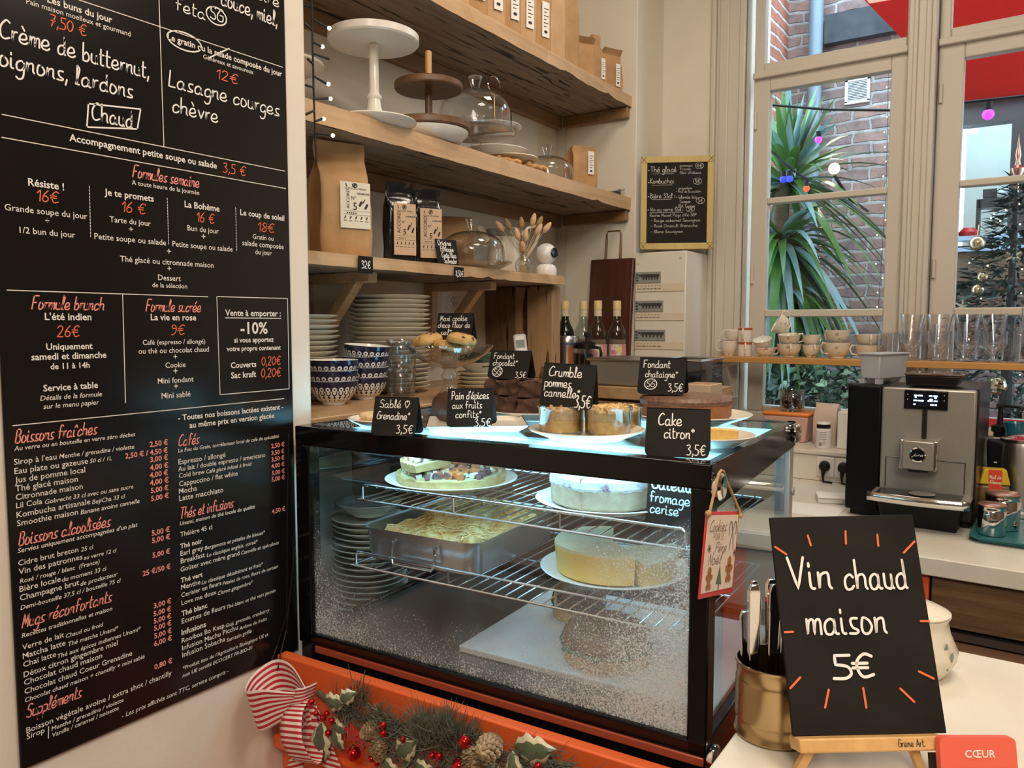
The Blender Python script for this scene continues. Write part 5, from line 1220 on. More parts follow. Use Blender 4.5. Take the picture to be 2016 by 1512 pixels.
def cup(label, u, v, z, r, h, ha, m=None, rot=None, mug=False, band=False):
    t = thing('teacup', label, 'cup', Wl(u, v, z), 0, 'teacups on the window shelf')
    t.rotation_euler = rot or (0, 0, 0)
    if mug: pr = [(0, 0), (r * .95, 0), (r, .004), (r, h), (r * .93, h), (r * .92, .006), (0, .006)]
    else: pr = [(0, 0), (r * .5, 0), (r * .52, .006), (r * .70, h * .22), (r * .9, h * .55), (r, h), (r * .96, h), (r * .86, h * .55), (r * .6, h * .2), (0, h * .14)]
    g = G(); g.lathe(pr, 36); obj('cup_body', g, m or M_cup, t)
    g = G(); k = r * (1.0 if mug else .93); H = h * (.5 if mug else .6); e = h * (.36 if mug else .33)
    M = Matrix.Rotation(ha, 4, 'Z'); g.tube([(k * .93, 0, H + e), (k + h * .22, 0, H + e * 1.15), (k + h * .36, 0, H + e * .2), (k + h * .22, 0, H - e * .8), (k * (.97 if mug else .8), 0, H - e)], .0034, 8, M=M); obj('handle', g, m or M_cup, t)
    if band:
        g = G(); g.shell([(r + .0004, h * .82), (r + .0004, h * .985)], 36); obj('red_band', g, M_redb, t)
    return t
cup('cream sprigged cup leaning at the left end of window shelf', .395, -.135, zcs, .036, .062, PI, M_cupr)
cup('cream sprigged cup tilted inside the leftmost cup', .405, -.135, zcs + .050, .031, .056, R(230), M_cupr, (R(2), R(5), 0))
cup('lower white mug with red and gold band', .462, -.135, zcs, .028, .058, R(-70), M_white, None, True, True)
cup('upper white mug with red and gold band turned towards the room', .462, -.135, zcs + .0585, .028, .058, R(-85), M_white, None, True, True)
cup('low cream cup with red flowers beside the banded mugs', .545, -.135, zcs, .043, .036, R(5), M_cupr)
cup('white cup tipped sideways on the low red-flowered cup', .540, -.140, zcs + .034, .038, .038, R(100), M_white, (R(20), R(-4), 0))
cup('bottom cup of the cream stack left of centre on the shelf', .640, -.135, zcs, .047, .052, R(-70))
cup('white-lined cup tipped towards the room in the middle of stack', .642, -.140, zcs + .043, .043, .048, R(30), M_cup, (R(8), 0, 0))
cup('cup lying on its side on top of the cream cup stack', .625, -.095, zcs + .112, .042, .055, R(10), M_cup, (R(10), R(-62), R(10)))
cup('lower cream cup between the tall stack and the wide cup', .722, -.125, zcs, .034, .05, R(-60))
cup('upper cream cup nested between the tall stack and wide cup', .722, -.125, zcs + .038, .034, .05, R(60))
cup('wide scalloped cream cup with handle on its left', .822, -.14, zcs, .050, .060, R(220))
cup('cream cup nested in the wide scalloped cup', .822, -.14, zcs + .052, .046, .055, R(150))
cup('lower plain cream cup before the drinking glasses', .932, -.13, zcs, .052, .052, R(200), M_cream)
cup('upper black-rimmed cream cup before the drinking glasses', .932, -.13, zcs + .041, .049, .05, R(-75), M_cream)
M_tumb = thin_glass('tumbler_glass', (.985, .985, .99), 1.75, .02, .7, 2.0)
def tumbler(label, u, v, z, r0, r1, h, rot=None, hd=None, kind='drinking_glass', foot=False, up=False):
    t = thing(kind, label, 'glass', Wl(u, v, z), 0, 'glasses on the window shelf'); t.rotation_euler = rot or (0, 0, 0)
    if foot: pr = [(0, 0), (r0, 0), (r0, .004), (r0 * .35, .012), (r0 * .3, .022), (r1 * .75, .045), (r1 * .95, h * .6), (r1, h), (r1 * .95, h), (r1 * .9, h * .6), (r1 * .6, .05), (0, .03)]
    else: pr = [(0, 0), (r0, 0), (r0 * 1.02, .003), (r1, h), (r1 * .955, h), (r0 * .94, .014), (0, .012)]
    g = G(); g.lathe(pr, 28); obj('bowl', g, M_tumb, t)
    if hd is not None: g = G(); M = Matrix.Rotation(hd, 4, 'Z'); lo = .58 if up else .25; g.tube([(r1 * .97, 0, h * .85), (r1 + .018, 0, h * .86), (r1 + .022, 0, h * (lo + .3)), (r1 + .014, 0, h * lo), ((r0 + (r1 - r0) * lo) * 1.0, 0, h * lo)], .004, 8, M=M); obj('handle', g, M_glassb, t)
    return t
tumbler('clear mug with handle at the left end of the glassware', .995, -.165, zcs, .027, .029, .095, None, R(-80), 'glass_mug')
tumbler('tall clear glass behind the leftmost glass mug', .998, -.075, zcs, .030, .033, .10)
rows_ = [(1.075, 'first'), (1.165, 'second'), (1.255, 'third'), (1.335, 'fourth')]
for i, (u, o_) in enumerate(rows_):
    tumbler('%s footed glass mug from the left in the front row' % o_, u, -.155, zcs, .034, .040, .105, None, R(-100 + 12 * i), 'glass_mug', True)
    tumbler('upper glass mug tilted into the %s footed one from the left' % o_, u, -.155, zcs + .060, .025, .041, .105, (R(-2 + i), R(3 - 2 * i), 0), R(-80 + 10 * i), 'glass_mug', False, True)
    tumbler('%s straight glass from the left in the back row' % o_, u + .045, -.062, zcs, .028, .033, .13)
tumbler('large clear jug-like tumbler at the right picture edge', 1.440, -.16, zcs, .042, .047, .12, None, None)
tumbler('tilted clear glass resting in the large right-hand tumbler', 1.440, -.16, zcs + .062, .027, .042, .12, (R(2), R(5), 0), R(-90), 'glass_mug', False, True)

# ---------------------------------------------------------------- coffee counter
M_lam = mottled('speckled_cream_laminate', [(.35, (.66, .61, .52)), (.65, (.76, .71, .62))], 4, .35, .05)
t = thing('coffee_counter', 'cream topped coffee counter under the window with dark wood front', 'counter', (-.19, 3.33, 0), WR)
g = G(); g.box(.765, 2.6, -1.215, -.35, .845, .89); g.box(.57, .765, -.62, -.35, .845, .89); obj('top', g, M_lam, t, bev=.003)
M_dwood = wood('dark_walnut_veneer', [(.25, (.055, .028, .014)), (.5, (.15, .085, .04)), (.75, (.22, .13, .065))], 'x', 9, .4, .3)
g = G(); g.box(1.29, 2.6, -1.198, -1.18, .722, .844); obj('wood_drawer_front', g, M_dwood, t, bev=.002)
g = G(); g.box(1.225, 1.284, -1.198, -1.18, .03, .844); obj('orange_panel', g, M_orange, t)
g = G(); g.box(.78, 1.224, -1.198, -1.18, .03, .844); obj('side_panel', g, mat('grey_panel', (.42, .38, .33), .5), t)
g = G(); g.box(.78, 2.58, -1.178, -.36, .02, .844); g.box(.59, .78, -.60, -.36, .02, .844); obj('carcass', g, M_blackm, t)
g = G(); g.box(1.29, 2.6, -1.21, -1.18, .698, .716); obj('steel_strip', g, M_steel, t)
g = G(); g.box(1.29, 2.6, -1.198, -1.18, .03, .69); obj('lower_front', g, mat('brown_laminate', (.30, .16, .09), .45), t)
t = thing('wall_ledge', 'raised cream ledge with power sockets behind the coffee counter', 'ledge', (-.19, 3.33, 0), WR)
g = G(); g.box(.575, 2.4, -.40, -.062, .8905, .985); obj('ledge_body', g, M_lam, t, bev=.003); g = G(); g.box(.57, 2.4, -.408, -.062, .985, 1.0); obj('ledge_top', g, M_lam, t, bev=.003)
M_sock = mat('socket_white', (.80, .78, .72), .35)
for k, u in enumerate((.852, .915)):
    s = thing('power_socket', ['white wall socket with black plug at the left of the ledge', 'white wall socket with black plug touching the coffee machine side'][k], 'socket', Wl(u, -.4003, .944), WR, 'power sockets on the ledge')
    g = G(); g.box(-.03, .03, -.006, 0, -.036, .036); obj('plate', g, M_sock, s, bev=.004); g = G(); g.lathe([(.021, 0), (.021, .003), (.018, .002), (0, .001)], 28, (0, 0, 0), Matrix.Translation((0, -.006, .004)) @ Matrix.Rotation(PI / 2, 4, 'X')); obj('socket_ring', g, M_sock, s)
    p = thing('power_plug', ['black plug and cable in the left wall socket', 'black plug and cable in the right wall socket'][k], 'plug', Wl(u, -.4095, .948), WR, 'plugs on the ledge')
    g = G(); g.lathe([(.018, 0), (.019, .004), (.016, .02), (.010, .026), (0, .027)], 24, (0, 0, 0), Matrix.Rotation(PI / 2, 4, 'X')); obj('plug_head', g, M_blackm, p)
    g = G(); g.tube([(0, -.016, 0), (0, -.020, -.02), (-.002, -.018, -.034), (0, -.014, -.0545), (.03, -.02, -.0545)], [.008, .007, .0045, .0035, .0035], 10); obj('cable', g, M_blackm, p)
# coffee machine
t = thing('coffee_machine', 'silver and black automatic coffee machine with small lit display', 'coffee machine', (.812, 2.43, .8905), WR)
M_sil = mottled('satin_silver', [(.3, (.34, .32, .28)), (.7, (.38, .36, .32))], 200, .38, 0, metal=.6)
M_mblk = mat('machine_black', (.010, .010, .011), .3)
g = G(); g.box(.092, .326, 0, .40, .085, .383); obj('silver_front', g, M_sil, t, bev=.006)
g = G(); g.box(0, .0915, .002, .40, .02, .386); obj('black_water_tank', g, mat('tank_black', (.003, .003, .004), .45, spec=.15), t, bev=.006)
g = G(); g.box(.0925, .3262, .012, .402, .02, .3835); g.box(.3255, .331, .008, .40, .02, .386); obj('black_body', g, mat('side_black', (.016, .014, .015), .3, spec=.3), t, bev=.003)
g = G(); g.hexa([(.11, -.04, 0), (.295, -.05, 0), (.30, .1, 0), (.11, .1, 0)], [(.095, -.07, .086), (.31, -.08, .086), (.31, .1, .086), (.095, .1, .086)]); g.box(.01, .32, .03, .38, 0, .03); obj('base', g, M_blackm, t, bev=.004)
g = G(); g.box(.085, .327, -.115, .004, .088, .094); obj('tray_top', g, M_sil, t, bev=.002)
g = G(); n_ = 10
g.grid(lambda u, v: (.083 + .246 * u, -.118 - .012 * math.sin(PI * u), .078 + .024 * v), 12, 1); k_ = G(); 
o = obj('tray_lip', g, M_chrome, t, solid=.004)
g = G(); g.box(.10, .305, -.098, -.008, .094, .0965); obj('drip_grille', g, M_mblk, t); g = G(); g.lathe([(.030, .097), (.033, .099), (.030, .1)], 28, (.21, -.055, 0)); obj('grille_ring', g, M_sil, t)
g = G()
for a, b in (((.108, .10), (.108, .185)), ((.108, .185), (.148, .185)), ((.245, .185), (.305, .185)), ((.305, .185), (.305, .10))): g.tube([(a[0], -.001, a[1]), (b[0], -.001, b[1])], .0012, 6)
obj('door_seam', g, M_mblk, t)
g = G(); g.box(.150, .258, -.006, .004, .325, .378); o = obj('display', g, M_black, t, bev=.002)
g = G(); g.box(.172, .236, -.0068, -.0062, .333, .372); obj('screen', g, mat('screen_blue_black', (.004, .006, .018), .2), o)
g = G()
for z, xs in ((.362, ((.175, .182), (.184, .196), (.212, .220), (.223, .233))), (.348, ((.174, .183), (.185, .199), (.209, .221), (.224, .233))), (.357, ((.177, .181), (.225, .231))), (.352, ((.213, .221),)), (.3375, ((.174, .179), (.216, .226), (.228, .232)))):
    for a, b in xs: g.box(a, b, -.0074, -.0069, z, z + .0035)
obj('icons', g, emis('screen_icons', (.55, .75, 1), 5), o)
g = G()
for z in (.352, .366):
    for x in (.159, .249): g.lathe([(.0015, 0), (0, .0006)], 8, (0, 0, 0), Matrix.Translation((x, -.0062, z)) @ Matrix.Rotation(PI / 2, 4, 'X'))
obj('buttons', g, M_chalk2, o)
g = G(); g.box(.197, .209, -.004, .003, .24, .326); obj('spout_rail', g, M_mblk, t)
g = G(); g.box(.158, .236, -.062, .0, .163, .243); sp = obj('spout', g, M_sil, t, bev=.004)
for x in (.151, .234): g = G(); g.box(x, x + .009, -.058, -.002, .163, .244); obj('chrome_cheek', g, M_chrome, sp, bev=.002)
g = G(); g.lathe([(.020, 0), (.0205, .003), (.017, .004), (.0165, .0025)], 32, (0, 0, 0), Matrix.Translation((.197, -.062, .206)) @ Matrix.Rotation(PI / 2, 4, 'X')); obj('badge_ring', g, M_chrome, sp)
g = G(); g.lathe([(.0168, 0), (.0165, .0028), (0, .003)], 32, (0, 0, 0), Matrix.Translation((.197, -.062, .206)) @ Matrix.Rotation(PI / 2, 4, 'X')); bd = obj('badge', g, M_black, sp)
g = G(); g.M = Matrix.Translation((.184, -.0653, .2025)) @ Matrix.Rotation(PI / 2, 4, 'X'); hand(g, 'jura', 0, 0, h=.008, width=.026, w=.22, slant=.3); obj('badge_script', g, M_chalk, bd, smooth=0)
g = G(); g.box(.172, .222, -.05, -.012, .155, .1635); obj('nozzle', g, M_mblk, sp, bev=.003)
g = G(); g.hexa([(.150, .02, .388), (.272, .02, .388), (.272, .15, .388), (.150, .15, .388)], [(.148, .012, .418), (.285, .012, .418), (.29, .16, .418), (.146, .16, .418)]); ld = obj('bean_hopper', g, M_mblk, t, bev=.003)
g = G(); g.box(.146, .290, .010, .162, .4185, .424); obj('hopper_lid', g, mat('smoked_lid', (.10, .055, .03), .08), ld, bev=.002)
t = thing('plastic_container', 'frosted white plastic water tank standing on the coffee machine', 'container', (.884, 2.545, 1.2775), R(-20))
M_fr = mat('frosted_plastic', (.86, .89, .97), .45, trans=.55); g = G()
def cbox(x0, x1, y0, y1, z0, z1, f): g.hexa([(x0 + f, y0 + f, z0), (x1 - f, y0 + f, z0), (x1 - f, y1 - f, z0), (x0 + f, y1 - f, z0)], [(x0, y0, z1), (x1, y0, z1), (x1, y1, z1), (x0, y1, z1)])
cbox(-.032, .032, -.07, .09, .014, .088, .004); obj('tank', g, M_fr, t, bev=.004)
g = G(); g.box(-.036, .036, -.074, .094, .084, .09); obj('rim', g, M_fr, t, bev=.002)
for x, y in ((-.024, -.058), (.024, -.058), (-.024, .076), (.024, .076)): g = G(); g.box(x - .007, x + .007, y - .01, y + .01, 0, .014); obj('foot', g, M_fr, t)
# things on the ledge and sill
t = thing('storage_tub', 'pink plastic tub with orange lid on the window sill', 'tub', Wl(.665, -.20, 1.0005), WR)
g = G(); g.hexa([(-.075, -.05, 0), (.075, -.05, 0), (.075, .05, 0), (-.075, .05, 0)], [(-.085, -.058, .10), (.085, -.058, .10), (.085, .058, .10), (-.085, .058, .10)]); obj('tub', g, mat('pink_plastic', (.62, .38, .33), .4), t, bev=.006); g = G(); g.box(-.09, .09, -.062, .062, .10, .114); obj('lid', g, mat('orange_lid', (.82, .25, .04), .4), t, bev=.006)
t = thing('dried_fruit_jar', 'glass jar of dark dried fruit standing on the orange lid', 'jar', Wl(.675, -.20, 1.115), 0)
lathe_part('jar', [(0, 0), (.036, 0), (.045, .012), (.046, .06), (.041, .07), (.047, .076), (.047, .084), (.043, .084), (.039, .07), (.043, .058), (.042, .012), (0, .005)], M_glassb, t, 36)
g = G(); q = random.Random(2)
for _ in range(34): a = q.uniform(0, 6.3); d = .033 * math.sqrt(q.random()); g.ball((d * math.cos(a), d * math.sin(a), .014 + q.uniform(0, .042)), .0085, 8)
obj('dried_fruit', g, mat('dark_fruit', (.05, .016, .012), .35), t)
t = thing('supplement_bottle', 'small white bottle with black cap on the ledge', 'bottle', Wl(.825, -.33, 1.0005), 0)
lathe_part('body', [(0, 0), (.0255, 0), (.027, .004), (.027, .068), (.022, .072), (0, .072)], M_whitep, t, 32); lathe_part('cap', [(.023, .073), (.0232, .092), (.021, .095), (0, .095)], M_whitep, t, 28)
g = G(); g.shell([(.0236, .074), (.0236, .088)], 28); obj('cap_band', g, M_blackm, t)
g = G(); g.M = Matrix.Rotation(R(8), 4, 'Z')
for i in range(4): g.grid(lambda u, v, i=i: (.0274 * math.sin((u - .5) * .9), -.0274 * math.cos((u - .5) * .9), .034 + .008 * i + .002 * v), 6, 1)
g.grid(lambda u, v: (.0274 * math.sin(-.45 + u * .35), -.0274 * math.cos(-.45 + u * .35), .01 + .013 * v), 4, 1); obj('label_print', g, M_gp, t)
g = G(); c_ = lambda a: (.0276 * math.sin(a), -.0276 * math.cos(a)); g.tube([(*c_(.15), .024), (*c_(.32), .032), (*c_(.49), .024), (*c_(.32), .016)], .0009, 5, True); obj('warning_diamond', g, M_redb, t)
t = thing('white_box', 'tall plain white carton standing on the ledge beside the coffee machine', 'box', Wl(.955, -.25, 1.0005), WR)
g = G(); g.box(-.085, .085, -.07, .07, 0, .135); obj('carton', g, M_paperw, t, bev=.003); g = G(); g.box(-.04, -.038, -.0708, -.07, 0, .135); obj('fold_line', g, M_lcard, t)
t = thing('paper_bag', 'small pale paper bag leaning on the window sill by the carton', 'paper bag', Wl(.812, -.225, 1.0005), R(-10)); obj('bag', bag_mesh(.09, .05, .155, TALL, 77, .002), mottled('pinkish_paper', [(.3, (.60, .47, .40)), (.7, (.68, .55, .47))], 18, .7, .3), t, smooth=45)
t = thing('receipt_packet', 'flat white paper packet lying on the counter under the sockets', 'packet', (.752, 2.60, .8905), R(18))
g = G(); g.box(-.055, .055, -.04, .04, 0, .022); obj('packet', g, M_paperw, t, bev=.003); g = G(); g.hexa([(-.055, -.05, .018), (.055, -.05, .018), (.056, .0, .0225), (-.056, .0, .0225)], [(-.055, -.052, .020), (.055, -.052, .020), (.056, .0, .0245), (-.056, .0, .0245)]); obj('flap', g, M_paperw, t)
t = thing('serving_tray', 'teal plastic tray with raised rim on the coffee counter', 'tray', (1.40, 2.535, .8905), R(-2))
g = G(); pan(g, .245, .24, .012); obj('tray', g, mat('teal_plastic', (.02, .14, .16), .35), t)
zt3 = .8965
def shaker(label, x, y, r, h, m):
    t = thing('steel_shaker', label, 'shaker', (x, y, zt3), 0, 'steel shakers on the teal tray')
    lathe_part('body', [(0, 0), (r * .94, 0), (r, .004), (r, h * .72), (r * .97, h * .74), (r * 1.0, h * .78), (r * .97, h * .82), (r * 1.0, h * .86)], M_chrome, t, 36); lathe_part('lid', [(r * 1.01, h * .86), (r * 1.03, h * .90), (r * .95, h * .93), (r * .5, h * .96), (0, h * .97)], m, t, 36); return t
M_cop = mat('copper_lid', (.52, .30, .22), .35, .9)
shaker('small steel shaker with copper lid at the front of tray', 1.185, 2.40, .033, .088, M_cop)
shaker('larger steel shaker with copper lid behind the small one', 1.205, 2.49, .042, .105, M_cop)
t = thing('honey_bottle', 'squeezy honey bottle with yellow cap and red label', 'bottle', (1.178, 2.598, zt3), R(12))
g = G(); g.hexa([(-.036, -.022, 0), (.036, -.022, 0), (.036, .022, 0), (-.036, .022, 0)], [(-.038, -.022, .10), (.038, -.022, .10), (.038, .022, .10), (-.038, .022, .10)]); obj('bottle_body', g, mat('honey', (.20, .13, .06), .15), t, bev=.01)
g = G(); g.hexa([(-.039, -.023, .10), (.039, -.023, .10), (.039, .023, .10), (-.039, .023, .10)], [(-.028, -.018, .145), (.028, -.018, .145), (.028, .018, .145), (-.028, .018, .145)]); obj('cap', g, mat('yellow_cap', (.65, .45, .02), .35), t, bev=.004)
g = G(); g.hexa([(-.017, -.0238, .085), (.017, -.0238, .085), (.017, -.023, .085), (-.017, -.023, .085)], [(-.017, -.0195, .143), (.017, -.0195, .143), (.017, -.0185, .143), (-.017, -.0185, .143)]); o = obj('red_label', g, mat('red_label', (.70, .06, .02), .5), t)
g = G(); g.M = Matrix.Translation((-.014, -.0242, .118)) @ Matrix.Rotation(R(84), 4, 'X'); hand(g, 'Miel de', 0, .0, h=.010, width=.028, w=.22); hand(g, 'Fleurs', .002, -.014, h=.010, width=.024, w=.22); obj('label_text', g, M_chalk, o, smooth=0)
g = G(); g.lathe([(.028, 0), (.028, .0012), (0, .0014)], 32, (0, 0, 0), Matrix.Translation((.004, -.0226, .058)) @ Matrix.Rotation(PI / 2, 4, 'X')); o = obj('round_label', g, mat('yellow_label', (.78, .46, .03), .5), t)
g = G(); g.M = Matrix.Translation((-.013, -.0244, .048)) @ Matrix.Rotation(PI / 2, 4, 'X'); hand(g, '♥', 0, 0, h=.022, width=.032, w=.12); obj('heart_outline', g, M_ink, o, smooth=0)
t = thing('kettle', 'brushed steel kettle with black spout side on the teal tray', 'kettle', (1.240, 2.705, zt3))
lathe_part('body', [(0, .022), (.063, .022), (.062, .05), (.058, .20), (.055, .213), (0, .213)], M_steel, t, 48); lathe_part('lid', [(.056, .213), (.055, .222), (.03, .232), (0, .236)], M_chrome, t, 40); lathe_part('base', [(0, 0), (.068, 0), (.068, .012), (.060, .021), (0, .021)], M_steel, t, 40)
g = G(); g.hexa([(-.078, -.03, .05), (-.045, -.045, .05), (-.045, .045, .05), (-.078, .03, .05)], [(-.088, -.026, .213), (-.04, -.045, .213), (-.04, .045, .213), (-.088, .026, .213)]); o = obj('water_gauge', g, M_blackm, t, bev=.006)
g = G()
for z in (.11, .13, .15): g.box(-.066, -.058, -.0405, -.0395, z, z + .004)
obj('gauge_marks', g, M_chalk2, o)
t = thing('serving_cup', 'small teal cup behind the kettle lid', 'cup', (1.222, 2.822, .8905)); lathe_part('cup', [(0, 0), (.03, 0), (.03, .20), (.028, .232), (.036, .262), (.034, .262), (.026, .234), (0, .23)], mat('teal_glaze', (.02, .13, .20), .2), t, 32)
for k, (x, y, lab) in enumerate(((1.178, 2.880, 'clear syrup bottle with black pump beside the coffee machine'), (1.292, 2.90, 'clear syrup bottle with black pump at the picture edge'))):
    t = thing('pump_bottle', lab, 'bottle', (x, y, .8905), 0, 'pump bottles on the coffee counter')
    lathe_part('bottle_body', [(0, 0), (.038, 0), (.040, .006), (.039, .10), (.034, .14), (.018, .17), (.016, .20), (0, .2)], M_bot, t, 32); lathe_part('neck_label', [(.0185, .172), (.0175, .208)], M_paper, t, 24, closed=False)
    lathe_part('pump_collar', [(.017, .205), (.017, .222), (.024, .225), (.024, .242), (.010, .248), (.008, .27), (.006, .30), (0, .30)], M_blackm, t, 24)
    g = G(); g.box(-.012, .012, -.01, .01, .30, .312); g.tube([(0, 0, .307), (.05, -.02, .306), (.06, -.024, .296)], .005, 8); obj('pump_head', g, M_blackm, t, bev=.002)
t = thing('teaspoon', 'steel teaspoon lying on the teal tray at the picture edge', 'spoon', (1.275, 2.47, zt3), R(30)); g = G(); g.lathe([(0, 0), (.012, .002), (.016, .006), (.0155, .007), (.010, .004), (0, .0025)], 20, M=Matrix.Diagonal((1.4, 1, 1, 1))); g.tube([(.018, 0, .006), (.06, 0, .008), (.10, 0, .004)], [.002, .002, .0035], 6); obj('spoon', g, M_chrome, t)
t = thing('red_runner', 'red strip standing on the window sill behind the pump bottles', 'strip', (-.19, 3.33, 0), WR); g = G(); g.box(1.20, 1.84, -.045, -.02, 1.0855, 1.114); obj('strip', g, mat('red_felt', (.62, .05, .06), .7), t)
tag(obj('paper_sheet', G().box(.64, .80, 2.36, 2.52, .8905, .8912), M_paperw), 'loose white sheet of paper at the left of the coffee counter', 'paper')

# ---------------------------------------------------------------- near counter with the wine sign
zr = .93
t = thing('till_counter', 'cream speckled counter in the foreground under the wine sign', 'counter')
g = G(); g.box(.968, 2.6, .3, 1.405, .89, zr); obj('top', g, mottled('cream_speckled_top', [(.3, (.66, .60, .50)), (.5, (.74, .68, .58)), (.7, (.80, .75, .66))], 3.5, .4, .05, detail=8), t, bev=.003)
g = G(); g.box(.985, 2.6, .32, 1.38, 0, .8895); obj('cabinet', g, M_cab, t)
t = thing('easel_sign', 'black board on a small wooden easel offering hot wine for 5€', 'sign')
ex, ey, en = Vector((.8283, .5598, .0228)), Vector((-.2066, .2673, .9412)), Vector((.5208, -.7843, .337))
EO = Vector((1.054, .900, .976)); EM = Matrix(((ex.x, ey.x, en.x, EO.x), (ex.y, ey.y, en.y, EO.y), (ex.z, ey.z, en.z, EO.z), (0, 0, 0, 1)))
t.matrix_world = EM; zs = .0012
g = G(); g.box(0, .177, 0, .2505, -.006, 0); obj('board', g, M_slate, t, bev=.001)
for s, x, y, wd, h in (('Vin', .0151, .1645, .050, .037), ('chaud', .0818, .163, .0745, .034), ('maison', .0301, .112, .0935, .034), ('5', .0545, .062, .021, .0255), ('€', .078, .063, .0235, .0255)):
    g = G(); hand(g, s, x, y, h=h, width=wd, w=.17 if h > .03 else .27, z=zs); obj('handwriting', g, M_chalk, t, smooth=0)
for a in [(0.0022, 0.2148, 0.0149, 0.2056), (0.0438, 0.2276, 0.0461, 0.2157), (0.0907, 0.2316, 0.0893, 0.2167), (0.1292, 0.2266, 0.1284, 0.2132), (0.1734, 0.2176, 0.1583, 0.2045), (0.1661, 0.1242, 0.1759, 0.124), (0.0027, 0.1151, 0.0125, 0.1153), (0.0151, 0.0642, 0.0021, 0.0525), (0.0466, 0.0499, 0.04, 0.0306), (0.0871, 0.0508, 0.0877, 0.0296), (0.1302, 0.0495, 0.1442, 0.0347), (0.1549, 0.0678, 0.1709, 0.0596)]:
    g = G(); seg(g, a[:2], a[2:], .0025, zs); obj('orange_ray', g, M_orink, t, smooth=0)
g = G(); g.box(.001, .1655, -.0155, 0, -.02, .016); lg = obj('ledge', g, M_beech, t, bev=.002)
g = G(); hand(g, 'Grene Art.', .112, -.0105, h=.008, width=.030, w=.2, z=.0165); obj('burnt_signature', g, M_ink, lg, smooth=0)
leg = lambda x0, x1, zf: [(x0, -.0155, -.006), (x1, -.0155 - (.9615 - zr - .002) / .9412 * 1.0, zf)]
def eleg(a, b):   # a, b in world; leg as square bar
    g = G(); inv = EM.inverted(); g.tube([inv @ Vector(a), inv @ Vector(b)], .0065, 4); obj('leg', g, M_beech, t, smooth=0)
pA = EM @ Vector((.022, -.012, -.008)); pB = EM @ Vector((.138, -.012, -.008))
eleg(pA, (pA.x - .012, pA.y - .014, zr + .004)); eleg(pB, (pB.x + .014, pB.y - .006, zr + .004)); pC = EM @ Vector((.088, .20, -.012)); eleg(pC, (pC.x - .035, pC.y + .065, zr + .004))
# tin of cutlery
t = thing('cutlery_tin', 'ribbed gold-coloured tin can holding steel cutlery', 'tin can', (1.008, .985, zr + .0005))
rib = [(.0462 + (.0016 if k % 2 else 0), .022 + .0032 * k) for k in range(17)]
g = G(); g.shell([(0, 0), (.046, 0), (.0485, .001), (.0485, .004), (.0468, .006), (.0465, .018)] + rib + [(.0465, .078), (.0468, .090), (.0485, .092), (.0485, .095), (.0462, .095), (.0455, .08), (.0455, .004), (0, .004)], 64); obj('can', g, mat('gold_tin', (.46, .33, .17), .28, 1), t, smooth=75)
CUT = [(-.030, -.012, .192, -2, 2, 'k'), (-.021, .010, .176, -1, 2, 'f'), (-.007, -.018, .194, 1, 2, 'k'), (.002, .006, .180, 2, -2, 'k'), (.008, -.014, .165, 3, 2, 'f'), (.014, .012, .168, 4, -3, 's'), (.018, -.006, .150, 8, 2, 'k'), (.026, .004, .142, 12, -2, 'f'), (-.034, .006, .150, -3, -2, 's'), (.006, .024, .185, 2, -5, 'k'), (-.014, .026, .182, -2, -5, 'f'), (.022, .022, .155, 6, -5, 'k')]
CN = ['broad knife handle at the left of the tin', 'slim fork handle just right of the leftmost knife', 'tallest knife handle at the front of the tin', 'knife handle behind the tallest one', 'fork handle leaning right at the front of the tin', 'spoon handle at the right middle of the tin', 'knife handle leaning strongly to the sign', 'fork handle lowest beside the sign', 'spoon handle at the far left rim of the tin', 'knife handle at the back middle of the tin', 'fork handle at the back left of the tin', 'knife handle at the back right of the tin']
for (x, y, h, a, b, kd), lab in zip(CUT, CN):
    o = thing({'k': 'table_knife', 'f': 'fork', 's': 'spoon'}[kd], 'steel ' + lab, {'k': 'knife', 'f': 'fork', 's': 'spoon'}[kd], (1.008 + .83 * (x - .004) * .9 - .56 * y * .8, .985 + .56 * (x - .004) * .9 + .83 * y * .8, zr + .006), 0, 'cutlery in the tin'); o.rotation_euler = (R(b * .7), R(a * .35), R(34))
    M = None; L = h; w0 = {'k': .0065, 'f': .005, 's': .0055}[kd]
    g = G(); sec = [(0, w0 * .8, .0025), (.04, w0 * .55, .0022), (L * .45, w0 * .6, .0024), (L * .55, w0 * .95, .004 if kd == 'k' else .0026), (L * .95, w0 * 1.15, .0045 if kd == 'k' else .003), (L, w0 * .7, .003)]
    vs = [(sx * w, sy * d, z) for z, w, d in sec for sx, sy in ((-1, -1), (1, -1), (1, 1), (-1, 1))]
    g.add(vs, [(3, 2, 1, 0), (20, 21, 22, 23)] + [(4 * j + i, 4 * j + (i + 1) % 4, 4 * j + 4 + (i + 1) % 4, 4 * j + 4 + i) for j in range(5) for i in range(4)], M); obj('handle', g, M_chrome, o, bev=.0012)
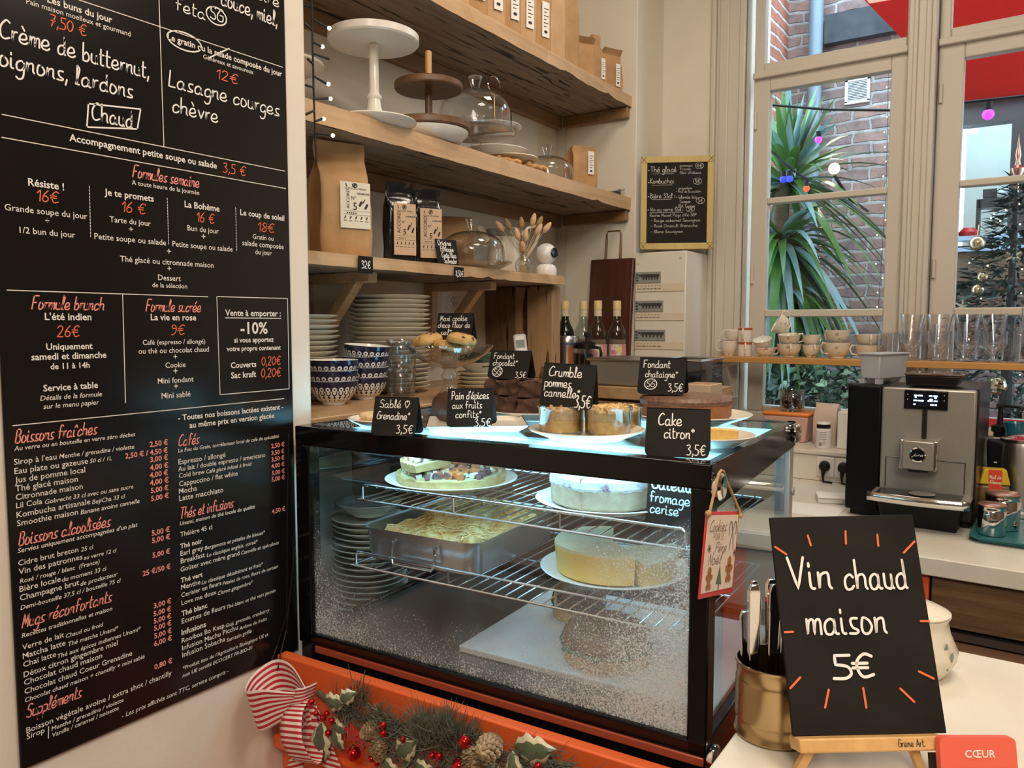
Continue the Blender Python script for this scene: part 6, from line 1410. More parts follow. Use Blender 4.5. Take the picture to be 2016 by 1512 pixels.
# sugar pot
t = thing('sugar_pot', 'cream lidded pot with faded green sprig behind the sign', 'pot', (1.130, 1.283, zr + .0005)); t.scale = (1.2, 1.2, .94)
lathe_part('body', [(0, 0), (.035, 0), (.040, .006), (.050, .03), (.0515, .042), (.042, .07), (.039, .088), (.042, .096), (.036, .096), (0, .09)], M_cream, t, 44); lathe_part('lid', [(.0405, .0965), (.042, .100), (.030, .108), (.012, .116), (.008, .122), (.011, .130), (.007, .135), (0, .136)], M_cream, t, 36)
g = G(); g.M = Matrix.Rotation(R(60), 4, 'Z')
for z, a in ((.03, 0), (.045, .06), (.058, -.03)): g.grid(lambda u, v, z=z, a=a: ((.0525 - abs(z - .042) * .35) * math.sin(a + (u - .5) * .16), -(.0525 - abs(z - .042) * .35) * math.cos(a + (u - .5) * .16), z + .016 * (v - .5) * math.sin(PI * u)), 6, 2)
obj('green_sprig', g, mat('faded_green', (.22, .27, .22), .5), t)
# loyalty cards
t = thing('card_stack', 'stack of coral orange cards in a dark clip with white shop lettering', 'cards'); ux = Vector((.83, .558, 0)); uy = Vector((-.12, .17, .978)); uy = (uy - ux * uy.dot(ux)).normalized(); un = ux.cross(uy)
t.matrix_world = Matrix(((ux.x, uy.x, un.x, 1.202), (ux.y, uy.y, un.y, .952), (ux.z, uy.z, un.z, zr + .010), (0, 0, 0, 1)))
rc = [(0, 0), (.085, 0), (.085, .046)] + [(.079 + .006 * math.cos(a), .046 + .006 * math.sin(a)) for a in (0, .5, 1.0, 1.57)] + [(.006 + .006 * math.cos(a), .046 + .006 * math.sin(a)) for a in (1.57, 2.1, 2.6, 3.14)]
g = G(); g.prism(rc, -.010, 0); cs = obj('cards', g, mat('coral_card', (.80, .13, .08), .5), t)
for s, x, y, wd in (('CŒUR', .027, .031, .034), ('GRENADINE', .014, .012, .060)):
    g = G(); printed(g, [(s, x, y, wd, 'b')], .0006); obj('lettering', g, M_print, cs, smooth=0)
g = G(); g.box(-.004, .02, -.003, .03, -.02, -.0105); g.box(-.004, .10, -.004, 0, -.02, .006); obj('clip', g, M_blackm, t)
# ---------------------------------------------------------------- Christmas things on the counter and case
def cl(x, y, z): return Vector(cw(x, y, z))
SG_ = thing('hanging_sign', 'small red-edged Christmas cookie sign hung by twine on the case corner', 'sign')
o0, o1 = cl(.857, -.070, 1.068), cl(.872, .050, 1.046); ux = (o1 - o0).normalized(); uz = Vector((0, 0, 1)); un = ux.cross(uz).normalized(); uy = un.cross(ux).normalized()
SG_.matrix_world = Matrix(((ux.x, uy.x, un.x, o0.x), (ux.y, uy.y, un.y, o0.y), (ux.z, uy.z, un.z, o0.z), (0, 0, 0, 1)))
SW, SH = .121, .122
g = G(); g.box(0, SW, 0, SH, 0, .0022); obj('red_edge', g, mat('enamel_red', (.62, .03, .03), .3), SG_, bev=.001)
g = G(); g.box(.005, SW - .005, .008, SH - .005, .0023, .003); pn = obj('cream_face', g, mat('cream_print', (.80, .66, .56), .5), SG_)
zq = .0035; M_bl = mat('brown_lettering', (.16, .06, .05), .7)
g = G()
for s, x, y, h, wd, sl in (('Cookies', .012, .094, .016, .060, .25), ('POUR LE', .030, .082, .009, .036, 0), ('Père', .038, .064, .014, .040, .25), ('Noël', .018, .047, .016, .044, .25)): hand(g, s, x, y, h=h, width=wd, w=.14, slant=sl, z=zq)
for x, y in ((.018, .070), (.112, .060)):
    for a in range(4): c, s = math.cos(a * PI / 4), math.sin(a * PI / 4); seg(g, (x - .006 * c, y - .006 * s), (x + .006 * c, y + .006 * s), .0012, zq)
obj('lettering', g, M_bl, pn, smooth=0)
M_ging = mat('gingerbread_print', (.38, .14, .05), .6)
for x, y, k in ((.026, .020, 1), (.096, .028, 1.15)):
    g = G()
    for px_, py_, r in ((0, .017, .0062), (0, .006, .0068), (-.008, .009, .0035), (.008, .009, .0035), (-.0045, -.005, .0042), (.0045, -.005, .0042)): g.prism([(x + (px_ + r * math.cos(a)) * k, y + (py_ + r * 1.15 * math.sin(a)) * k) for a in [i * PI / 8 for i in range(16)]], zq - .0004, zq + .0001 * (1 + px_ * 10))
    obj('gingerbread_figure', g, M_ging, pn, smooth=0)
g = G(); g.prism([(.052, .018), (.072, .016), (.062, .044)], zq - .0003, zq); seg(g, (.062, .01), (.062, .018), .003, zq); obj('fir_tree', g, mat('fir_print', (.10, .14, .09), .7), pn, smooth=0)
g = G()
for s in (-1, 1): stroke(g, smooth_line([(.098 + s * .013, .088), (.098 + s * .012, .104), (.098 + s * .006, .106), (.098 + s * .002, .096), (.098 - s * .004, .082), (.098 - s * .007, .066)]), .0022, zq)
obj('candy_canes', g, mat('cane_print', (.20, .17, .19), .6), pn, smooth=0)
g = G(); inv = SG_.matrix_world.inverted(); hk = [inv @ cl(.862, .017 + .0245 * math.cos(a), 1.212 + .0245 * math.sin(a)) for a in (2.7, 2.1, 1.57, 1.0, .4)]
g.tube([(.004, SH - .004, .004), (.006, SH + .002, .004)] + hk + [(SW - .006, SH + .002, .004), (SW - .004, SH - .006, .004)], .0022, 8)
g.ball((.001, SH - .002, .004), .005, 8); g.ball((SW - .003, SH - .006, .005), .004, 8); obj('twine', g, mottled('jute_twine', [(.3, (.36, .22, .09)), (.7, (.50, .34, .16))], 300, .9, .6, .001), SG_)

# garland
GT = thing('garland', 'artificial pine garland draped along the orange counter front', 'garland', (CO[0], CO[1], 0), CA)
gp = smooth_line([(.125, .752), (.20, .735), (.28, .728), (.37, .725), (.45, .738), (.53, .752), (.62, .745), (.72, .725), (.82, .70), (.90, .69)], 6)
g = G(); g.tube([(x, -.078 + .004 * math.sin(x * 60), z) for x, z in gp], .006, 8); obj('vine', g, mat('brown_vine', (.09, .06, .035), .8), GT)
g = G(); q = random.Random(11)
def tuft(g, x, z, n, L, dx, dz, spread, y=-.08):
    for _ in range(n):
        d = Vector((dx + q.gauss(0, spread), -.25 + q.gauss(0, spread * .6), dz + q.gauss(0, spread))); d = d.normalized() * L * q.uniform(.5, 1.05)
        if d.y > .012: d.y = .012
        p = Vector((x + q.gauss(0, .012), y + q.uniform(-.012, .006), z + q.gauss(0, .01)))
        g.tube([p, p + d * .55 + Vector((0, -.001, -.003)), p + d], [.0009, .0008, .0003], 4)
for x, z, n, L, dx, dz, s in ((.20, .748, 150, .055, .8, .15, .45), (.27, .745, 170, .06, .8, .1, .4), (.235, .768, 70, .05, .6, .8, .3), (.33, .735, 130, .05, .4, .5, .6), (.39, .745, 230, .06, .1, .9, .45), (.43, .752, 230, .065, .2, .95, .4), (.47, .755, 190, .06, .5, .8, .4), (.36, .705, 120, .05, 0, -.3, .8), (.44, .71, 140, .05, .2, -.3, .8), (.52, .74, 120, .055, .3, .4, .6), (.58, .76, 130, .06, .9, .1, .35), (.63, .76, 170, .065, .95, .15, .3), (.70, .745, 150, .06, .9, .1, .4), (.68, .72, 120, .05, .4, -.2, .7), (.30, .70, 90, .045, .2, -.4, .7), (.80, .71, 120, .06, .7, .1, .5)): tuft(g, x, z, n, L, dx, dz, s)
o = obj('pine_needles', g, mottled('grey_green_needles', [(.3, (.08, .088, .062)), (.7, (.20, .20, .155))], 60, .7, 0), GT, smooth=0); o['kind'] = 'stuff'
M_holly = mat('holly_green', (.10, .13, .075), .45); M_hollyc = mat('holly_cream', (.66, .60, .42), .45)
def holly(x, z, L, an, y=-.098, tl=0):
    M = Matrix.Translation((x, y, z)) @ Matrix.Rotation(an, 4, 'Y') @ Matrix.Rotation(tl, 4, 'X'); g = G(); n = 12
    def wd(u): return L * .30 * math.sin(PI * min(u * 1.05, 1)) ** .7 * (1 + .45 * abs(math.sin(u * PI * 3.5)) - .2)
    for j in range(4):
        b0 = len(g.v); e0, e1 = (-1, -.5, .5, 1)[j] if j < 3 else 0, 0
    b = []
    for i in range(n + 1):
        u = i / n; w = wd(u)
        for s in (-1, -.55, 0, .55, 1): b.append((u * L, -.010 * math.sin(PI * u) + .006 * abs(s), s * w))
    g.v = [tuple(M @ Vector(p)) for p in b]
    for i in range(n):
        for j in range(4): g.f.append([i * 5 + j, i * 5 + j + 1, (i + 1) * 5 + j + 1, (i + 1) * 5 + j]); g.mi.append(1 if j in (0, 3) else 0)
    obj('holly_leaf', g, [M_holly, M_hollyc], GT, smooth=60, solid=.0006)
for a in ((.165, .757, .055, R(-8)), (.205, .768, .045, R(-30)), (.18, .725, .045, R(20)), (.185, .715, .05, R(60)), (.335, .70, .06, R(-40)), (.30, .69, .05, R(30)), (.575, .785, .075, R(-12)), (.57, .775, .05, R(70)), (.545, .745, .05, R(150)), (.375, .70, .05, R(10)), (.155, .71, .075, R(85)), (.77, .72, .05, R(-20))): holly(*a)
M_bbl = mat('red_bauble', (.55, .015, .02), .12, .75)
LB = [(.250, .686, .0135, 'largest red bauble hanging below the pine cone pair'), (.488, .774, .011, 'red bauble standing above the long pine cone'), (.477, .730, .0125, 'red bauble left of the long pine cone'), (.143, .752, .0065, 'red berry bauble beside the ribbon knot'), (.155, .733, .0055, 'red berry under the leftmost holly leaf'), (.173, .730, .0065, 'red berry in the middle of the cluster by the ribbon'), (.182, .740, .0055, 'upper red berry of the cluster by the ribbon'), (.194, .730, .0065, 'right red berry of the cluster by the ribbon'), (.185, .704, .0065, 'single red berry below the cluster by the ribbon'), (.316, .755, .0068, 'upper red berry above the pale pine cone'), (.316, .740, .0068, 'lower red berry above the pale pine cone'), (.289, .686, .0065, 'left red berry under the pale pine cone'), (.300, .682, .006, 'right red berry under the pale pine cone'), (.422, .731, .0062, 'left red berry of the pair in the middle tuft'), (.437, .735, .0068, 'right red berry of the pair in the middle tuft'), (.434, .708, .0068, 'red berry below the pair in the middle tuft'), (.360, .742, .0055, 'small dark red berry between the two big tufts'), (.625, .775, .006, 'red berry right of the big variegated holly leaf')]
B0 = None
for x, z, r, lab in LB:
    if B0 is None:
        B0 = thing('bauble', lab, 'bauble', cl(x, -.112, z), CA, 'red baubles on the garland'); g = G(); g.ball((0, 0, 0), .0135, 22); obj('ball', g, M_bbl, B0, smooth=180); g = G(); g.lathe([(.003, .013), (.003, .0155), (0, .016)], 10); obj('cap', g, M_brass, B0)
    else: dup(B0, cl(x, -.108, z), None, lab, None, r / .0135)
M_cone = mottled('gilded_cone', [(.3, (.28, .19, .10)), (.7, (.52, .40, .25))], 70, .5, .6, .003)
def cone(label, x, z, rx, ry, s):
    t = thing('pine_cone', label, 'pine cone', cl(x, -.108, z), 0, 'pine cones on the garland'); t.rotation_euler = (rx, ry, CA)
    g = G(); q = random.Random(int(x * 1000))
    for k in range(70):
        u = k / 69; a = k * 2.39996; r = .0155 * s * math.sin(PI * (.12 + .80 * u)) ** .8; z_ = (-.022 + .044 * u) * s
        M = Matrix.Translation((r * math.cos(a), r * math.sin(a), z_)) @ Matrix.Rotation(a, 4, 'Z') @ Matrix.Rotation(R(-25 + 50 * u) , 4, 'Y')
        w = .0058 * s * (1.1 - .5 * u)
        g.add([(-.009 * s, -w * .5, -.001), (-.009 * s, w * .5, -.001), (.002 * s, w, .0), (.0045 * s, 0, .0012), (.002 * s, -w, 0), (-.003 * s, 0, .0032 * s)], [(0, 1, 5), (1, 2, 5), (2, 3, 5), (3, 4, 5), (4, 0, 5), (4, 3, 2, 1, 0)], M)
    g.lathe([(0, -.021 * s), (.009 * s, -.012 * s), (.011 * s, 0), (.006 * s, .018 * s), (0, .022 * s)], 10); obj('cone', g, M_cone, t, smooth=0)
cone('small pale pine cone beneath two red berries', .306, .712, R(20), R(160), .95); cone('frosted pine cone partly hidden behind the pale one', .286, .738, R(-60), R(40), .8)
cone('long pine cone hanging beside two red baubles', .506, .742, R(10), R(150), 1.15); cone('round open pine cone seen end-on at the right', .536, .779, R(80), R(15), 1.15)
for x, z, r, lab in ((.247, .722, .02, 'glittery red star between bauble and pine cones'), (.268, .714, .015, 'second glittery red star overlapping the first')):
    g = G(); g.prism([((r if k % 2 == 0 else r * .5) * math.cos(k * PI / 5 + .3), (r if k % 2 == 0 else r * .5) * math.sin(k * PI / 5 + .3)) for k in range(10)], -.002, .002, Matrix.Rotation(PI / 2, 4, 'X')); o = obj('glitter_star', g, mottled('red_glitter', [(.4, (.28, .008, .008)), (.6, (.55, .03, .03))], 900, .4, 0), smooth=0); o.location = cl(x, -.112, z); o.rotation_euler = (0, 0, CA); tag(o, lab, 'star', 'glitter stars on the garland')
# striped bow
BOW = thing('ribbon_bow', 'red and white striped ribbon bow at the left end of the garland', 'bow', tuple(cl(.112, -.085, .750)), CA)
M_rw = [mat('ribbon_cream', (.80, .64, .58), .7), mat('ribbon_red', (.45, .02, .03), .7)]
def ribbon(name, pts, wds, W=.058, pinch=None, n=44, ns=15, across=False):
    P = [Vector(p) for p in pts]; D = [Vector(d).normalized() for d in wds]; g = G(); m = len(P) - 1
    def at(L, u):
        f = u * m; i = min(int(f), m - 1); t = f - i; a, b = L[max(i - 1, 0)], L[i]; c, d = L[i + 1], L[min(i + 2, m)]
        return .5 * (2 * b + (c - a) * t + (2 * a - 5 * b + 4 * c - d) * t * t + (3 * b - a - 3 * c + d) * t ** 3)
    for i in range(n + 1):
        u = i / n; p, d = at(P, u), at(D, u).normalized(); k = 1
        if pinch: k = 1 - pinch * (math.exp(-(u / .14) ** 2) + math.exp(-((1 - u) / .14) ** 2))
        for j in range(ns + 1): g.v.append(tuple(p + d * W * k * (j / ns - .5) + Vector((0, .002 * math.sin(j * 1.3) * (1 - k), 0))))
    for i in range(n):
        for j in range(ns): g.f.append([i * (ns + 1) + j, i * (ns + 1) + j + 1, (i + 1) * (ns + 1) + j + 1, (i + 1) * (ns + 1) + j]); g.mi.append(i % 2 if across else j % 2)
    obj(name, g, M_rw, BOW, smooth=80, solid=.0008)
ribbon('left_loop', [(0, -.012, -.006), (-.045, -.045, -.016), (-.092, -.055, -.034), (-.118, -.020, -.024), (-.10, .012, -.004), (-.05, .012, .004), (0, -.006, .0)], [(-.1, -.3, 1), (-.2, -.25, 1), (-.35, -.1, 1), (-.35, .05, 1), (-.3, .1, 1), (-.2, 0, 1), (-.1, 0, 1)], .082, .6)
ribbon('right_loop', [(.004, -.014, -.004), (.012, -.05, -.014), (.026, -.068, -.05), (.038, -.055, -.092), (.034, -.03, -.105), (.024, -.015, -.07), (.008, -.008, -.02)], [(1, 0, .3), (1, 0, .22), (1, 0, .2), (1, 0, .2), (1, 0, .2), (1, 0, .2), (1, 0, .3)], .056, .45, 54, 4, True)
ribbon('ribbon_tail', [(.0, -.006, -.01), (-.004, -.012, -.07), (-.02, -.014, -.13), (-.04, -.012, -.20)], [(1, 0, .2), (1, 0, .6), (1, 0, .5), (1, 0, .4)], .050, .3, 38, 4, True)
ribbon('ribbon_tail', [(.004, -.004, -.01), (.03, -.004, -.07), (.065, -.003, -.13), (.10, -.003, -.20)], [(1, 0, .1), (1, 0, .1), (1, 0, .08), (1, 0, .05)], .050, .3, 38, 4, True)
ribbon('knot', [(.018, .0, .012), (.014, -.026, .012), (-.006, -.03, .006), (-.016, -.008, -.004), (-.014, .002, -.010)], [(.3, 0, 1)] * 5, .034, 0, 20, 9)
# thin black cables hanging at the left edge of the case
for k, (pts, lab) in enumerate((([(-.004, -.012, 1.232), (-.006, -.02, 1.05), (-.010, -.022, .86), (-.02, -.040, .80), (-.008, -.072, .770)], 'thin black cable hanging down the left front edge of the case'), ([(.004, -.010, 1.0), (.0, -.022, .90), (-.004, -.03, .83), (.012, -.060, .80), (.015, -.072, .768)], 'second thin black cable looping over the orange ledge'))):
    g = G(); g.tube([(x, y, z) for x, y, z in pts], .0014, 6); o = obj('thin_cable', g, M_blackm); o.location = (CO[0], CO[1], 0); o.rotation_euler = (0, 0, CA); tag(o, lab, 'cable', 'cables at the left of the case')

# ---------------------------------------------------------------- the courtyard outside
def brick(name, c1, c2, mort, sx=1.0, rot=(R(90), 0, 0)):
    m = mat(name, c1, .85); v = coords(m, (1, 1, 1), rot); n = nd(m, 'ShaderNodeTexNoise'); n.inputs['Scale'].default_value = 5; n.inputs['Detail'].default_value = 4; lk(m, v, n.inputs['Vector'])
    mx = nd(m, 'ShaderNodeVectorMath', operation='MULTIPLY_ADD'); mx.inputs[1].default_value = (.10, .055, 0); lk(m, n.outputs['Color'], mx.inputs[0]); lk(m, v, mx.inputs[2])
    b = nd(m, 'ShaderNodeTexBrick'); b.inputs['Scale'].default_value = 1; b.inputs['Brick Width'].default_value = .21 * sx; b.inputs['Row Height'].default_value = .072; b.inputs['Mortar Size'].default_value = .011; b.inputs['Mortar Smooth'].default_value = .4
    b.inputs['Color1'].default_value = (*c1, 1); b.inputs['Color2'].default_value = (*c2, 1); b.inputs['Mortar'].default_value = (*mort, 1); b.inputs['Bias'].default_value = -.1
    lk(m, mx.outputs[0], b.inputs['Vector']); f = noise(m, v, 14, 6, .65)
    x = nd(m, 'ShaderNodeMix', data_type='RGBA', blend_type='MULTIPLY'); x.inputs[0].default_value = .75; lk(m, b.outputs['Color'], x.inputs[6]); lk(m, ramp(m, f, [(.25, (.42, .40, .42)), (.6, (1.1, 1.05, 1.0)), (.8, (1.5, 1.35, 1.25))]), x.inputs[7]); bc(m, x.outputs[2])
    ad = nd(m, 'ShaderNodeMath', operation='MULTIPLY_ADD'); ad.inputs[1].default_value = -1; lk(m, b.outputs['Fac'], ad.inputs[0]); lk(m, f, ad.inputs[2]); bump(m, ad.outputs[0], .8, .015); return m
M_bk = brick('weathered_brick', (.30, .175, .14), (.20, .14, .135), (.34, .31, .295))
M_bk2 = brick('red_brick', (.42, .15, .09), (.36, .13, .08), (.52, .46, .42))
M_bk2s = brick('red_brick_side', (.33, .13, .085), (.28, .12, .08), (.50, .44, .40), 1, (R(90), 0, R(90)))
g = G(); g.box(-3, 5, 3.66, 7, -.12, -.02); struct('ground', g, mottled('courtyard_paving', [(.3, (.20, .19, .18)), (.7, (.30, .28, .26))], 3, .8, .2))
g = G(); g.box(-2.5, .84, 5.2, 5.4, -.02, 4.6); struct('wall_courtyard', g, M_bk)
g = G(); g.box(-.75, -.13, 4.75, 5.2, -.02, 4.6); struct('wall_pier', g, [M_bk2, M_bk2s][0])
g = G(); g.box(.84, 4.5, 5.7, 5.8, -.02, 4.0); struct('wall_neighbour', g, mat('pale_render', (.62, .68, .62), .8))
g = G(); g.box(.84, 3.5, 5.28, 5.4, -.02, 1.80); struct('wall_dado', g, M_bk)
t = tag(obj('drain_pipe', G().tube([(.055, 5.12, -.02), (.055, 5.12, 4.5)], .042, 16), mat('zinc_pipe', (.17, .21, .25), .5, .2)), 'grey-blue zinc drainpipe on the courtyard brick wall', 'pipe')
tag(obj('timber_lintel', G().box(.10, .70, 5.13, 5.2, 3.16, 3.33), mottled('black_timber', [(.3, (.02, .022, .028)), (.7, (.05, .05, .055))], 12, .8, .5)), 'dark timber lintel set in the courtyard brick wall', 'beam')
t = thing('air_vent', 'white square louvred vent grille on the courtyard wall', 'vent', (.29, 5.198, 2.80))
g = G(); g.box(-.07, .07, -.012, 0, -.008, .008); g.box(-.07, .07, -.012, 0, .125, .141); g.box(-.07, -.055, -.012, 0, 0, .14); g.box(.055, .07, -.012, 0, 0, .14); obj('frame', g, M_whitep, t)
g = G(); g.box(-.055, .055, -.003, 0, .0, .13); obj('backing', g, M_dk, t); g = G()
for k in range(12): g.box(-.055, .055, -.009, -.004, .012 + .0095 * k, .0165 + .0095 * k)
obj('louvre', g, mat('grey_louvre', (.55, .56, .55), .5), t)
AW = obj('awning', G().hexa([(.417, 4.2, 3.12), (3.2, 4.2, 3.12), (3.2, 5.0, 2.66), (.875, 5.0, 2.66)], [(.417, 4.2, 3.15), (3.2, 4.2, 3.15), (3.2, 5.0, 2.69), (.875, 5.0, 2.69)]), None)
m = mat('red_awning_cloth', (.50, .025, .018), .8); b = m.node_tree.nodes['Principled BSDF']; tr = nd(m, 'ShaderNodeBsdfTranslucent'); tr.inputs[0].default_value = (.55, .03, .02, 1); mx = nd(m, 'ShaderNodeMixShader'); mx.inputs[0].default_value = .55
lk(m, b.outputs[0], mx.inputs[1]); lk(m, tr.outputs[0], mx.inputs[2]); lk(m, mx.outputs[0], m.node_tree.nodes['Material Output'].inputs[0]); AW.data.materials.clear(); AW.data.materials.append(m); tag(AW, 'large red cloth awning over the courtyard', 'awning')
M_dpost = mat('dark_brown_joinery', (.055, .045, .045), .5); M_sill = mat('pale_blue_sill', (.35, .48, .62), .5)
t = thing('courtyard_window', 'dark-framed window of the building across the courtyard', 'window', (0, 5.15, 0))
g = G(); g.box(.84, 2.4, 0, .10, 2.57, 2.72); g.box(1.095, 1.27, 0, .1, 1.80, 2.57); g.box(1.9, 2.05, 0, .1, 1.8, 2.57); g.box(.84, 2.4, .02, .1, 1.80, 1.90); obj('dark_frame', g, M_dpost, t)
g = G(); g.box(.84, 2.4, -.03, .06, 1.925, 1.95); g.box(.84, 2.4, -.04, .06, 1.862, 1.885); g.box(.84, 2.4, -.06, .04, 2.70, 2.735); obj('blue_sill', g, M_sill, t)
g = G(); g.box(.84, 1.095, .05, .055, 1.95, 2.57); g.box(1.27, 1.9, .05, .055, 1.95, 2.57); obj('pane', g, M_pane, t)
g = G(); g.box(.84, 2.4, -.005, .09, 1.70, 1.86); obj('brown_panel', g, mat('brown_board', (.16, .10, .06), .6), t)
g = G(); g.box(.94, 1.09, .2, .3, 2.13, 2.18); g.box(.96, 1.03, .2, .3, 2.19, 2.235); g.box(.93, .95, .2, .3, 1.95, 2.18); obj('shelf_inside', g, M_dk, t); g = G(); g.ball((1.07, .22, 2.20), .045, 14, .7); obj('bundle_inside', g, M_whitep, t)
tag(obj('red_cushion', G().lathe([(0, 1.951), (.045, 1.953), (.052, 1.985), (.03, 2.01), (0, 2.015)], 20, (.900, 5.285, 0)), M_red), 'red cushion inside the neighbouring window', 'cushion')
tag(obj('plant_trough', G().box(.9, 3.0, 3.95, 4.15, .72, 1.03), mat('red_trough', (.62, .05, .07), .5)), 'red trough under the Christmas tree outside the window', 'planter')
tag(obj('trough_stand', G().box(.95, 2.9, 3.97, 4.13, -.02, .719), M_cab), 'dark stand carrying the red trough outside', 'stand')
# yucca
M_leafs = [mottled('yucca_leaf', [(.3, (.05, .14, .03)), (.7, (.10, .24, .05))], 6, .28, 0), mottled('yucca_leaf_sky_highlight', [(.3, (.16, .30, .30)), (.7, (.30, .46, .48))], 6, .22, 0)]  # second leaf colour paints blue-white sky highlights onto some leaves
t = thing('yucca', 'tall yucca with two crowns of long sword leaves outside the window', 'plant', (.08, 4.3, 0))
g = G(); g.tube([(-.02, 0, -.02), (0, .01, 1.0), (-.01, 0, 1.75), (.03, 0, 2.2)], [.06, .05, .045, .04], 12); obj('trunk', g, mottled('yucca_trunk', [(.3, (.13, .09, .06)), (.7, (.24, .18, .12))], 25, .9, .6), t)
def crown(c, n, L, lo, hi, seed, z_droop):
    q = random.Random(seed); g = G()
    for k in range(n):
        az = q.uniform(0, 2 * PI); el = R(q.uniform(lo, hi)); l = L * q.uniform(.7, 1.1); w = q.uniform(.022, .034); d = Vector((math.cos(az) * math.cos(el), math.sin(az) * math.cos(el), math.sin(el))); s = Vector((-math.sin(az), math.cos(az), 0)); N = 8; b0 = len(g.v); mi = 1 if q.random() < .36 else 0
        for i in range(N + 1):
            u = i / N; p = Vector(c) + d * l * u + Vector((0, 0, -z_droop * u * u * l * math.cos(el))); ww = w * min(1, .5 + 3 * u) * (1 - u ** 2.2); p.y = max(min(p.y, .40 if p.x < .02 else .85), -.58)
            g.v += [tuple(p + s * ww), tuple(p - Vector((0, 0, .012 * (1 - u)))), tuple(p - s * ww)]
        for i in range(N):
            for j in (0, 1): g.f.append([b0 + i * 3 + j, b0 + i * 3 + j + 1, b0 + i * 3 + j + 4, b0 + i * 3 + j + 3]); g.mi.append(mi)
    obj('leaf_crown', g, M_leafs, t, smooth=60)
crown((.05, 0, 2.20), 95, .62, -30, 88, 1, .5); crown((.02, -.02, 1.88), 130, .62, -60, 55, 2, .9); crown((.02, .02, 1.58), 90, .52, -75, 40, 3, .8)
def bush(label, c, rx, ry, rz, n, cols, seed, L=.06):
    q = random.Random(seed); g = G()
    for k in range(n):
        a = q.uniform(0, 2 * PI); e = math.asin(q.uniform(-.6, 1)); r_ = q.uniform(.55, 1); p = Vector((rx * r_ * math.cos(a) * math.cos(e), ry * r_ * math.sin(a) * math.cos(e), rz * r_ * math.sin(e)))
        M = Matrix.Translation(p) @ Matrix.Rotation(q.uniform(0, 6.3), 4, 'Z') @ Matrix.Rotation(q.uniform(-1, 1), 4, 'X') @ Matrix.Rotation(q.uniform(-.8, .8), 4, 'Y'); l = L * q.uniform(.6, 1.2); w = l * .32; b0 = len(g.v)
        g.v += [tuple(M @ Vector(v)) for v in ((0, 0, 0), (l * .5, w, .004), (l, 0, -.004), (l * .5, -w, .004))]; g.f += [[b0, b0 + 1, b0 + 2], [b0, b0 + 2, b0 + 3]]; mi = q.randrange(len(cols)); g.mi += [mi, mi]
    t = thing('garden_bush', label, 'bush', c); obj('foliage', g, cols, t, smooth=0)
    g = G()
    for k in range(5): g.tube([(.03 * (k - 2), 0, -c[2] - .02), (.04 * (k - 2), .02, -c[2] * .4), (.10 * (k - 2), .03, rz * .3)], .008, 6)
    obj('stems', g, M_dpost, t)
M_b1 = mat('bush_dark', (.025, .06, .035), .4); M_b2 = mat('bush_mid', (.09, .18, .12), .3); M_b3 = mat('bush_highlight', (.38, .52, .36), .35)  # lighter leaf tones paint bright highlights into the foliage
bush('leafy green bush growing just outside below the cup shelf', (.20, 4.15, .98), .55, .28, .34, 1500, [M_b1, M_b1, M_b2, M_b2, M_b3], 5)
bush('dark foliage at the foot of the yucca behind the leafy bush', (-.1, 4.44, 1.0), .5, .22, .55, 900, [M_b1, M_b1, M_b2], 6, .09)
# Christmas tree
t = thing('christmas_tree', 'dark Christmas tree with gold baubles outside the right window', 'tree', (1.16, 4.05, 1.03)); q = random.Random(8); g = G()
for k in range(2600):
    u = q.random() ** .7; z = 1.02 - 1.02 * u; r = (.025 + .42 * u) * math.sqrt(q.uniform(.15, 1)); a = q.uniform(0, 6.3); p = Vector((r * math.cos(a), r * math.sin(a), z + q.gauss(0, .02))); p.y = max(p.y, -.28); p.z = max(p.z, .05); d = Vector((math.cos(a), math.sin(a), q.uniform(-.5, .4))) * q.uniform(.04, .09); s = Vector((-math.sin(a), math.cos(a), q.uniform(-.6, .6))) * .009; b0 = len(g.v)
    g.v += [tuple(p + s), tuple(p - s), tuple(p + d)]; g.f.append([b0, b0 + 1, b0 + 2]); g.mi.append(k % 3 == 0)
obj('branches', g, [mat('fir_dark', (.018, .045, .035), .5), mat('fir_blue', (.06, .11, .10), .5)], t, smooth=0)
g = G(); g.tube([(0, 0, 0), (0, 0, 1.0)], [.03, .008], 8); obj('trunk', g, M_dpost, t)
g = G(); g.lathe([(.008, .99), (.010, 1.05), (.026, 1.075), (.028, 1.09), (.012, 1.105), (.008, 1.13), (.012, 1.145), (.004, 1.2), (0, 1.24)], 18); obj('spire_topper', g, mat('copper_pink', (.62, .32, .24), .2, .9), t)
M_gb = mat('gold_bauble', (.66, .50, .32), .22, .9)
for i, (x, z, r, lab) in enumerate(((1.03, 1.80, .033, 'gold bauble high at the left of the Christmas tree'), (1.055, 1.655, .022, 'small gold bauble in the middle of the Christmas tree'), (1.04, 1.60, .026, 'shiny bauble below the small one on the tree'), (1.235, 1.60, .03, 'bauble at the right picture edge on the tree'), (.985, 1.19, .036, 'pale bauble beside the coffee machine top'), (1.13, 1.20, .040, 'copper bauble under the cup shelf'), (.99, 1.02, .035, 'low pale bauble beside the coffee machine'))):
    th_ = thing('tree_bauble', lab, 'bauble', (x, 3.80 if z < 1.3 else 3.93, z), 0, 'gold baubles on the Christmas tree'); g = G(); g.ball((0, 0, 0), r, 20); obj('ball', g, M_gb, th_, smooth=180); g = G(); g.tube([(0, 0, r), (0, .05, r + .05), (.03, .2, r + .03)], .0015, 5); obj('hook', g, M_brass, th_)
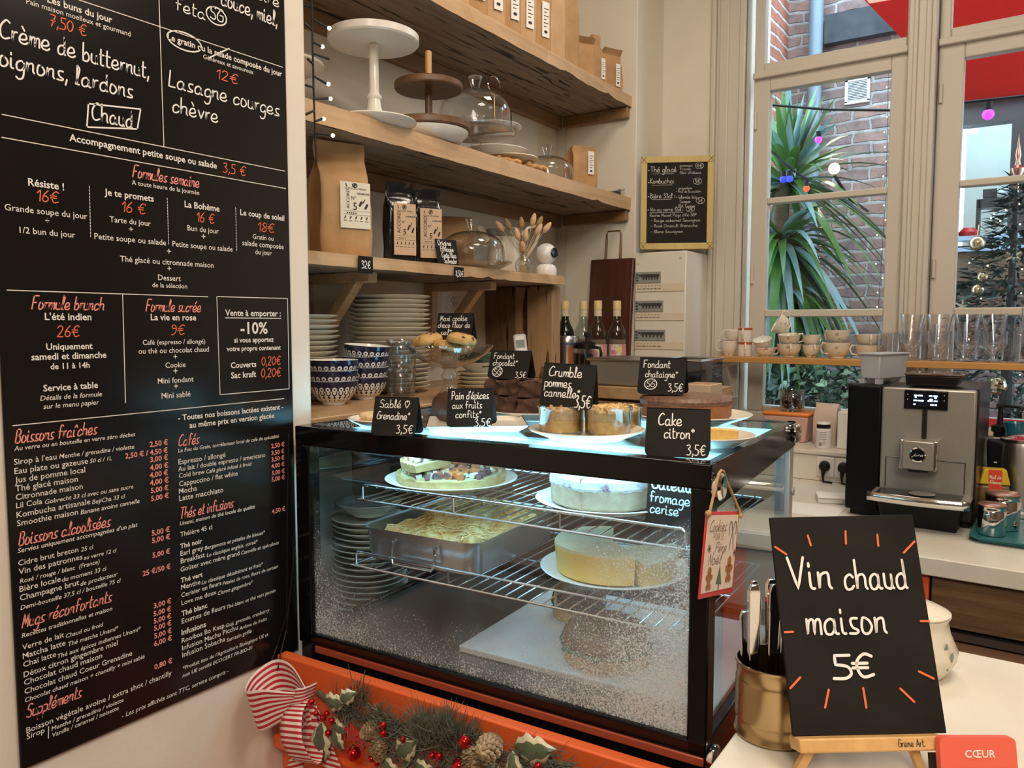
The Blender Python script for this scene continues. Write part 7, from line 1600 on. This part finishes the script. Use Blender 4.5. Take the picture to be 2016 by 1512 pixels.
for x, z, lab in ((1.165, 1.74, 'white star ornament on the right of the tree'), (.985, 1.53, 'white star ornament low at the left of the tree')):
    g = G()
    for k in range(6): g.M = Matrix.Rotation(k * PI / 3, 4, 'Y'); g.hexa([(-.005, -.003, 0), (.005, -.003, 0), (.005, .003, 0), (-.005, .003, 0)], [(-.003, -.002, .03), (.003, -.002, .03), (.003, .002, .03), (-.003, .002, .03)])
    o = obj('star_ornament', g, mat('star_white', (.8, .72, .6), .4)); o.location = (x, 3.93, z); tag(o, lab, 'ornament', 'star ornaments on the tree')
# festoon lights in the courtyard
def festoon(label, pts, bulbs, r=.006):
    t = thing('festoon_lights', label, 'string lights', (0, 0, 0)); g = G(); g.tube(pts, r, 6); obj('cable', g, M_blackm, t)
    for x, y, z, col, s, rr in bulbs:
        g = G(); g.ball((x, y, z), rr, 14); b = obj('bulb', g, emis('bulb', col, s), t); g = G(); g.lathe([(rr * .7, rr * .7), (rr * .7, rr * 2.2), (0, rr * 2.3)], 12, (x, y, z)); obj('bulb_holder', g, M_blackm, b)
festoon('dark cable with coloured bulbs strung across the yucca', [(-.25, 3.95, 2.66), (.125, 3.95, 2.525), (.40, 3.97, 2.465), (.66, 4.0, 2.43), (1.5, 4.0, 2.40), (2.4, 4.0, 2.5)], [(.118, 3.93, 2.475, (1, .60, .05), 2.2, .026), (.335, 4.05, 2.35, (.75, .10, 1), 1.2, .018), (1.045, 4.0, 2.355, (.80, .08, 1), 1.2, .024)])
festoon('dark cable with blue and red bulbs hanging down the yucca', [(.02, 3.95, 2.46), (.14, 3.95, 2.3), (.24, 3.95, 2.20), (.32, 3.95, 2.14)], [(.205, 3.93, 2.155, (.015, .03, 1), 2.2, .017), (.235, 3.93, 2.155, (.02, .05, 1), 2.2, .017), (.315, 3.93, 2.10, (1, .06, .02), 2.5, .015)])
t = thing('wall_lamp', 'glowing warm globe lamp among the yucca leaves', 'lamp', (.37, 4.25, 2.24)); g = G(); g.ball((0, 0, 0), .027, 18); obj('globe', g, emis('warm_globe', (1, .80, .45), 24), t); g = G(); g.tube([(0, 0, -.03), (0, .4, -.1), (0, .94, -.1)], .008, 8); obj('arm', g, M_blackm, t)
t = thing('fairy_curtain', 'thin curtain of warm fairy lights hanging before the brick wall', 'fairy lights', (0, 0, 0)); q = random.Random(5); gw = G(); gb = G()
for x in (.52, .60, .63):
    gw.tube([(x, 4.8, 2.85), (x + .01, 4.8, 2.2), (x - .01, 4.8, 1.5)], .0015, 4)
    for k in range(16): gb.ball((x + q.gauss(0, .012), 4.79, 1.55 + .08 * k), .0035, 6)
obj('wires', gw, M_blackm, t); obj('bulbs', gb, emis('tiny_warm_bulb', (1, .78, .42), 14), t)
t = thing('fairy_lights_net', 'scattered warm fairy lights around the Christmas tree', 'fairy lights', (0, 0, 0)); gb = G(); gw = G(); pts = []
for k in range(46): a = k * .7; u = k / 46; pts.append((1.16 + (.05 + .40 * u) * math.cos(a), 4.05 + (.05 + .40 * u) * math.sin(a), 2.02 - .98 * u))
gw.tube(pts, .0015, 4)
for p in pts: gb.ball(p, .0035, 6)
obj('wires', gw, M_blackm, t); obj('bulbs', gb, emis('tree_bulb', (1, .8, .5), 12), t)
